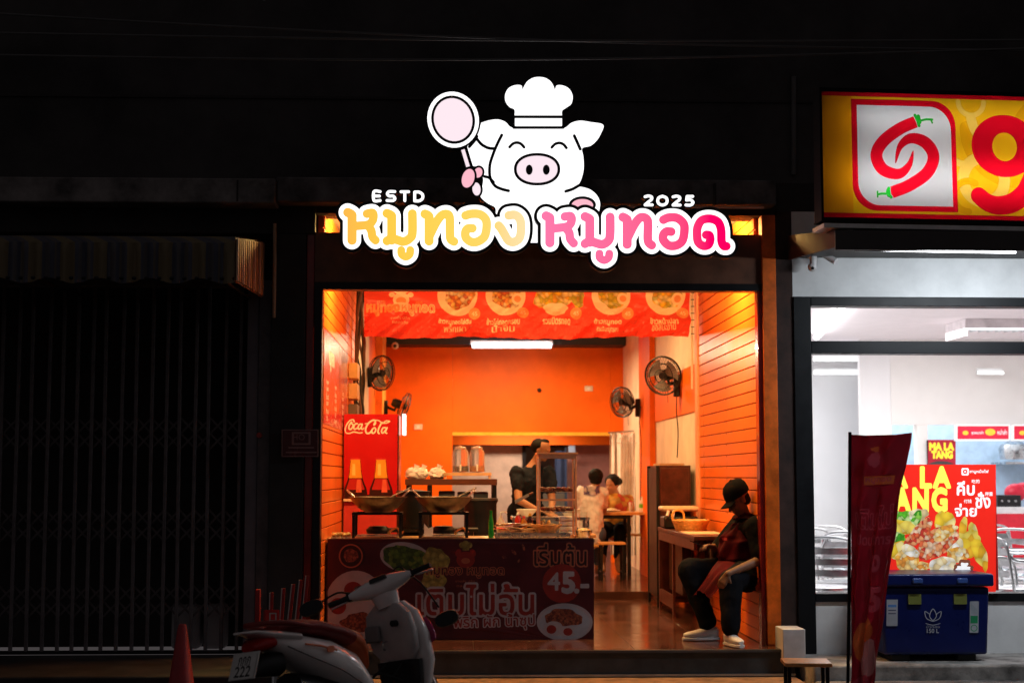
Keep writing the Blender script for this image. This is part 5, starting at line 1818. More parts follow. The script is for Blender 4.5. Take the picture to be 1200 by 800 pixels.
# ==================================================================== FRIDGE
Yf = 2.2
fx0, fx1 = X(403, Yf), X(467, Yf)
fz1 = Z(485, Yf)
fg = thing('drinks_fridge', 'tall red drinks fridge with white script lettering and bottle pictures', 'fridge', ((fx0 + fx1) / 2, Yf + .3, 0))
fred = mat('fridge_red', (.58, .004, .004), .3, var=.05, scale=3, bump=.03, coat=.2)
part('cabinet', MB().box(fx0, fx1, Yf + .05, Yf + .62, .01, fz1), fred, fg, bevel=.012, seg=3)
Yp = Yf
frf = mat('fridge_front_red', (.46, .003, .003), .35, var=.04)
cocaw = mat('script_cream', (.85, .66, .52), .4, emit=.0, var=0, bump=0)


def s5(u, v): return (390 + u / 12, 485 + v / 12)


def cs(pts, r=9): return ([s5(*p) for p in pts], r / 12)


coca = [cs([(300, 110), (290, 78), (240, 90), (195, 150), (175, 215), (185, 260), (230, 270), (300, 250), (370, 265), (415, 258)], 8),
        cs([(265, 110), (235, 150), (225, 195), (245, 215), (275, 190), (285, 150), (262, 130)], 10), cs([(345, 135), (315, 140), (295, 180), (305, 212), (345, 195)], 10),
        cs([(410, 140), (375, 145), (355, 185), (365, 212), (395, 190), (415, 145)], 10), cs([(415, 140), (402, 195), (415, 215), (440, 195)], 9),
        cs([(455, 135), (490, 130)], 6),
        cs([(600, 130), (580, 150), (600, 100), (570, 85), (510, 120), (470, 180), (460, 230), (480, 270), (520, 262), (545, 235)], 12),
        cs([(580, 85), (640, 88), (690, 120), (750, 125), (800, 100), (750, 95), (700, 130)], 8), cs([(575, 195), (550, 225), (555, 265), (585, 260), (605, 220), (590, 190)], 10),
        cs([(690, 115), (650, 190), (635, 250), (650, 272)], 11), cs([(740, 190), (705, 195), (685, 240), (700, 268), (735, 235), (765, 190)], 10), cs([(762, 195), (740, 255), (760, 270)], 9)]
cl = []
amb = mat('bottle_amber', (.75, .28, .02), .3)
cok = mat('bottle_cola', (.035, .008, .005), .2)
bred = mat('bottle_red', (.42, .015, .01), .3)


def bot(cx, w, y0, y1, f0=0, f1=1, k=1.0):
    prof = [(0, .40), (.03, .46), (.06, .42), (.10, .46), (.35, .52), (.52, .62), (.66, .78), (.78, .95), (.9, 1.04), (1, 1.0)]
    L_ = [(f, np.interp(f, [p[0] for p in prof], [p[1] for p in prof]) * k) for f in np.linspace(f0, f1, 14)]
    return [[(cx + w * a_, y0 + (y1 - y0) * f) for f, a_ in L_] + [(cx - w * a_, y0 + (y1 - y0) * f) for f, a_ in L_[::-1]]]


lay = [(stroke_loops([c], 0, .15, .02), cocaw) for c in coca]
for cx in (416.5, 446.5):
    lay += [(bot(cx, 13.5, 537, 581), cok), (bot(cx, 13.5, 537, 581, .03, .52, .93), amb), (bot(cx - 2, 4, 539, 581, .1, .42, .9), mat('bottle_highlight', (.9, .5, .12), .3)),
            (bot(cx, 13.5, 537, 581, .54, .83, .80), bred), (bot(cx + 4, 4, 537, 581, .56, .9, .8), mat('bottle_glint', (.65, .10, .05), .3)), (bot(cx, 13.5, 537, 581, 0, .035, 1.0), mat('bottle_cap_red', (.6, .05, .03), .4))]
lay += [(rect(403, 464, 579, 583.5), cok)]
sheet('door', rect(403, 465, 486, 583.5), lay, px_fn(Yf + .0), fg, basemat=frf, label='red door panel with white script and two cola bottles')
part('door_edge', MB().box(fx0, fx1 - .012, Yf + .004, Yf + .046, Z(583.5, Yf), fz1 - .003), fred, fg)
part('lower_panel', MB().box(fx0, fx1 - .012, Yf + .01, Yf + .046, .05, Z(588, Yf)), mat('fridge_lower_red', (.5, .03, .02), .5), fg)
part('door_rail', MB().box(fx0, fx1 - .03, Yf - .02, Yf + .046, Z(587, Yf), Z(584, Yf)), mat('cream_rail', (.8, .5, .3), .4), fg)
part('door_seal', MB().box(fx1 - .011, fx1 - .001, Yf + .02, Yf + .046, .05, fz1 - .01), M['blackp'], fg)
tag(part('vertical_lamp', MB().box(X(471, Yf + .3), X(474.5, Yf + .3), Yf + .3, Yf + .6, Z(509, Yf + .3), Z(485, Yf + .3)), glow('vertical_tube', (1, .93, .85), 2.2)),  # glowing strip taken for a short lit tube
    'short vertical white light beside the top of the red fridge', 'light')

# ==================================================================== RACK behind woks, dispensers, bags
Yr = 2.7
rk = thing('steel_rack', 'dark steel shelf unit right of the fridge, behind the woks', 'shelf', (X(530, Yr), Yr + .25, 0))
rx0, rx1 = X(476, Yr), X(582, Yr)
for xx in (rx0, rx0 + .2, rx1 - .04):
    for yy in (Yr, Yr + .46):
        part('leg', MB().box(xx, xx + .04, yy, yy + .04, .002, Z(568, Yr) - .002), M['black'], rk)
part('shelf', MB().box(rx0 - .01, rx1 + .005, Yr - .01, Yr + .51, Z(568, Yr), Z(561, Yr)), mat('dark_brown_shelf', (.10, .035, .02), .4), rk)
part('shelf', MB().box(rx0, rx1, Yr + .002, Yr + .5, .96, .98), M['black'], rk)
part('shelf', MB().box(rx0, rx1, Yr + .002, Yr + .5, .5, .52), M['black'], rk)
for k, (a, b, c, d) in enumerate(((514, 533, 575, 600), (536, 552, 576, 600), (555, 572, 576, 600))):
    tag(part('storage_tub', MB().box(X(a, Yr + .1), X(b, Yr + .1), Yr + .08, Yr + .4, .982, Z(c, Yr + .1)), mat('dark_tub', (.03, .035, .05), .4), bevel=.01),
        'dark plastic tub, ' + ('leftmost', 'middle', 'rightmost')[k] + ' of three under the shelf top', 'tub', 'tubs on the steel rack')
tag(part('bin', MB().lathe([(.01, 0), (.15, 0), (.15, 1.05), (.165, 1.08), (.16, 1.10), (.01, 1.10)], (X(563, 2.2), 2.2, .002), 24), mat('black_bin_plastic', (.012, .014, .02), .45)),
    'black round bin behind the counter under the shelf', 'bin')
tag(part('gas_cylinder', MB().lathe([(.01, 0), (.12, .01), (.13, .06), (.13, .92), (.10, 1.0), (.05, 1.03), (.05, 1.12), (.01, 1.12)], (X(485, 1.6), 1.6, .002), 24), mat('dark_green_cylinder', (.02, .03, .03), .4)),
    'dark gas cylinder behind the counter between the woks', 'gas cylinder')
zs = Z(561, Yr)
sh2 = thing('low_riser_shelf', 'low pale wooden riser on the rack top under the drink dispensers', 'shelf', (X(550, Yr), Yr + .2, zs))
part('shelf_board', MB().box(X(520, Yr), X(576, Yr), Yr + .06, Yr + .36, Z(557, Yr), Z(553.5, Yr)), mat('pale_wood_board', (.75, .45, .22), .4), sh2)
for px in (521, 573):
    part('leg', MB().box(X(px, Yr), X(px + 2, Yr), Yr + .07, Yr + .35, zs + .002, Z(557, Yr) - .001), mat('pale_wood_board'), sh2)
for k, (px, wpx, liq, lab) in enumerate(((539.5, 9.5, (.05, .012, .01), 'glass drink dispenser with dark drink, left of the pair'), (559, 8.8, (.70, .28, .03), 'glass drink dispenser with amber drink, right of the pair'))):
    Yj = Yr + .2
    zj = Z(553.5, Yr) + .002
    r_ = wpx * (12 + Yj) / FPX
    h_ = Z(522, Yj) - zj
    t = thing('drink_dispenser', lab, 'dispenser', (X(px, Yj), Yj, zj), 'glass drink dispensers')
    part('jar', MB().lathe([(.01, 0), (r_, .005), (r_, h_ * .72), (r_ * .8, h_ * .86), (r_ * .7, h_ * .88)], (0, 0, 0), 22), mat('jar_glass', (.9, .85, .85), .08, trans=.85, ior=1.12, var=0, bump=0), t, world=False)
    part('drink', MB().lathe([(.01, .008), (r_ * .93, .008), (r_ * .93, h_ * .24), (.01, h_ * .24)], (0, 0, 0), 20), mat(('dark_drink', 'amber_drink')[k], liq, .15), t, world=False)
    part('lid', MB().lathe([(r_ * .72, h_ * .885), (r_ * .72, h_ * .95), (r_ * .2, h_ * .97), (r_ * .15, h_ * 1.0), (.001, h_ * 1.0)], (0, 0, 0), 20), mat('clear_lid', (.7, .5, .42), .3), t, world=False)
    part('tap', MB().cone((0, -r_, h_ * .2), (0, -r_ - .035, h_ * .2), .012).cone((0, -r_ - .03, h_ * .3), (0, -r_ - .03, h_ * .05), .009), M['white'], t, world=False)
random.seed(3)
for k, (px, w_, lab) in enumerate(((485, .075, 'crumpled white plastic bag, leftmost on the rack top'), (494, .06, 'crumpled white plastic bag in the middle of the rack top'), (512, .075, 'crumpled white plastic bag next to the dispensers'))):
    Yb = Yr + .2
    q = MB()
    c = Vector((X(px, Yb), Yb, zs + .05))
    q.ball(c, (w_, .07, .055), 22, 14)
    q.v = [tuple(Vector(v) + (Vector(v) - c) * (random.random() * .35 - .1)) for v in q.v]
    q.cone(c + Vector((.01, 0, .04)), c + Vector((.03, 0, .085)), .012, .03, 9, False)
    tag(part('plastic_bag', q, mat('white_plastic_film', (.85, .8, .78), .35, spec=.6), smooth=25), lab, 'bag', 'white plastic bags on the rack')

# ==================================================================== HANGING RED BANNER
Yb = 3.1
hb = thing('menu_banner', 'wide red fabric menu banner with dishes hanging across the shop ceiling', 'banner', (X(617, Yb), Yb, 2.55))
BR = translucent('banner_red_cloth', (.88, .075, .045), .42)
BP = translucent('banner_cream', (.95, .72, .45), .25)
BO = translucent('banner_orange', (.90, .34, .12), .25)
BF = translucent('banner_food_a', (.8, .4, .1), .25, [(.85, .35, .08), (.9, .55, .15), (.6, .15, .05), (.9, .7, .4)], 26)
BF2 = translucent('banner_food_b', (.8, .5, .1), .25, [(.95, .6, .03), (.85, .45, .05), (.6, .5, .05), (.95, .75, .3)], 22)


def hbf(u, v):
    p = at(u, v, Yb)
    k = max(0, (v - 370) / 25)
    k = max(0, (v - 352) / 42)
    d = .06 * math.sin(u * .13 + v * .12) * k + .03 * math.sin(u * .045 - v * .13) + .09 * k * math.sin((u + 3 * v) * .035) + .035 * math.sin(u * .31 + v * .45) * k + .03 * math.sin(u * .07 + 4 * math.sin(u * .02) - v * .3) * k
    return Vector((p.x, Yb + d, p.z - (.02 * math.sin((u - 427) / 381 * PI) if v > 385 else 0)))


lay = [(ell(470, 351, 9.5, 9), BP), (ell(470, 352, 6, 4.5), BO), (ell(470, 339, 10, 5), BP), (ell(459, 345, 3.5, 3), BP), (ell(481, 345, 3.5, 3), BP), (ell(470, 360, 12, 6), BP),
       (text_loops('ESTD', 447, 354, -3, .01), BO), (text_loops('2025', 491, 354, -3, .01), BO),
       (text_loops('หมูทอง', 449, 363.5, -13, .06, 38), BO), (text_loops('หมูทอด', 490, 363.5, -13, .06, 38), BP), (text_loops('หมูทอด', 490, 363.5, -13, .0, 38), BO),
       (text_loops('ขายส่ง ปลีก', 469, 373, -3.4, .0, 22), BP), (text_loops('ตลอดวัน', 469, 377.5, -3.4, .0, 18), BP)]
names = (('ข้าวหมูทอดไข่ดัน', 'พริกเผา'), ('ข้าวไก่ทอดกรอบ', 'น้ำจิ้ม'), ('รวมมิตรทอด', ''), ('ข้าวหมูทอด', 'สามชั้นหมูกรอบ'), ('ข้าวหน้าปลา', 'ซอสมะขาม'))
for k, cx in enumerate((536, 592.5, 655, 716, 780)):
    r_ = (23.5, 23.5, 21, 23, 23)[k]
    if k != 2: lay += [(ell(cx, 346, r_, r_), BP)]
    lay += [(ell(cx + 2, 345, r_ * .74, r_ * .72, 0, 30, .07), BF if k < 2 else BF2)]
    if k == 2: lay += [(ell(cx - 18, 348, 10, 14, .4, 24, .1), BF2), (ell(cx + 20, 346, 9, 15, -.3, 24, .1), BF2), (ell(cx - 4, 362, 14, 8, 0, 24, .08), BP)]
    if k in (1, 3, 4): lay += [(ell(cx + 14, 350, 7, 7), BP), (ell(cx + 14, 350, 4, 4), BO)]
    lay += [(ell(cx + 20, 367, 6.8, 6.8), BO), (text_loops('45', cx + 20, 367, -5, .02), BP)]
    lay += [(text_loops(names[k][0], cx - 3, 376.5, -7.5, .045, 38 if k < 2 else 32), BP)]
    if names[k][1]: lay += [(text_loops(names[k][1], cx - 3, 384, -6, .02, 26), BP)]
sheet('banner_cloth', rect(426.5, 808, 322, 394), lay, hbf, hb, tess=((427, 808, 130), (322, 394, 22)), basemat=BR)
for k in range(7):
    p = at(809.5, 343 + 8 * k, Yb)
    part('hook', MB().tube([p, p + Vector((.035, 0, .0))], .004, 6), M['black'], hb)
part('rope', MB().tube([at(427, 340, Yb), at(421, 338, Yb)], .005, 6), M['black'], hb)

# ceiling tube lamp (rear)
t = thing('rear_tube_lamp', 'long white fluorescent tube under the dark beam at the rear wall', 'tube light', (X(600, 9.2), 9.2, Z(405, 9.2)))
part('tube', MB().tube([at(553.5, 405, 9.2), at(646, 405, 9.2)], .030, 12), M['tube'], t)
part('housing', MB().box(X(551, 9.2), X(648, 9.2), 9.21, 9.26, Z(403.5, 9.2), Z(399, 9.2)), M['white'], t)
t = thing('warm_strip_lamp', 'warm strip lamp fixed to the ceiling behind the lintel', 'lamp', (.65, .45, 3.3))
part('diffuser', MB().box(-.85, 2.15, .45, .55, 3.39, 3.41), glow('warm_diffuser', (1, .62, .25), 5), t)
part('housing', MB().box(-.87, 2.17, .43, .57, 3.412, 3.47), M['white'], t)
# spot on back wall
tag(part('wall_sensor', MB().ball(at(632, 457, BY - .02), .03, 12, 8), M['blackp']), 'small round black sensor on the orange rear wall', 'sensor')
t = thing('dome_camera', 'small white dome camera near the ceiling at the rear left corner', 'camera', at(463, 405, 9.4))
part('dome', MB().ball(at(463, 405, 9.4), .05, 14, 9), M['white'], t)
part('lens', MB().ball(at(463, 405, 9.4) + Vector((.0, -.04, -.005)), .025, 10, 7), M['blackp'], t)

# ==================================================================== WALL POSTER, BOXES, CABLES on left wall
pt = thing('menu_poster', 'large red and violet menu poster on the left board wall', 'poster', (XL + .01, 1.3, 2.1))
pm = mat('poster_violet', (.45, .14, .22), .25, var=.5, scale=3, coat=.3)
pm2 = mat('poster_dark_red', (.50, .03, .03), .25, var=.2, coat=.3)
pmw = mat('poster_text', (.85, .7, .65), .4)
lay = [(ell(1.3, 1.9, 1.6, .42, 0, 40, .06), pm2)]
for r_ in range(6):
    for c in range(3):
        lay.append((text_loops(('ข้าวหมูทอด', 'หมูทอด', 'ไก่ทอด', 'ชุดรวม', 'ข้าวสวย', 'น้ำจิ้ม')[(r_ + c) % 6] + ' ' + str((45, 60, 35, 89, 10, 5)[(r_ + c) % 6]), .5 + c * .85, 2.06 - r_ * .058, .045, .02), pmw))
lay.append((text_loops('หมูทอง', .9, 2.25, .16, .03), pmw))
sheet('poster_face', rect(.14, 2.75, 1.72, 2.47), lay, lambda u, v: (XL + .008, u, v), pt, basemat=pm)
eb_ = thing('meter_board', 'yellowish electric meter boxes and breakers on the left wall behind the poster', 'electrical box', (XL + .05, 3.3, 1.9))
for k, (z0, z1, c) in enumerate(((2.25, 2.4, (.6, .3, .08)), (2.05, 2.2, (.5, .25, .08)), (1.86, 2.0, (.1, .06, .04)), (1.68, 1.82, (.45, .25, .1)))):
    part('breaker_box', MB().box(XL + .005, XL + .09, 2.95, 3.3, z0, z1), mat(('ochre_box', 'dull_ochre_box', 'dark_box', 'brown_box')[k], c, .5), eb_, bevel=.006)
for k in range(7):
    random.seed(k)
    pts = []
    for j in range(13):
        z = 3.35 - j * .14
        pts.append((XL + .05 + .035 * math.sin(j * .55 + k * .8) + .02 * random.random() + .006 * k, 3.45 + .05 * math.sin(k * 2) + .03 * math.sin(j * .9 + k), z))
    tag(part('electric_cable', MB().tube(catmull(pts, n=3), .013, 7), mat(('brown_cable', 'black_cable')[k % 2], ((.12, .05, .03), (.02, .018, .016))[k % 2], .5)),
        'tangled dark cable running down the left wall past the meter boxes', 'cable', 'bundle of cables on the left wall')

# ==================================================================== WALL FANS
def make_fan(label, c, face, R_, wall, name='wall_fan'):
    """c centre of the cage, face = direction it blows (unit), wall = point on wall"""
    c = Vector(c)
    d = Vector(face).normalized()
    a = Vector((0, 0, 1)).cross(d).normalized()
    b = d.cross(a)
    t = thing(name, label, 'fan', c, 'black wall fans in the orange shop')
    q = MB()
    for rr, off in ((R_, 0), (R_ * .98, .03), (R_ * .66, .05), (R_ * .33, .062), (R_ * .98, -.03), (R_ * .6, -.06), (R_ * .25, -.065)):
        q.tube([c + d * off + (a * math.cos(2 * PI * i / 28) + b * math.sin(2 * PI * i / 28)) * rr for i in range(28)], .0045 if rr < R_ else .008, 6, True)
    for i in range(36):
        u = a * math.cos(2 * PI * i / 36) + b * math.sin(2 * PI * i / 36)
        q.tube([c + u * R_, c + d * .035 + u * R_ * .9, c + d * .055 + u * R_ * .5, c + d * .063 + u * .03], .0014, 4)
        q.tube([c + u * R_, c - d * .035 + u * R_ * .9, c - d * .062 + u * R_ * .5, c - d * .066 + u * .03], .0014, 4)
    part('cage', q, M['blackp'], t)
    q = MB()
    for k in range(3):
        al = 2 * PI * k / 3 + .4

        def bl(s_, r_):
            ang = al + (s_ - .5) * (1.0 + .5 * r_)
            u = a * math.cos(ang) + b * math.sin(ang)
            return c + u * (.04 + (R_ * .85 - .04) * r_) + d * (.03 * (s_ - .5))
        q.grid(bl, 6, 5)
    part('blades', q, mat('grey_blade', (.22, .2, .2), .35, spec=.6), t)
    part('hub', MB().cone(c - d * .02, c + d * .035, .045, .035, 16), M['blackp'], t)
    part('motor', MB().loft([(c - d * x, a, b, r_, r_) for x, r_ in ((.05, .05), (.08, .062), (.15, .06), (.18, .04))], 16), M['blackp'], t)
    w_ = Vector(wall)
    part('bracket_arm', MB().tube([c - d * .12 - Vector((0, 0, .04)), c - d * .14 - Vector((0, 0, .1)), w_ + Vector((0, 0, .02))], .02, 8), M['blackp'], t)
    sgn = 1 if w_.x > c.x else -1
    part('wall_plate', MB().box(w_.x - .03, w_.x + .03, w_.y - .05, w_.y + .05, w_.z - .13, w_.z + .1), M['blackp'], t, bevel=.01)
    part('pull_cord', MB().tube([c - d * .1 - Vector((0, 0, .06)), c - d * .11 - Vector((.0, 0, .3))], .003, 5), M['blackp'], t)
    return t


make_fan('black wall fan left, nearer the cables, facing right', at(447, 437, 6.0), (.75, -.6, -.1), .205, (XL + .02, 6.2, Z(441, 6.2)))
make_fan('small black wall fan above the fridge, seen nearly edge on', at(474, 476, 8.6), (.93, .05, -.35), .19, (XL + .1, 8.7, Z(478, 8.7)))
make_fan('large black wall fan on the right, next to the board wall', at(777, 440, 4.2), (-.55, -.8, -.15), .205, (XR - .04, 4.3, Z(450, 4.3)))
make_fan('black wall fan at the rear right, mounted on the orange pillar', at(729, 471, 7.3), (-.75, -.6, -.1), .19, (XR - .09, 7.4, Z(476, 7.4)))

# sockets, conduits and wiring on the walls
sk = mat('ivory_plastic', (.75, .62, .48), .4)
for k, (px, py, lab) in enumerate(((690, 455, 'ivory wall socket high on the orange rear wall at the right'), (490, 500, 'ivory wall switch on the orange rear wall above the rack'))):
    p = at(px, py, BY - .02)
    t = thing('wall_socket', lab, 'socket', p)
    part('face_plate', MB().box(p.x - .06, p.x + .06, BY - .018, BY - .002, p.z - .04, p.z + .04), sk, t, bevel=.006)
    part('switch', MB().box(p.x - .02, p.x + .02, BY - .024, BY - .0185, p.z - .02, p.z + .02), M['white'], t)
for k, (x0_, y0_, zz0, zz1, lab) in enumerate(((XR - .075, 7.2, 1.0, Z(476, 7.3), 'thin dark cord hanging down the orange pillar below the rear fan'), (XR - .02, 4.35, 1.5, Z(455, 4.3), 'thin dark cord hanging below the large right fan'))):
    tag(part('fan_cord', MB().tube(catmull([(x0_, y0_, zz1), (x0_ - .02, y0_ - .03, zz1 - .2), (x0_, y0_ - .01, zz1 - .45), (x0_ - .01, y0_, zz0)], n=6), .006, 6), M['blackp']), lab, 'cord')
tag(part('conduit', MB().tube([(XR - .03, 3.25, 3.4), (XR - .03, 3.25, Z(455, 3.2))], .012, 8), M['cream']), 'pale conduit running down the right wall beside the board wall end', 'conduit')

# curtains & hangers at rear right
cu_ = thing('plastic_curtain', 'white curtain hanging beside the orange pillar at the rear right', 'curtain', (X(731, 8.6), 8.6, 0))
part('drape', MB().grid(lambda a, b: (X(714, 8.7) + (X(747, 8.7) - X(714, 8.7)) * a, 8.6 + .03 * math.sin(a * 24 + 3 * math.sin(a * 5)) + .02 * math.sin(b * 4 + a * 9) + .012 * math.sin(a * 61 + b * 5), Z(508, 8.7) + (.25 - Z(508, 8.7)) * b + .02 * math.sin(a * 8)), 60, 14),
     mat('white_curtain', (.80, .72, .70), .95, spec=.05), cu_)
part('rail', MB().tube([(X(712, 8.7), 8.6, Z(507, 8.7)), (XR, 8.6, Z(505, 8.7))], .012), M['steel'], cu_)
for k, px in enumerate((729, 738)):
    p = at(px, 512, 8.3)
    tag(part('wire_hanger', MB().tube([p + Vector((0, 0, .07)), p + Vector((.02, 0, .05)), p, p + Vector((-.13, 0, -.08)), p + Vector((.15, 0, -.07)), p], .006, 6), M['white']),
        ('pale wire hanger hanging left at the curtain rail', 'pale wire hanger hanging right at the curtain rail')[k], 'hanger', 'hangers at the curtain rail')

# ==================================================================== CABINET + LEDGE TABLE right
cz_ = thing('dark_cabinet', 'tall dark wooden cabinet at the right wall behind the ledge table', 'cabinet', (XR - .17, 3.8, 0))
cxl = X(769, 3.4)
part('carcass', MB().box(cxl + .03, XR - .03, 3.42, 4.15, .05, Z(545, 3.4)), M['darkwood'], cz_, bevel=.004)
part('door', MB().box(cxl + .04, XR - .05, 3.40, 3.418, .1, .72), M['darkwood'], cz_, bevel=.004)
part('door', MB().box(cxl + .04, XR - .05, 3.40, 3.418, .74, Z(548, 3.4)), M['darkwood'], cz_, bevel=.004)
part('side_rail', MB().box(cxl, cxl + .028, 3.40, 3.44, 0.002, Z(545, 3.4)).box(cxl, cxl + .028, 4.11, 4.15, .002, Z(545, 3.4)), M['blackp'], cz_)
part('side_panel', MB().box(cxl + .008, cxl + .026, 3.44, 4.11, .1, Z(548, 3.4)), M['blackp'], cz_)
part('papers', MB().box(cxl + .05, XR - .08, 3.5, 4.0, Z(545, 3.4) + .002, Z(542.5, 3.4)), mat('kraft_paper', (.6, .35, .2), .7), cz_)
lx = 2.0
lg = thing('ledge_table', 'reddish wooden side table along the right wall, left of the seated man', 'table', (lx + .16, 2.2, 0))
zl = .80
part('tabletop', MB().box(lx, XR - .01, .95, 3.3, zl - .035, zl), M['darkwood'], lg, bevel=.004)
part('side_panel', MB().box(lx + .005, lx + .03, 2.3, 2.34, .002, zl - .036).box(lx + .005, lx + .03, 3.24, 3.29, .002, zl - .036).box(lx + .005, lx + .03, 2.34, 3.24, .08, .2), M['darkwood'], lg)
part('side_panel', MB().box(lx + .1, lx + .12, 2.34, 3.24, .2, zl - .04), mat('shadow_brown_panel', (.04, .015, .01), .5), lg)
part('apron_rail', MB().box(lx + .004, lx + .028, 1.0, 3.24, zl - .12, zl - .037), M['darkwood'], lg)
for yy in (1.0, 2.3):
    part('leg', MB().box(XR - .07, XR - .03, yy, yy + .04, .002, zl - .037), M['darkwood'], lg)
t = thing('paper_menu', 'cream paper menu lying on the near end of the ledge table', 'menu', (2.1, 1.6, zl))
part('paper', MB().add([(lx + .01, 1.3, zl + .004), (XR - .05, 1.35, zl + .004), (XR - .04, 1.95, zl + .006), (lx + .02, 2.0, zl + .005)], [(0, 1, 2, 3)]), mat('cream_paper', (.85, .6, .4), .6), t)
t = thing('plastic_basket', 'orange yellow handled basket on the ledge table', 'basket', (2.15, 2.25, zl))
q = MB()
for j in range(7):
    q.tube([Vector((2.16 + (.13 + .006 * j) * math.cos(2 * PI * i / 24), 2.2 + (.17 + .006 * j) * math.sin(2 * PI * i / 24), zl + .012 + .014 * j + .003 * (-1) ** i)) for i in range(24)], .009, 6, True)
part('basket_weave', q, mat('amber_wicker', (.85, .42, .10), .5, var=.2, scale=30), t)
part('handle', MB().tube(catmull([(2.0, 2.2, zl + .08), (1.99, 2.2, zl + .15), (2.03, 2.2, zl + .19), (2.09, 2.2, zl + .17), (2.10, 2.2, zl + .09)], n=5), .010), mat('amber_wicker'), t)
part('napkins', MB().box(2.08, 2.24, 2.1, 2.32, zl + .02, zl + .10), mat('cream_paper'), t)
t = thing('sandwich_press', 'black sandwich press with pale lid on the ledge table near the cabinet', 'appliance', (2.15, 2.9, zl))
part('press_base', MB().box(1.99, 2.32, 2.75, 3.05, zl + .002, zl + .12), M['blackp'], t, bevel=.02)
part('press_lid', MB().box(1.97, 2.33, 2.74, 3.06, zl + .165, zl + .215), mat('cream_plastic', (.85, .6, .4), .35), t, bevel=.022)
part('press_hinge', MB().box(2.08, 2.28, 2.98, 3.04, zl + .12, zl + .165), M['blackp'], t)
part('handle', MB().tube([(2.03, 2.74, zl + .17), (2.01, 2.7, zl + .12)], .014), M['white'], t)
part('handle', MB().tube([(2.08, 2.74, zl + .17), (2.065, 2.7, zl + .11)], .014), M['white'], t)

# ==================================================================== CUSTOMER TABLE
FZ = .08
Yt2 = 7.0
tb = thing('dining_table', 'wooden top dining table with black legs at the rear right', 'table', (X(720, Yt2), Yt2 + .3, FZ))
tx0, tx1, tz = X(684, Yt2), X(757, Yt2), Z(600, Yt2)
part('tabletop', MB().box(tx0, tx1, Yt2, Yt2 + .6, tz - .035, tz), M['wood'], tb, bevel=.004)
for xx in (tx0 + .03, tx1 - .23):
    for yy in (Yt2 + .04, Yt2 + .52):
        part('leg', MB().box(xx, xx + .04, yy, yy + .04, FZ + .002, tz - .037), M['black'], tb)
part('apron_rail', MB().box(tx0 + .07, tx1 - .23, Yt2 + .045, Yt2 + .07, tz - .08, tz - .037), M['black'], tb)
make_stool('wood topped black stool in front of the dining table', (X(717, 6.1), 6.2, FZ), .31, .3, .45, 'stools at the dining table')
make_stool('wood topped black stool at the right end of the dining table, by the pillar', (X(752, 7.1), 7.5, FZ), .3, .3, .5, 'stools at the dining table')
t = thing('sauce_bottle', 'small bottle with green label standing on the dining table', 'bottle', (X(752, Yt2 + .2), Yt2 + .2, tz))
part('bottle_body', MB().lathe([(.004, 0), (.035, .002), (.035, .12), (.015, .15), (.014, .19)], (0, 0, .002), 14, cap=True), mat('clear_bottle', (.8, .75, .7), .2), t, world=False)
part('bottle_label', MB().lathe([(.0365, .05), (.0365, .10)], (0, 0, 0), 14), mat('lime_label', (.15, .5, .05), .4), t, world=False)
for k, (px, lab) in enumerate(((696, 'white plate of food at the left of the dining table'), (716, 'yellow food plate at the middle of the dining table'))):
    t = thing('plate', lab, 'plate', (X(px, Yt2 + .25), Yt2 + .25, tz), 'plates on the dining table')
    part('dish', MB().lathe([(.01, .002), (.07, .004), (.12, .02), (.115, .024), (.07, .01), (.01, .01)], (0, 0, 0), 22), M['white'], t, world=False)
    part('food', MB().ball((0, 0, .02), (.08, .07, .028), 12, 7), food('rice_meal' if k else 'noodle_meal', [(.85, .6, .2), (.7, .4, .1), (.9, .8, .5)], 50), t, world=False)
t = thing('water_glass', 'clear glass on the dining table near the woman', 'glass', (X(740, Yt2 + .2), Yt2 + .25, tz))
part('tumbler', MB().lathe([(.02, .002), (.028, .004), (.032, .12)], (0, 0, 0), 14), mat('jar_glass'), t, world=False)


# ==================================================================== PEOPLE
def remesh(mb, vox, name, smooth_it=6):
    me = bpy.data.meshes.new(name)
    me.from_pydata(mb.v, [], mb.f)
    o = bpy.data.objects.new('tmp', me)
    COL.objects.link(o)
    m = o.modifiers.new('r', 'REMESH')
    m.mode = 'VOXEL'
    m.voxel_size = vox
    s = o.modifiers.new('s', 'SMOOTH')
    s.iterations = smooth_it
    s.factor = .5
    bpy.context.view_layer.update()
    out = bpy.data.meshes.new_from_object(o.evaluated_get(bpy.context.evaluated_depsgraph_get()))
    bpy.data.objects.remove(o)
    out.polygons.foreach_set('use_smooth', [True] * len(out.polygons))
    out.name = name
    return out


def folds(o, amt, size):
    tx = bpy.data.textures.get('cloth_folds_%g' % size) or bpy.data.textures.new('cloth_folds_%g' % size, 'CLOUDS')
    tx.noise_scale = size
    tx.noise_depth = 2
    d = o.modifiers.new('folds', 'DISPLACE')
    d.texture = tx
    d.strength = amt
    d.mid_level = .5
    d.texture_coords = 'LOCAL'
    return o


def rpart(name, mb, vox, m, parent, it=6, label=None):
    off = wloc(parent)
    mb.v = [(v[0] - off.x, v[1] - off.y, v[2] - off.z) for v in mb.v]
    return part(name, remesh(mb, vox, name, it), m, parent, label=label)


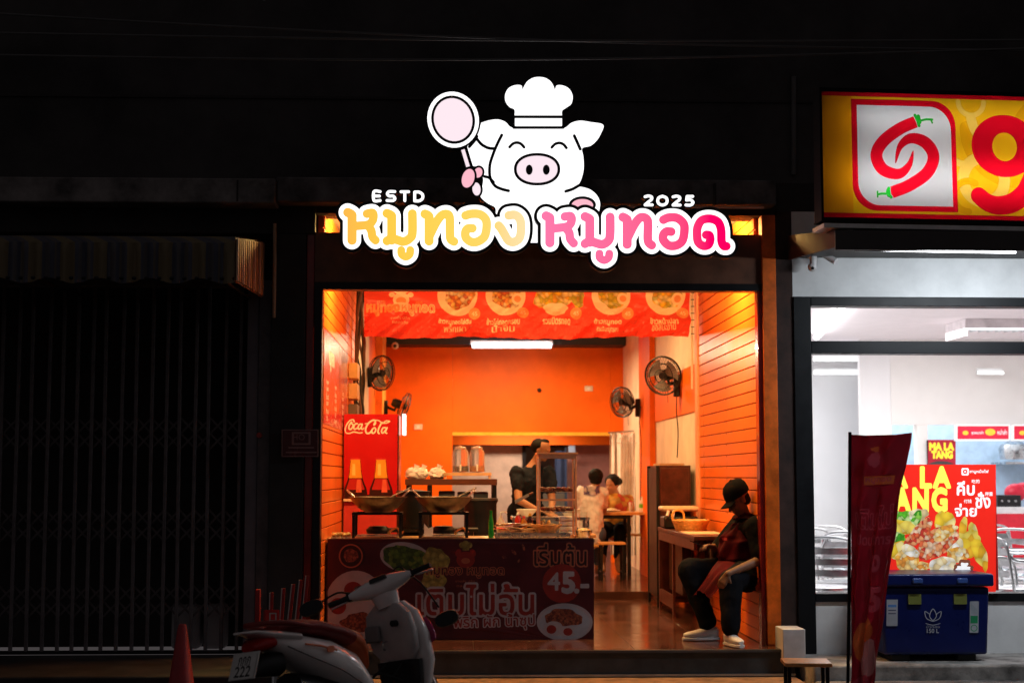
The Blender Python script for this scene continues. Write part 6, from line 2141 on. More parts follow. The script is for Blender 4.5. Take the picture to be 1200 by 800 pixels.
def head(mb, c, f, up, s=1):
    """skull with face. f = facing dir, up = head up"""
    c, f, up = Vector(c), Vector(f).normalized(), Vector(up).normalized()
    sd = f.cross(up).normalized()
    up = sd.cross(f)
    P = lambda a, b, d: c + (f * a + sd * b + up * d) * s
    Rm = Matrix((f, sd, up)).transposed()

    def el(p, r):
        q = MB().ball((0, 0, 0), (r[0] * s, r[1] * s, r[2] * s), 18, 12)
        mb.add([p + Rm @ Vector(v) for v in q.v], q.f)
    el(P(-.012, 0, .03), (.096, .077, .092))
    el(P(.022, 0, -.03), (.068, .062, .075))
    el(P(.058, 0, -.088), (.026, .026, .020))
    el(P(.03, 0, -.075), (.045, .048, .035))
    mb.capsule(P(.084, 0, .008), P(.106, 0, -.030), .009 * s, .013 * s, 10)
    el(P(.094, .012, -.034), (.010, .009, .007))
    el(P(.094, -.012, -.034), (.010, .009, .007))
    el(P(.080, 0, -.058), (.014, .026, .006))
    el(P(.078, 0, -.068), (.014, .022, .007))
    el(P(.074, 0, .022), (.018, .052, .010))
    el(P(.070, .034, -.022), (.02, .02, .018))
    el(P(.070, -.034, -.022), (.02, .02, .018))
    for k in (-1, 1):
        el(P(-.008, k * .076, -.005), (.02, .010, .032))
    return P, el


def hand(mb, wrist, d, palm_n, curl=.5, s=1, thumb=1, spread=.1):
    """wrist point, direction of fingers d, palm normal (side the fingers curl to)"""
    w, d, n = Vector(wrist), Vector(d).normalized(), Vector(palm_n).normalized()
    n = (n - d * n.dot(d)).normalized()
    a = d.cross(n).normalized() * thumb
    for k, o in enumerate((-.030, -.010, .010, .030)):
        base = w + (d * .082 + a * o) * s
        mb.capsule(w + a * o * .5 * s + d * .01 * s, base, .015 * s, .0125 * s, 8)
        L = (.066, .078, .083, .074)[k] * s
        p = base
        ang = 0
        for j, fr in enumerate((.44, .32, .24)):
            ang += curl * (.55 + .25 * j)
            dd = (d * math.cos(ang) + n * math.sin(ang) + a * (o * spread * 10)).normalized()
            q = p + dd * L * fr
            mb.capsule(p, q, (.0098 - .0012 * j) * s, (.0088 - .0012 * j) * s, 8)
            p = q
    tb0 = w + (d * .025 + a * .028) * s
    t1 = tb0 + (d * .6 + a * .7 + n * .35).normalized() * .042 * s
    t2 = t1 + (d * .85 + a * .25 + n * .5).normalized() * .032 * s
    mb.capsule(tb0, t1, .014 * s, .0115 * s, 8)
    mb.capsule(t1, t2, .0112 * s, .009 * s, 8)


# ---- seated man in cap
MY = .35
A = lambda px, py, y=MY: at(px, py, y)
man = thing('person', 'seated man in black cap and dark red apron, looking down at a phone', 'person', A(865, 750))
hip = Vector((X(872, .42), .42, .53))
kneeR = A(856, 681, .02)          # near leg
kneeL = A(808, 668, .42)
footR = A(858, 741, -.12)
footL = A(826, 735, .34)
chest = A(872, 634, .40)
neck = A(874, 604, .40)
headc = A(865, 586, .36)
shN = A(886, 617, .20)
shF = A(868, 614, .58)
elbN = A(893, 655, .12)
wrN = A(853, 672, -.05)
elbF = A(838, 652, .56)
wrF = A(836, 640, .40)
b = MB()
b.chain([hip + Vector((0, 0, .02)), chest, neck + Vector((0, 0, -.05))], [.135, .145, .085], 16)
b.chain([neck + Vector((0, 0, -.06)), headc + Vector((.02, 0, -.05))], [.058, .054])
b.chain([shN, elbN, wrN], [.052, .043, .027])
b.chain([shF, elbF, wrF], [.052, .043, .027])
b.chain([chest + Vector((0, 0, .08)), shN], [.075, .06])
b.chain([chest + Vector((0, 0, .08)), shF], [.075, .06])
hpN, hpF = hip + Vector((0, -.1, 0)), hip + Vector((0, .1, 0))
b.chain([hpN, kneeR, footR + Vector((.0, .03, .03))], [.085, .06, .042])
b.chain([hpF, kneeL, footL + Vector((.03, 0, .03))], [.085, .06, .042])
fdir = Vector((-.82, -.25, -.52))
fup = Vector((-.42, -.05, .9))
P_, el_ = head(b, headc, fdir, fup, 1.0)
hand(b, wrN, (-.5, .05, -.8), (.4, .6, -.2), .75, 1, 1)
hand(b, wrF, (-.7, -.5, .1), (-.1, -.3, -.9), .7, 1, -1)
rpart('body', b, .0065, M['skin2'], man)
tee = mat('black_tee', (.005, .005, .006), .9, spec=.1, var=.08, scale=6, bump=.2, bscale=60)
b = MB()
b.chain([hip + Vector((.0, 0, .05)), hip.lerp(chest, .5) + Vector((-.02, 0, 0)), chest, neck + Vector((0, 0, -.07))], [.17, .178, .172, .095], 18)
b.chain([chest + Vector((0, 0, .06)), shN], [.11, .082])
b.chain([chest + Vector((0, 0, .06)), shF], [.11, .082])
b.chain([shN, shN.lerp(elbN, .86)], [.09, .084])
b.chain([shF, shF.lerp(elbF, .86)], [.09, .084])
folds(rpart('tee_shirt', b, .009, tee, man), .022, .13)
b = MB()
b.chain([hip, hip + Vector((0, 0, .08))], [.165, .155])
b.chain([hpN, hpN.lerp(kneeR, .55), kneeR, footR.lerp(kneeR, .10) + Vector((0, .03, .0))], [.13, .112, .098, .074])
b.chain([hpF, hpF.lerp(kneeL, .55), kneeL, footL.lerp(kneeL, .10) + Vector((.03, 0, 0))], [.13, .112, .098, .074])
folds(rpart('trousers', b, .009, M['denim'], man), .026, .14)
# apron: sheet over the chest and lap
apm = mat('dark_red_apron', (.075, .002, .006), .8, spec=.15, var=.25, scale=14, bump=.4, bscale=50)


def apr(a, c_):
    # c_ 0 neck .. .62 waist .. 1 hem hanging over the near thigh; a across
    s_ = (a - .5) * 2
    ph = R(32)
    if c_ < .62:
        t = c_ / .62
        ks = [(neck + Vector((0, 0, -.055)), .088, 38), (chest + Vector((0, 0, .05)), .172, 52), (chest, .180, 62), (hip.lerp(chest, .5) + Vector((-.02, 0, 0)), .187, 70), (hip + Vector((-.01, 0, .10)), .187, 72)]
        i = min(int(t * 4), 3)
        k = t * 4 - i
        c = ks[i][0].lerp(ks[i + 1][0], k)
        rr = ks[i][1] * (1 - k) + ks[i + 1][1] * k + .016
        an = R(ks[i][2] * (1 - k) + ks[i + 1][2] * k) * s_
        rr += .009 * math.sin(a * 21 + c_ * 11) + .006 * math.sin(a * 7 + c_ * 29)
        return c + Vector((-math.cos(an + ph) * rr, -math.sin(an + ph) * rr, -.015 * s_ * s_))
    t = (c_ - .62) / .38
    w0 = apr(a, .6199)
    ctr = A(846, 664, .20).lerp(A(822, 693, .16), t) + Vector((0, 0, .05 * (1 - t)))
    w1 = ctr + Vector((.05 * s_ + .01 * math.sin(a * 15), -.16 * s_ * (1 - .35 * t), -.05 * s_ * s_ - .012 * math.sin(a * 19 + t * 4)))
    k = min(1, t * 3)
    k = k * k * (3 - 2 * k)
    return w0.lerp(w1, k)


part('apron', MB().grid(apr, 26, 40), apm, man)
o = man.children[-1]
so = o.modifiers.new('thick', 'SOLIDIFY')
so.thickness = .006
part('apron_strap', MB().tube([neck + Vector((-.09, -.06, -.03)), neck + Vector((-.02, -.09, .02)), neck + Vector((.07, -.03, .0)), neck + Vector((.07, .03, .0)), neck + Vector((-.02, .09, .02)), neck + Vector((-.09, .06, -.03))], .012, 6), apm, man)
# badge-like print on apron
part('apron_print', MB().grid(lambda a, c_: apr(.35 + .2 * a, .2 + .07 * c_) + Vector((-.006, -.006, 0)), 6, 3), mat('apron_print_red', (.4, .03, .04), .7), man)
# cap
cap = MB()
Rm = Matrix((Vector(fdir).normalized(), Vector(fdir).normalized().cross(Vector(fup).normalized()).normalized(), Vector(fup).normalized())).transposed()
q = MB().lathe([(.108, .0), (.110, .03), (.104, .07), (.085, .105), (.05, .125), (.012, .132), (.012, .138), (.001, .139)], (0, 0, 0), 24)
brim = MB().grid(lambda a, c_: Vector((.08 + .095 * c_ * math.cos((a - .5) * 2.0), .100 * math.sin((a - .5) * 2.4) * (1 - .12 * c_), .006 - .02 * c_ - .02 * (2 * (a - .5)) ** 2)), 14, 5)
cc = headc + Vector(fup).normalized() * .035 - Vector(fdir).normalized() * .012
cap.add([cc + Rm @ Vector(v) for v in q.v], q.f)
part('cap_crown', cap, mat('black_cap_cloth', (.006, .006, .008), .9, spec=.1, var=.2, scale=30), man)
bq = MB().add([cc + Rm @ Vector(v) for v in brim.v], brim.f)
o = part('cap_brim', bq, mat('black_cap_cloth'), man)
o.modifiers.new('thick', 'SOLIDIFY').thickness = .005
b = MB()
b.ball(headc + Rm @ Vector((-.035, 0, .0)), (.07, .075, .07), 14, 10)
b.ball(headc + Rm @ Vector((-.07, 0, -.035)), (.035, .06, .04), 12, 8)
rpart('hair', b, .008, M['hair'], man, 3)
sw_ = mat('white_sneaker', (.72, .68, .66), .5, var=.1)


def shoe(parent, p, d, s=1, m=None):
    p, d = Vector(p), Vector(d).normalized()
    a = Vector((0, 0, 1)).cross(d).normalized()
    rg = []
    for x, w_, h_, zc_ in ((-.085, .020, .030, .04), (-.07, .034, .042, .045), (-.02, .037, .046, .05), (.04, .040, .036, .042), (.10, .045, .028, .034), (.15, .040, .022, .03), (.185, .018, .014, .026)):
        rg.append((p + d * x * s + Vector((0, 0, zc_ * s + .012)), a, Vector((0, 0, 1)), w_ * s, h_ * s))
    part('shoe', MB().loft(rg, 18), m or sw_, parent)
    so_ = []
    for x, w_ in ((-.092, .022), (-.07, .040), (-.0, .041), (.09, .050), (.15, .045), (.195, .018)):
        so_.append((p + d * x * s + Vector((0, 0, .012)), a, Vector((0, 0, 1)), w_ * s, .012))
    part('sole', MB().loft(so_, 16, p=5), M['white'], parent)
    part('lace', MB().tube([p + d * .03 * s + a * .025 + Vector((0, 0, .09)), p + d * .03 * s - a * .025 + Vector((0, 0, .09))], .003, 5).tube(
        [p + d * .06 * s + a * .025 + Vector((0, 0, .078)), p + d * .06 * s - a * .025 + Vector((0, 0, .078))], .003, 5), M['white'], parent)


shoe(man, (footL.x + .02, footL.y, .003), (-1, -.12, 0), 1.05)
shoe(man, (footR.x - .0, footR.y + .05, .003), (.25, -.97, 0), 1.0)
# phone in far hand
t = thing('phone', 'dark phone held in the seated man\'s hand', 'phone', A(829, 638, .33))
pc = wrF + Vector((-.10, -.06, .01))
part('phone_body', MB().add([pc + Vector(v) for v in ((-.06, -.06, .02), (.04, .02, -.02), (.0, .07, -.005), (-.10, -.01, .035), (-.06, -.06, .028), (.04, .02, -.012), (.0, .07, .003), (-.10, -.01, .043))],
                            [(0, 3, 2, 1), (4, 5, 6, 7), (0, 1, 5, 4), (1, 2, 6, 5), (2, 3, 7, 6), (3, 0, 4, 7)]), M['blackp'], t)
part('screen', MB().add([pc + Vector(v) for v in ((-.06, -.052, .0305), (.034, .02, -.0095), (.0, .062, .0055), (-.092, -.01, .0455))], [(0, 1, 2, 3)]), mat('dim_screen', (.02, .02, .025), .1), t)
# man's stool
make_stool('black framed stool under the seated man', (hip.x + .03, hip.y + .0, .002), .33, .33, .42, None, 'black_stool', M['blackp'])

# ---- chef
ch_ = thing('person', 'cook in dark tee bending over the prep table behind the display case', 'person', (X(636, 4.6), 4.6, 0))
Yk = 4.4
K = lambda px, py, dy=0: at(px - 9, py - 2, Yk + dy)
b = MB()
hp = Vector((X(617, Yk + .1), Yk + .1, .92))
chs = K(628, 566)
nk = K(636, 545)
hd = K(644, 529, -.04)
b.chain([hp, hp.lerp(chs, .5), chs, nk], [.14, .14, .145, .06], 14)
b.chain([nk, hd], [.05, .05])
shA, shB = K(614, 556, -.1), K(652, 557, .1)
elA, elB = K(617, 588, -.28), K(656, 590, -.05)
wrA, wrB = K(640, 600, -.36), K(655, 604, -.3)
b.chain([chs, shA], [.09, .06])
b.chain([chs, shB], [.09, .06])
b.chain([shA, elA, wrA], [.052, .042, .028])
b.chain([shB, elB, wrB], [.052, .042, .028])
hand(b, wrA, (.8, -.4, -.2), (0, 0, -1), .5, 1, 1)
hand(b, wrB, (.4, -.8, -.2), (0, 0, -1), .5, 1, -1)
for s in (-1, 1):
    b.chain([hp + Vector((s * .09, 0, -.02)), Vector((hp.x + s * .1, Yk + .05, .48)), Vector((hp.x + s * .1, Yk + .12, .08)), Vector((hp.x + s * .11, Yk - .05, .04))], [.10, .065, .045, .04])
head(b, hd, (.78, -.42, -.32), (.25, -.15, .95), 1.0)
rpart('body', b, .009, M['skin'], ch_)
b = MB()
b.chain([hp + Vector((0, 0, .0)), hp.lerp(chs, .5), chs, nk - Vector((0, 0, .06))], [.165, .165, .165, .085], 16)
b.chain([chs, shA, shA.lerp(elA, .55)], [.11, .08, .07])
b.chain([chs, shB, shB.lerp(elB, .55)], [.11, .08, .07])
folds(rpart('tee_shirt', b, .012, mat('charcoal_tee', (.012, .015, .024), .9, var=.3, spec=.1), ch_), .05, .09)
b = MB()
for s in (-1, 1):
    b.chain([hp + Vector((s * .09, 0, -.0)), Vector((hp.x + s * .1, Yk + .05, .48)), Vector((hp.x + s * .1, Yk + .12, .12))], [.125, .085, .07])
rpart('trousers', b, .012, M['denim'], ch_)
b = MB().ball(hd + Vector((-.026, .018, .042)), (.096, .096, .086), 16, 10)
b.ball(hd + Vector((.02, -.015, .085)), (.065, .055, .035), 12, 8)
rpart('hair', b, .009, M['hair'], ch_, 3)
pt_ = thing('prep_table', 'steel prep table with white bowls in front of the cook', 'table', (X(648, 3.9), 3.9, 0))
part('tabletop', MB().box(X(600, 3.7), X(690, 3.7), 3.6, 4.1, .86, .89), M['steel'], pt_)
for xx in (X(602, 3.7), X(686, 3.7)):
    for yy in (3.62, 4.05):
        part('leg', MB().box(xx, xx + .03, yy, yy + .03, .002, .858), M['steel'], pt_)
for k, (px, lab) in enumerate(((617, 'white bowl nearest the cook on the prep table'), (668, 'white bowl at the right end of the prep table'))):
    t = thing('bowl', lab, 'bowl', (X(px, 3.8), 3.8, .892), 'bowls on the prep table')
    part('bowl_shell', MB().lathe([(.01, 0), (.05, .002), (.10, .06), (.105, .075), (.098, .07), (.045, .01), (.01, .008)], (0, 0, 0), 20), M['white'], t, world=False)
t = thing('cleaver', 'broad steel knife lying on the prep table', 'knife', (X(627, 3.75), 3.75, .95))
part('blade', MB().poly([K(612, 588, -.6), K(628, 580, -.6), K(629, 583, -.6), K(613, 592, -.6)], (0, .004, 0)), M['alu'], t)
part('grip', MB().cone(K(629, 581, -.6), K(634, 579, -.6), .012), M['darkwood'], t)

# ---- woman facing, and boy in white
wo = thing('person', 'woman with tied dark hair and mustard shirt seated behind the dining table', 'person', (X(722, 7.9), 7.9, FZ))
Yw = 7.95
W = lambda px, py, dy=0: at(px, py, Yw + dy)
b = MB()
hp = Vector((X(722, Yw), Yw + .1, .62))
chs = W(723, 592)
nk = W(721, 578)
hd = W(717, 568)
b.chain([hp, chs, nk], [.14, .13, .055], 14)
b.chain([nk, hd], [.045, .045])
shA, shB = W(708, 584, -.02), W(737, 585, .02)
elA, elB = W(703, 603, -.2), W(739, 603, -.18)
wrA, wrB = W(697, 595, -.42), W(722, 601, -.45)
for a_, c_ in ((shA, 0), (shB, 1)): b.chain([chs + Vector((0, 0, .03)), a_], [.08, .055])
b.chain([shA, elA, wrA], [.045, .036, .024])
b.chain([shB, elB, wrB], [.045, .036, .024])
hand(b, wrA, (-.7, -.6, .3), (0, -.3, -1), .4, .95, 1)
hand(b, wrB, (-.7, -.6, .0), (0, 0, -1), .5, .95, -1)
for s in (-1, 1):
    b.chain([hp + Vector((s * .09, 0, 0)), Vector((hp.x + s * .11 - .1, Yw - .4, .62)), Vector((hp.x + s * .1 - .12, Yw - .35, .2)), Vector((hp.x + s * .1 - .12, Yw - .5, .12))], [.09, .065, .045, .035])
head(b, hd, (-.55, -.8, -.15), (0, 0, 1), 1.02)
rpart('body', b, .010, M['skin'], wo)
b = MB().chain([hp, chs, nk - Vector((0, 0, .05))], [.16, .155, .08], 14)
for a_, e_ in ((shA, elA), (shB, elB)): b.chain([chs + Vector((0, 0, .03)), a_, a_.lerp(e_, .7)], [.1, .07, .062])
rpart('mustard_shirt', b, .012, food('mustard_print_cloth', [(.62, .32, .05), (.62, .32, .05), (.6, .3, .06), (.6, .08, .04)], 14, .8), wo)
b = MB()
for s in (-1, 1): b.chain([hp + Vector((s * .09, 0, 0)), Vector((hp.x + s * .11 - .1, Yw - .4, .62)), Vector((hp.x + s * .1 - .12, Yw - .35, .3))], [.12, .085, .06])
rpart('trousers', b, .012, M['denim'], wo)
b = MB().ball(hd + Vector((.014, .022, .050)), (.104, .108, .098), 14, 10)
b.ball(hd + Vector((.10, .06, .045)), (.05, .045, .05), 12, 8)
rpart('hair', b, .009, M['hair'], wo, 3)
ey = MB()
bo = thing('person', 'dark haired customer in white printed tee, seen from behind at the dining table', 'person', (X(692, 7.3), 6.9, FZ))
Yo = 6.75
O = lambda px, py, dy=0: at(px, py, Yo + dy)
b = MB()
hp = Vector((X(690, Yo), Yo, .60))
chs = O(693, 585)
nk = O(696, 570)
hd = O(698, 560, .03)
b.chain([hp, chs, nk], [.14, .13, .05], 14)
b.chain([nk, hd], [.045, .045])
shA, shB = O(681, 576), O(706, 577, .05)
elA, elB = O(680, 600, .15), O(708, 598, .25)
wrA, wrB = O(690, 598, .35), O(702, 598, .42)
b.chain([chs, shA, elA, wrA], [.08, .05, .038, .024])
b.chain([chs, shB, elB, wrB], [.08, .05, .038, .024])
hand(b, wrA, (.3, .9, 0), (0, 0, -1), .4, .95, 1)
hand(b, wrB, (-.2, .9, 0), (0, 0, -1), .4, .95, -1)
for s in (-1, 1): b.chain([hp + Vector((s * .09, 0, 0)), Vector((hp.x + s * .14, Yo + .4, .6)), Vector((hp.x + s * .14, Yo + .35, .18)), Vector((hp.x + s * .14, Yo + .48, .12))], [.09, .065, .045, .035])
head(b, hd, (.35, .92, -.1), (0, 0, 1), 1.0)
rpart('body', b, .010, M['skin'], bo)
b = MB().chain([hp - Vector((0, 0, .03)), chs, nk - Vector((0, 0, .05))], [.165, .16, .08], 14)
for a_, e_ in ((shA, elA), (shB, elB)): b.chain([chs + Vector((0, 0, .03)), a_, a_.lerp(e_, .6)], [.1, .075, .066])
folds(rpart('white_tee', b, .012, mat('white_tee_cloth', (.72, .70, .76), .8), bo), .05, .09)
part('tee_print', MB().grid(lambda a, c_: O(684 + 19 * a, 569 + 10 * c_, -.185 + .09 * (2 * (a - .5)) ** 2), 8, 4), food('violet_print', [(.2, .15, .4), (.12, .1, .3), (.6, .55, .65)], 16, .7), bo)
b = MB()
for s in (-1, 1): b.chain([hp + Vector((s * .09, 0, 0)), Vector((hp.x + s * .14, Yo + .4, .6)), Vector((hp.x + s * .14, Yo + .35, .25))], [.125, .085, .06])
rpart('jeans', b, .012, mat('blue_denim', (.05, .07, .14), .85), bo)
b = MB().ball(hd + Vector((.0, -.02, .03)), (.095, .1, .092), 14, 10)
b.ball(hd + Vector((0, -.04, -.03)), (.08, .06, .05), 12, 8)
rpart('hair', b, .009, M['hair'], bo, 3)
make_stool('wood topped stool under the customer in the white tee', (hp.x, Yo, FZ), .32, .3, .4, 'stools at the dining table')

# ==================================================================== SCOOTER
SCX, SCY = -.55, -2.95
sc = thing('motor_scooter', 'white motor scooter with dark red seat, parked on the street before the counter', 'scooter', (SCX, SCY, STREET))
wp = mat('white_scooter_paint', (.84, .78, .76), .2, var=.06, coat=1, bump=0)
rp = mat('dark_red_seat', (.22, .012, .008), .55, var=.2)
op = mat('orange_seat_front', (.55, .10, .02), .55, var=.2)
ex, ey_, ez = Vector((1, 0, 0)), Vector((0, 1, 0)), Vector((0, 0, 1))


def ring_x(x, z, hw, hh, y=0): return ((x, y, z), ey_, ez, hw, hh)


# rear body
part('side_cowl', MB().loft([ring_x(-.70, .80, .05, .02), ring_x(-.62, .77, .10, .05), ring_x(-.45, .71, .15, .095), ring_x(-.25, .64, .175, .125), ring_x(-.08, .56, .175, .13), ring_x(.02, .46, .16, .11), ring_x(.10, .36, .14, .07)], 26),
     wp, sc, world=False)
for sd_ in (-1, 1):
    part('panel_seam', MB().tube(catmull([(-.60, sd_ * .115, .745), (-.45, sd_ * .158, .665), (-.25, sd_ * .178, .575), (-.08, sd_ * .170, .48)], n=5), .003, 6), M['blackp'], sc, world=False)
    part('foot_peg', MB().tube([(-.18, sd_ * .12, .36), (-.18, sd_ * .24, .37)], .014, 8), M['rubber'], sc, world=False)
part('shock_absorber', MB().tube([(-.52, .14, .28), (-.46, .14, .60)], .022, 10), M['alu'], sc, world=False)
part('seat_seam', MB().tube(catmull([(-.55, 0, .887), (-.34, 0, .882), (-.16, 0, .841), (-.06, 0, .806)], n=4), .003, 6), M['blackp'], sc, world=False)
part('seat', MB().loft([ring_x(-.60, .845, .07, .02), ring_x(-.50, .850, .12, .04), ring_x(-.34, .835, .14, .045), ring_x(-.16, .79, .145, .05), ring_x(-.06, .755, .14, .05)], 24), rp, sc, world=False)
part('seat_nose', MB().loft([ring_x(-.058, .755, .139, .05), ring_x(.02, .725, .12, .06), ring_x(.08, .67, .09, .065), ring_x(.11, .60, .06, .05)], 24), op, sc, world=False, label='orange front end of the seat')
part('grab_rail', MB().tube(catmull([(-.45, .15, .84), (-.6, .13, .87), (-.72, .07, .88), (-.76, 0, .88), (-.72, -.07, .88), (-.6, -.13, .87), (-.45, -.15, .84)], n=5), .016, 10), rp, sc, world=False)
part('tail_light', MB().loft([ring_x(-.79, .76, .05, .02), ring_x(-.74, .77, .10, .04), ring_x(-.68, .775, .12, .035)], 18), mat('red_lens', (.4, .01, .01), .15), sc, world=False)
part('tail_cowl', MB().loft([ring_x(-.86, .845, .03, .006), ring_x(-.78, .84, .085, .014), ring_x(-.66, .815, .12, .03), ring_x(-.5, .79, .14, .03)], 20), wp, sc, world=False)
part('number_plate', MB().add([(-.86, -.1, .60), (-.86, .1, .60), (-.80, .1, .74), (-.80, -.1, .74), (-.855, -.1, .60), (-.855, .1, .60), (-.795, .1, .74), (-.795, -.1, .74)],
                              [(0, 1, 2, 3), (7, 6, 5, 4), (0, 4, 5, 1), (1, 5, 6, 2), (2, 6, 7, 3), (3, 7, 4, 0)]), mat('plate_white', (.6, .6, .58), .4), sc, world=False)
sheet('plate_lettering', rect(-.09, .09, .005, .13), [(text_loops('กกก', 0, .095, .045, .02, .09), M['blackp']), (text_loops('222', 0, .042, .055, .02, .12), M['blackp'])],
      lambda u, v: (-.862 + .06 * v / .14 - .002, -u, .60 + v), None, basemat=mat('plate_white')).parent = sc
part('rear_fender', MB().loft([ring_x(-.83, .62, .04, .03), ring_x(-.74, .66, .07, .06), ring_x(-.6, .66, .09, .07)], 16), M['blackp'], sc, world=False)
part('under_frame', MB().loft([ring_x(-.5, .5, .1, .1), ring_x(-.2, .42, .12, .13), ring_x(.1, .27, .13, .07), ring_x(.42, .26, .12, .05)], 18), M['blackp'], sc, world=False)
part('floor_board', MB().loft([ring_x(.05, .33, .15, .03), ring_x(.25, .30, .17, .03), ring_x(.42, .32, .17, .035)], 18, p=4), M['blackp'], sc, world=False)
part('logo_decal', MB().loft([(Vector((-.33, -.176, .70)), ex, ez, .03, .018), (Vector((-.33, -.181, .70)), ex, ez, .03, .018)], 16, p=3), mat('orange_decal', (.7, .15, .04), .4), sc, world=False)
part('side_stripe', MB().tube([(-.5, -.152, .745), (-.4, -.168, .725), (-.28, -.178, .69)], .006, 6), mat('orange_decal'), sc, world=False)


def ring_z(x, z, hw, th): return ((x, 0, z), ey_, ex, hw, th)


part('inner_shield', MB().loft([ring_z(.40, .92, .09, .03), ring_z(.395, .86, .165, .035), ring_z(.41, .76, .185, .04), ring_z(.435, .64, .17, .04), ring_z(.45, .58, .12, .03)], 28, p=4.5),
     mat('grey_white_plastic', (.50, .45, .44), .45), sc, world=False)
part('glove_box', MB().box(.33, .36, .04, .15, .70, .80), mat('dim_grey_plastic', (.2, .18, .18), .5), sc, world=False, bevel=.012)
part('ignition_lock', MB().cone((.33, -.08, .80), (.37, -.08, .80), .02), M['blackp'], sc, world=False)
part('leg_panel', MB().loft([ring_z(.455, .575, .17, .03), ring_z(.46, .45, .16, .03), ring_z(.46, .33, .15, .03)], 20, p=4), M['blackp'], sc, world=False)
part('front_shield', MB().loft([ring_z(.46, .93, .08, .03), ring_z(.48, .86, .16, .045), ring_z(.50, .72, .205, .05), ring_z(.53, .56, .20, .05), ring_z(.53, .40, .15, .045), ring_z(.51, .30, .10, .04)], 26, p=3.6),
     wp, sc, world=False)
part('front_lens', MB().loft([((.55, -.16, .74), ez, ex, .08, .03), ((.545, -.20, .72), ez, ex, .06, .02), ((.54, -.23, .70), ez, ex, .02, .01)], 12), mat('magenta_lens', (.35, .02, .10), .15), sc, world=False)
# steering group
steer = R(36)
ax = Vector((-.42, 0, .907)).normalized()
pv_ = Vector((.42, 0, .9))
RS = Matrix.Rotation(steer, 3, ax)


def sp(v): return pv_ + RS @ (Vector(v) - pv_)


def steer_mb(mb):
    mb.v = [tuple(sp(v)) for v in mb.v]
    return mb


part('handlebar_cover', steer_mb(MB().loft([((.34, -.20, 1.035), ex, ez, .02, .02), ((.35, -.16, 1.03), ex, ez, .04, .035), ((.37, -.08, 1.03), ex, ez, .06, .055), ((.38, 0, 1.025), ex, ez, .07, .065), ((.37, .08, 1.03), ex, ez, .06, .055), ((.35, .16, 1.03), ex, ez, .04, .035), ((.34, .20, 1.035), ex, ez, .02, .02)], 20)
                       .loft([ring_z(.40, .90, .07, .055), ring_z(.385, .97, .085, .06), ring_z(.38, 1.03, .08, .055)], 20)), wp, sc, world=False)
part('headlight', steer_mb(MB().loft([((.42, 0, 1.02), ey_, ez, .07, .045), ((.455, 0, 1.0), ey_, ez, .06, .035), ((.47, 0, .99), ey_, ez, .02, .012)], 18)), mat('clear_lens', (.5, .5, .52), .1), sc, world=False)
part('dashboard', steer_mb(MB().loft([((.33, 0, 1.06), ey_, ex, .06, .03), ((.335, 0, 1.085), ey_, ex, .055, .026), ((.34, 0, 1.09), ey_, ex, .04, .02)], 16)), M['blackp'], sc, world=False)
for s in (-1, 1):
    part('grip', steer_mb(MB().tube([(.345, s * .20, 1.035), (.30, s * .33, 1.03)], .017, 12)), M['rubber'], sc, world=False)
    part('brake_lever', steer_mb(MB().tube([(.38, s * .19, 1.03), (.385, s * .24, 1.02), (.36, s * .33, 1.01)], .006, 8)), M['alu'], sc, world=False)
    if s > 0:
        mp_ = [(.345, .18, 1.05), (.35, .26, 1.09), (.36, .38, 1.075)]
        mc = Vector((.36, .44, 1.065))
    else:
        mp_ = [(.36, -.16, 1.05), (.46, -.22, .98), (.52, -.27, .80)]
        mc = Vector((.53, -.29, .72))
    part('mirror_stem', steer_mb(MB().tube(catmull(mp_, n=4), .006, 8)), M['black'], sc, world=False)
    part('mirror', steer_mb(MB().loft([(mc - Vector((.02, 0, 0)), ey_, ez, .072, .042), (mc, ey_, ez, .078, .047), (mc + Vector((.025, 0, 0)), ey_, ez, .03, .02)], 18)), M['blackp'], sc, world=False)
part('brake_cable', steer_mb(MB().tube(catmull([(.37, .18, 1.04), (.5, .15, 1.10), (.54, 0, 1.02), (.50, -.05, .92)], n=6), .005, 6).tube(catmull([(.37, -.18, 1.04), (.48, -.12, 1.12), (.52, .02, 1.04), (.49, .04, .92)], n=6), .005, 6)), M['rubber'], sc, world=False)
wheelp = [(.16, -.02), (.17, -.035), (.205, -.045), (.235, -.03), (.245, 0), (.235, .03), (.205, .045), (.17, .035), (.16, .02)]
part('turn_signal', MB().loft([((.56, .14, .74), ez, ex, .07, .025), ((.555, .18, .72), ez, ex, .05, .018), ((.55, .20, .70), ez, ex, .02, .01)], 12), mat('amber_lens', (.5, .18, .02), .15), sc, world=False)
part('wire_loom', MB().tube(catmull([(.42, .08, .56), (.34, .12, .50), (.28, .02, .52), (.36, -.08, .46), (.44, -.02, .40)], n=5), .007, 6).tube(catmull([(.43, -.05, .57), (.33, -.02, .47), (.38, .10, .42)], n=5), .006, 6), M['rubber'], sc, world=False)
part('bag_hook', MB().tube(catmull([(.36, .0, .70), (.32, .0, .69), (.315, .0, .665), (.335, .0, .65)], n=4), .005, 6), M['steel'], sc, world=False)
part('switch_block', steer_mb(MB().box(.325, .375, .185, .215, 1.01, 1.06).box(.325, .375, -.215, -.185, 1.01, 1.06)), M['blackp'], sc, world=False, bevel=.005)
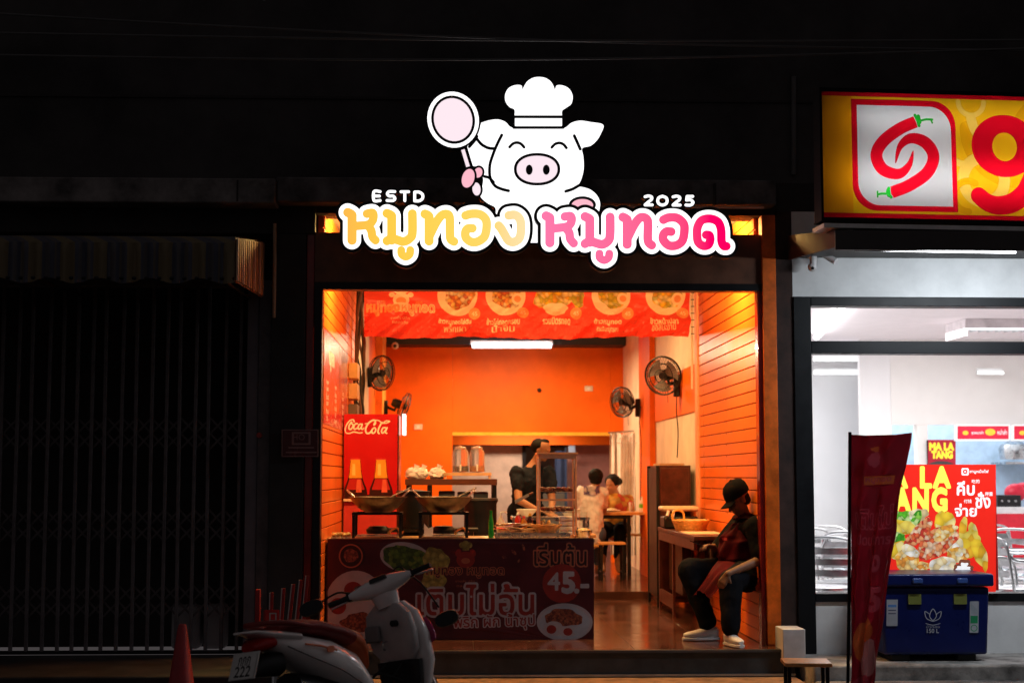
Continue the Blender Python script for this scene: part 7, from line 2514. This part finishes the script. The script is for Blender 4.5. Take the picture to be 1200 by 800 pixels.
# rear wheel
part('wheel', MB().lathe(wheelp, (-.52, 0, .245), 32, 'y'), M['rubber'], sc, world=False)
part('wheel_hub', MB().lathe([(.01, -.03), (.06, -.03), (.155, -.02), (.155, .02), (.06, .03), (.01, .03)], (-.52, 0, .245), 20, 'y'), M['alu'], sc, world=False)
part('wheel', steer_mb(MB().lathe(wheelp, (.74, 0, .245), 32, 'y')), M['rubber'], sc, world=False)
part('wheel_hub', steer_mb(MB().lathe([(.01, -.03), (.06, -.03), (.155, -.02), (.155, .02), (.06, .03), (.01, .03)], (.74, 0, .245), 20, 'y')), M['alu'], sc, world=False)
part('fork', steer_mb(MB().tube([(.47, .06, .8), (.72, .065, .26)], .018).tube([(.47, -.06, .8), (.72, -.065, .26)], .018)), M['alu'], sc, world=False)
part('front_fender', steer_mb(MB().grid(lambda a, c_: (.74 + .27 * math.cos(R(35 + 120 * a)), .06 * (c_ - .5) * 2, .245 + (.27 - .02 * (2 * c_ - 1) ** 2) * math.sin(R(35 + 120 * a))), 14, 6)), wp, sc, world=False)
part('engine_case', MB().loft([ring_x(-.6, .26, .05, .06, .1), ring_x(-.4, .27, .06, .10, .1), ring_x(-.1, .30, .06, .10, .1)], 16), mat('grey_engine', (.15, .15, .15), .5, .5), sc, world=False)
part('exhaust', MB().tube([(-.1, -.1, .25), (-.35, -.14, .24), (-.7, -.15, .3)], [.02, .045, .05], 14), M['black'], sc, world=False)
part('side_stand', MB().tube([(.0, .12, .28), (.02, .26, .02)], .01), M['black'], sc, world=False)
sc.rotation_euler = (R(-9), 0, R(52))

# ==================================================================== CONE and BARRIER
t = thing('traffic_cone', 'dark red traffic cone on the street in front of the folding gate', 'cone', (X(217, -1.65), -1.65, STREET))
rc = mat('faded_red_plastic', (.33, .02, .025), .5, var=.15)
part('cone_body', MB().lathe([(.13, .03), (.125, .04), (.028, .70), (.018, .71), (.012, .70)], (0, 0, 0), 24), rc, t, world=False)
part('base_plate', MB().box(-.17, .17, -.17, .17, .002, .03), rc, t, world=False, bevel=.01)
BYY = -.75
ba = thing('folding_barrier', 'red and white slatted folding barrier with a small red notice, behind the scooter', 'barrier', (X(335, BYY), BYY, -.06))
wb = mat('barrier_white', (.5, .42, .42), .4)
rb = mat('barrier_red', (.35, .02, .02), .45)
for k, (xt, yt, xb, yb) in enumerate(((317, 694, 315, 770), (331, 689, 326, 770), (342.5, 684, 333, 770), (351.5, 679, 342, 770), (359, 674, 350, 770))):
    p0, p1 = at(xb, yb, BYY), at(xt, yt, BYY)
    part('slat', MB().poly([p0, p1, p1 + Vector((.020, 0, 0)), p0 + Vector((.020, 0, 0))], (0, .012, 0)), rb, ba)
    part('slat_edge', MB().poly([p0 - Vector((.008, .002, 0)), p1 - Vector((.008, .002, 0)), p1 + Vector((-.001, -.002, 0)), p0 + Vector((-.001, -.002, 0))], (0, .012, 0)), wb, ba)
p0, p1 = at(302, 690, BYY), at(302, 770, BYY)
part('end_post', MB().box(p0.x - .015, p0.x + .02, BYY - .02, BYY + .02, -.058, p0.z), rb, ba, bevel=.004)
part('cross_rail', MB().tube([at(302, 745, BYY - .02), at(356, 745, BYY - .02)], .007, 8), wb, ba)
sheet('notice', rect(311, 327.5, 714, 738), [(rrect(315.5, 324, 717.5, 734, (0, 0, 0, 0)), wb), (rect(317, 322.5, 719, 726), mat('notice_red', (.55, .02, .02), .4)), (rect(317, 322.5, 728, 729), mat('notice_red')), (rect(317, 322.5, 731, 732), mat('notice_red'))],
      px_fn(BYY - .03), ba, basemat=mat('notice_red'))
part('notice_back', MB().box(X(311, BYY - .03), X(327.5, BYY - .03), BYY - .026, BYY - .018, Z(738, BYY - .03), Z(714, BYY - .03)), rb, ba)
SUB = {'wheel_hub': 'wheel', 'grip': 'handlebar_cover', 'headlight': 'handlebar_cover', 'dashboard': 'handlebar_cover', 'brake_lever': 'handlebar_cover',
       'mirror_stem': 'handlebar_cover', 'mirror': 'handlebar_cover', 'brake_cable': 'handlebar_cover', 'plate_lettering': 'number_plate', 'tail_light': 'tail_cowl', 'logo_decal': 'side_cowl',
       'side_stripe': 'side_cowl', 'front_lens': 'front_shield', 'sole': 'shoe', 'lace': 'shoe', 'apron_strap': 'apron', 'apron_print': 'apron', 'cap_brim': 'cap_crown', 'cap': 'bottle_body',
       'pump': 'bottle_body', 'bottle_label': 'bottle_body', 'knob': 'machine_body', 'lens': 'dome', 'camera_lens': 'camera_head', 'tap': 'jar', 'lid': 'jar', 'drink': 'jar', 'broth': 'bowl', 'seat_nose': 'seat',
       'notice': 'notice_back', 'door_rail': 'door_edge', 'pull_cord': 'motor', 'hub': 'blades', 'latch': 'lid', 'tee_print': 'white_tee', 'press_hinge': 'press_base', 'valve': 'burner', 'hose': 'burner',
       'snout_face': 'snout_line', 'nostril': 'snout_line', 'pan_ring': 'pan_rim', 'pan_face': 'pan_rim', 'louvre': 'housing', 'diffuser': 'housing', 'meat': 'stick', 'slices': 'dish'}
bpy.context.view_layer.update()
for t in [o for o in bpy.data.objects if o.parent is None and o.type == 'EMPTY']:
    base_of = {}
    kids = list(t.children)
    for c in kids:
        base_of.setdefault(c.name.split('.')[0], []).append(c)
    for c in kids:
        k = SUB.get(c.name.split('.')[0])
        if k and k in base_of and c.location.length < 1e-9:
            i = base_of[c.name.split('.')[0]].index(c)
            cand = [q for q in base_of[k] if q.location.length < 1e-9]
            if cand:
                n_ = len(base_of[c.name.split('.')[0]])
                c.parent = cand[min(i * len(cand) // n_, len(cand) - 1)]
print('objects', len(bpy.data.objects))
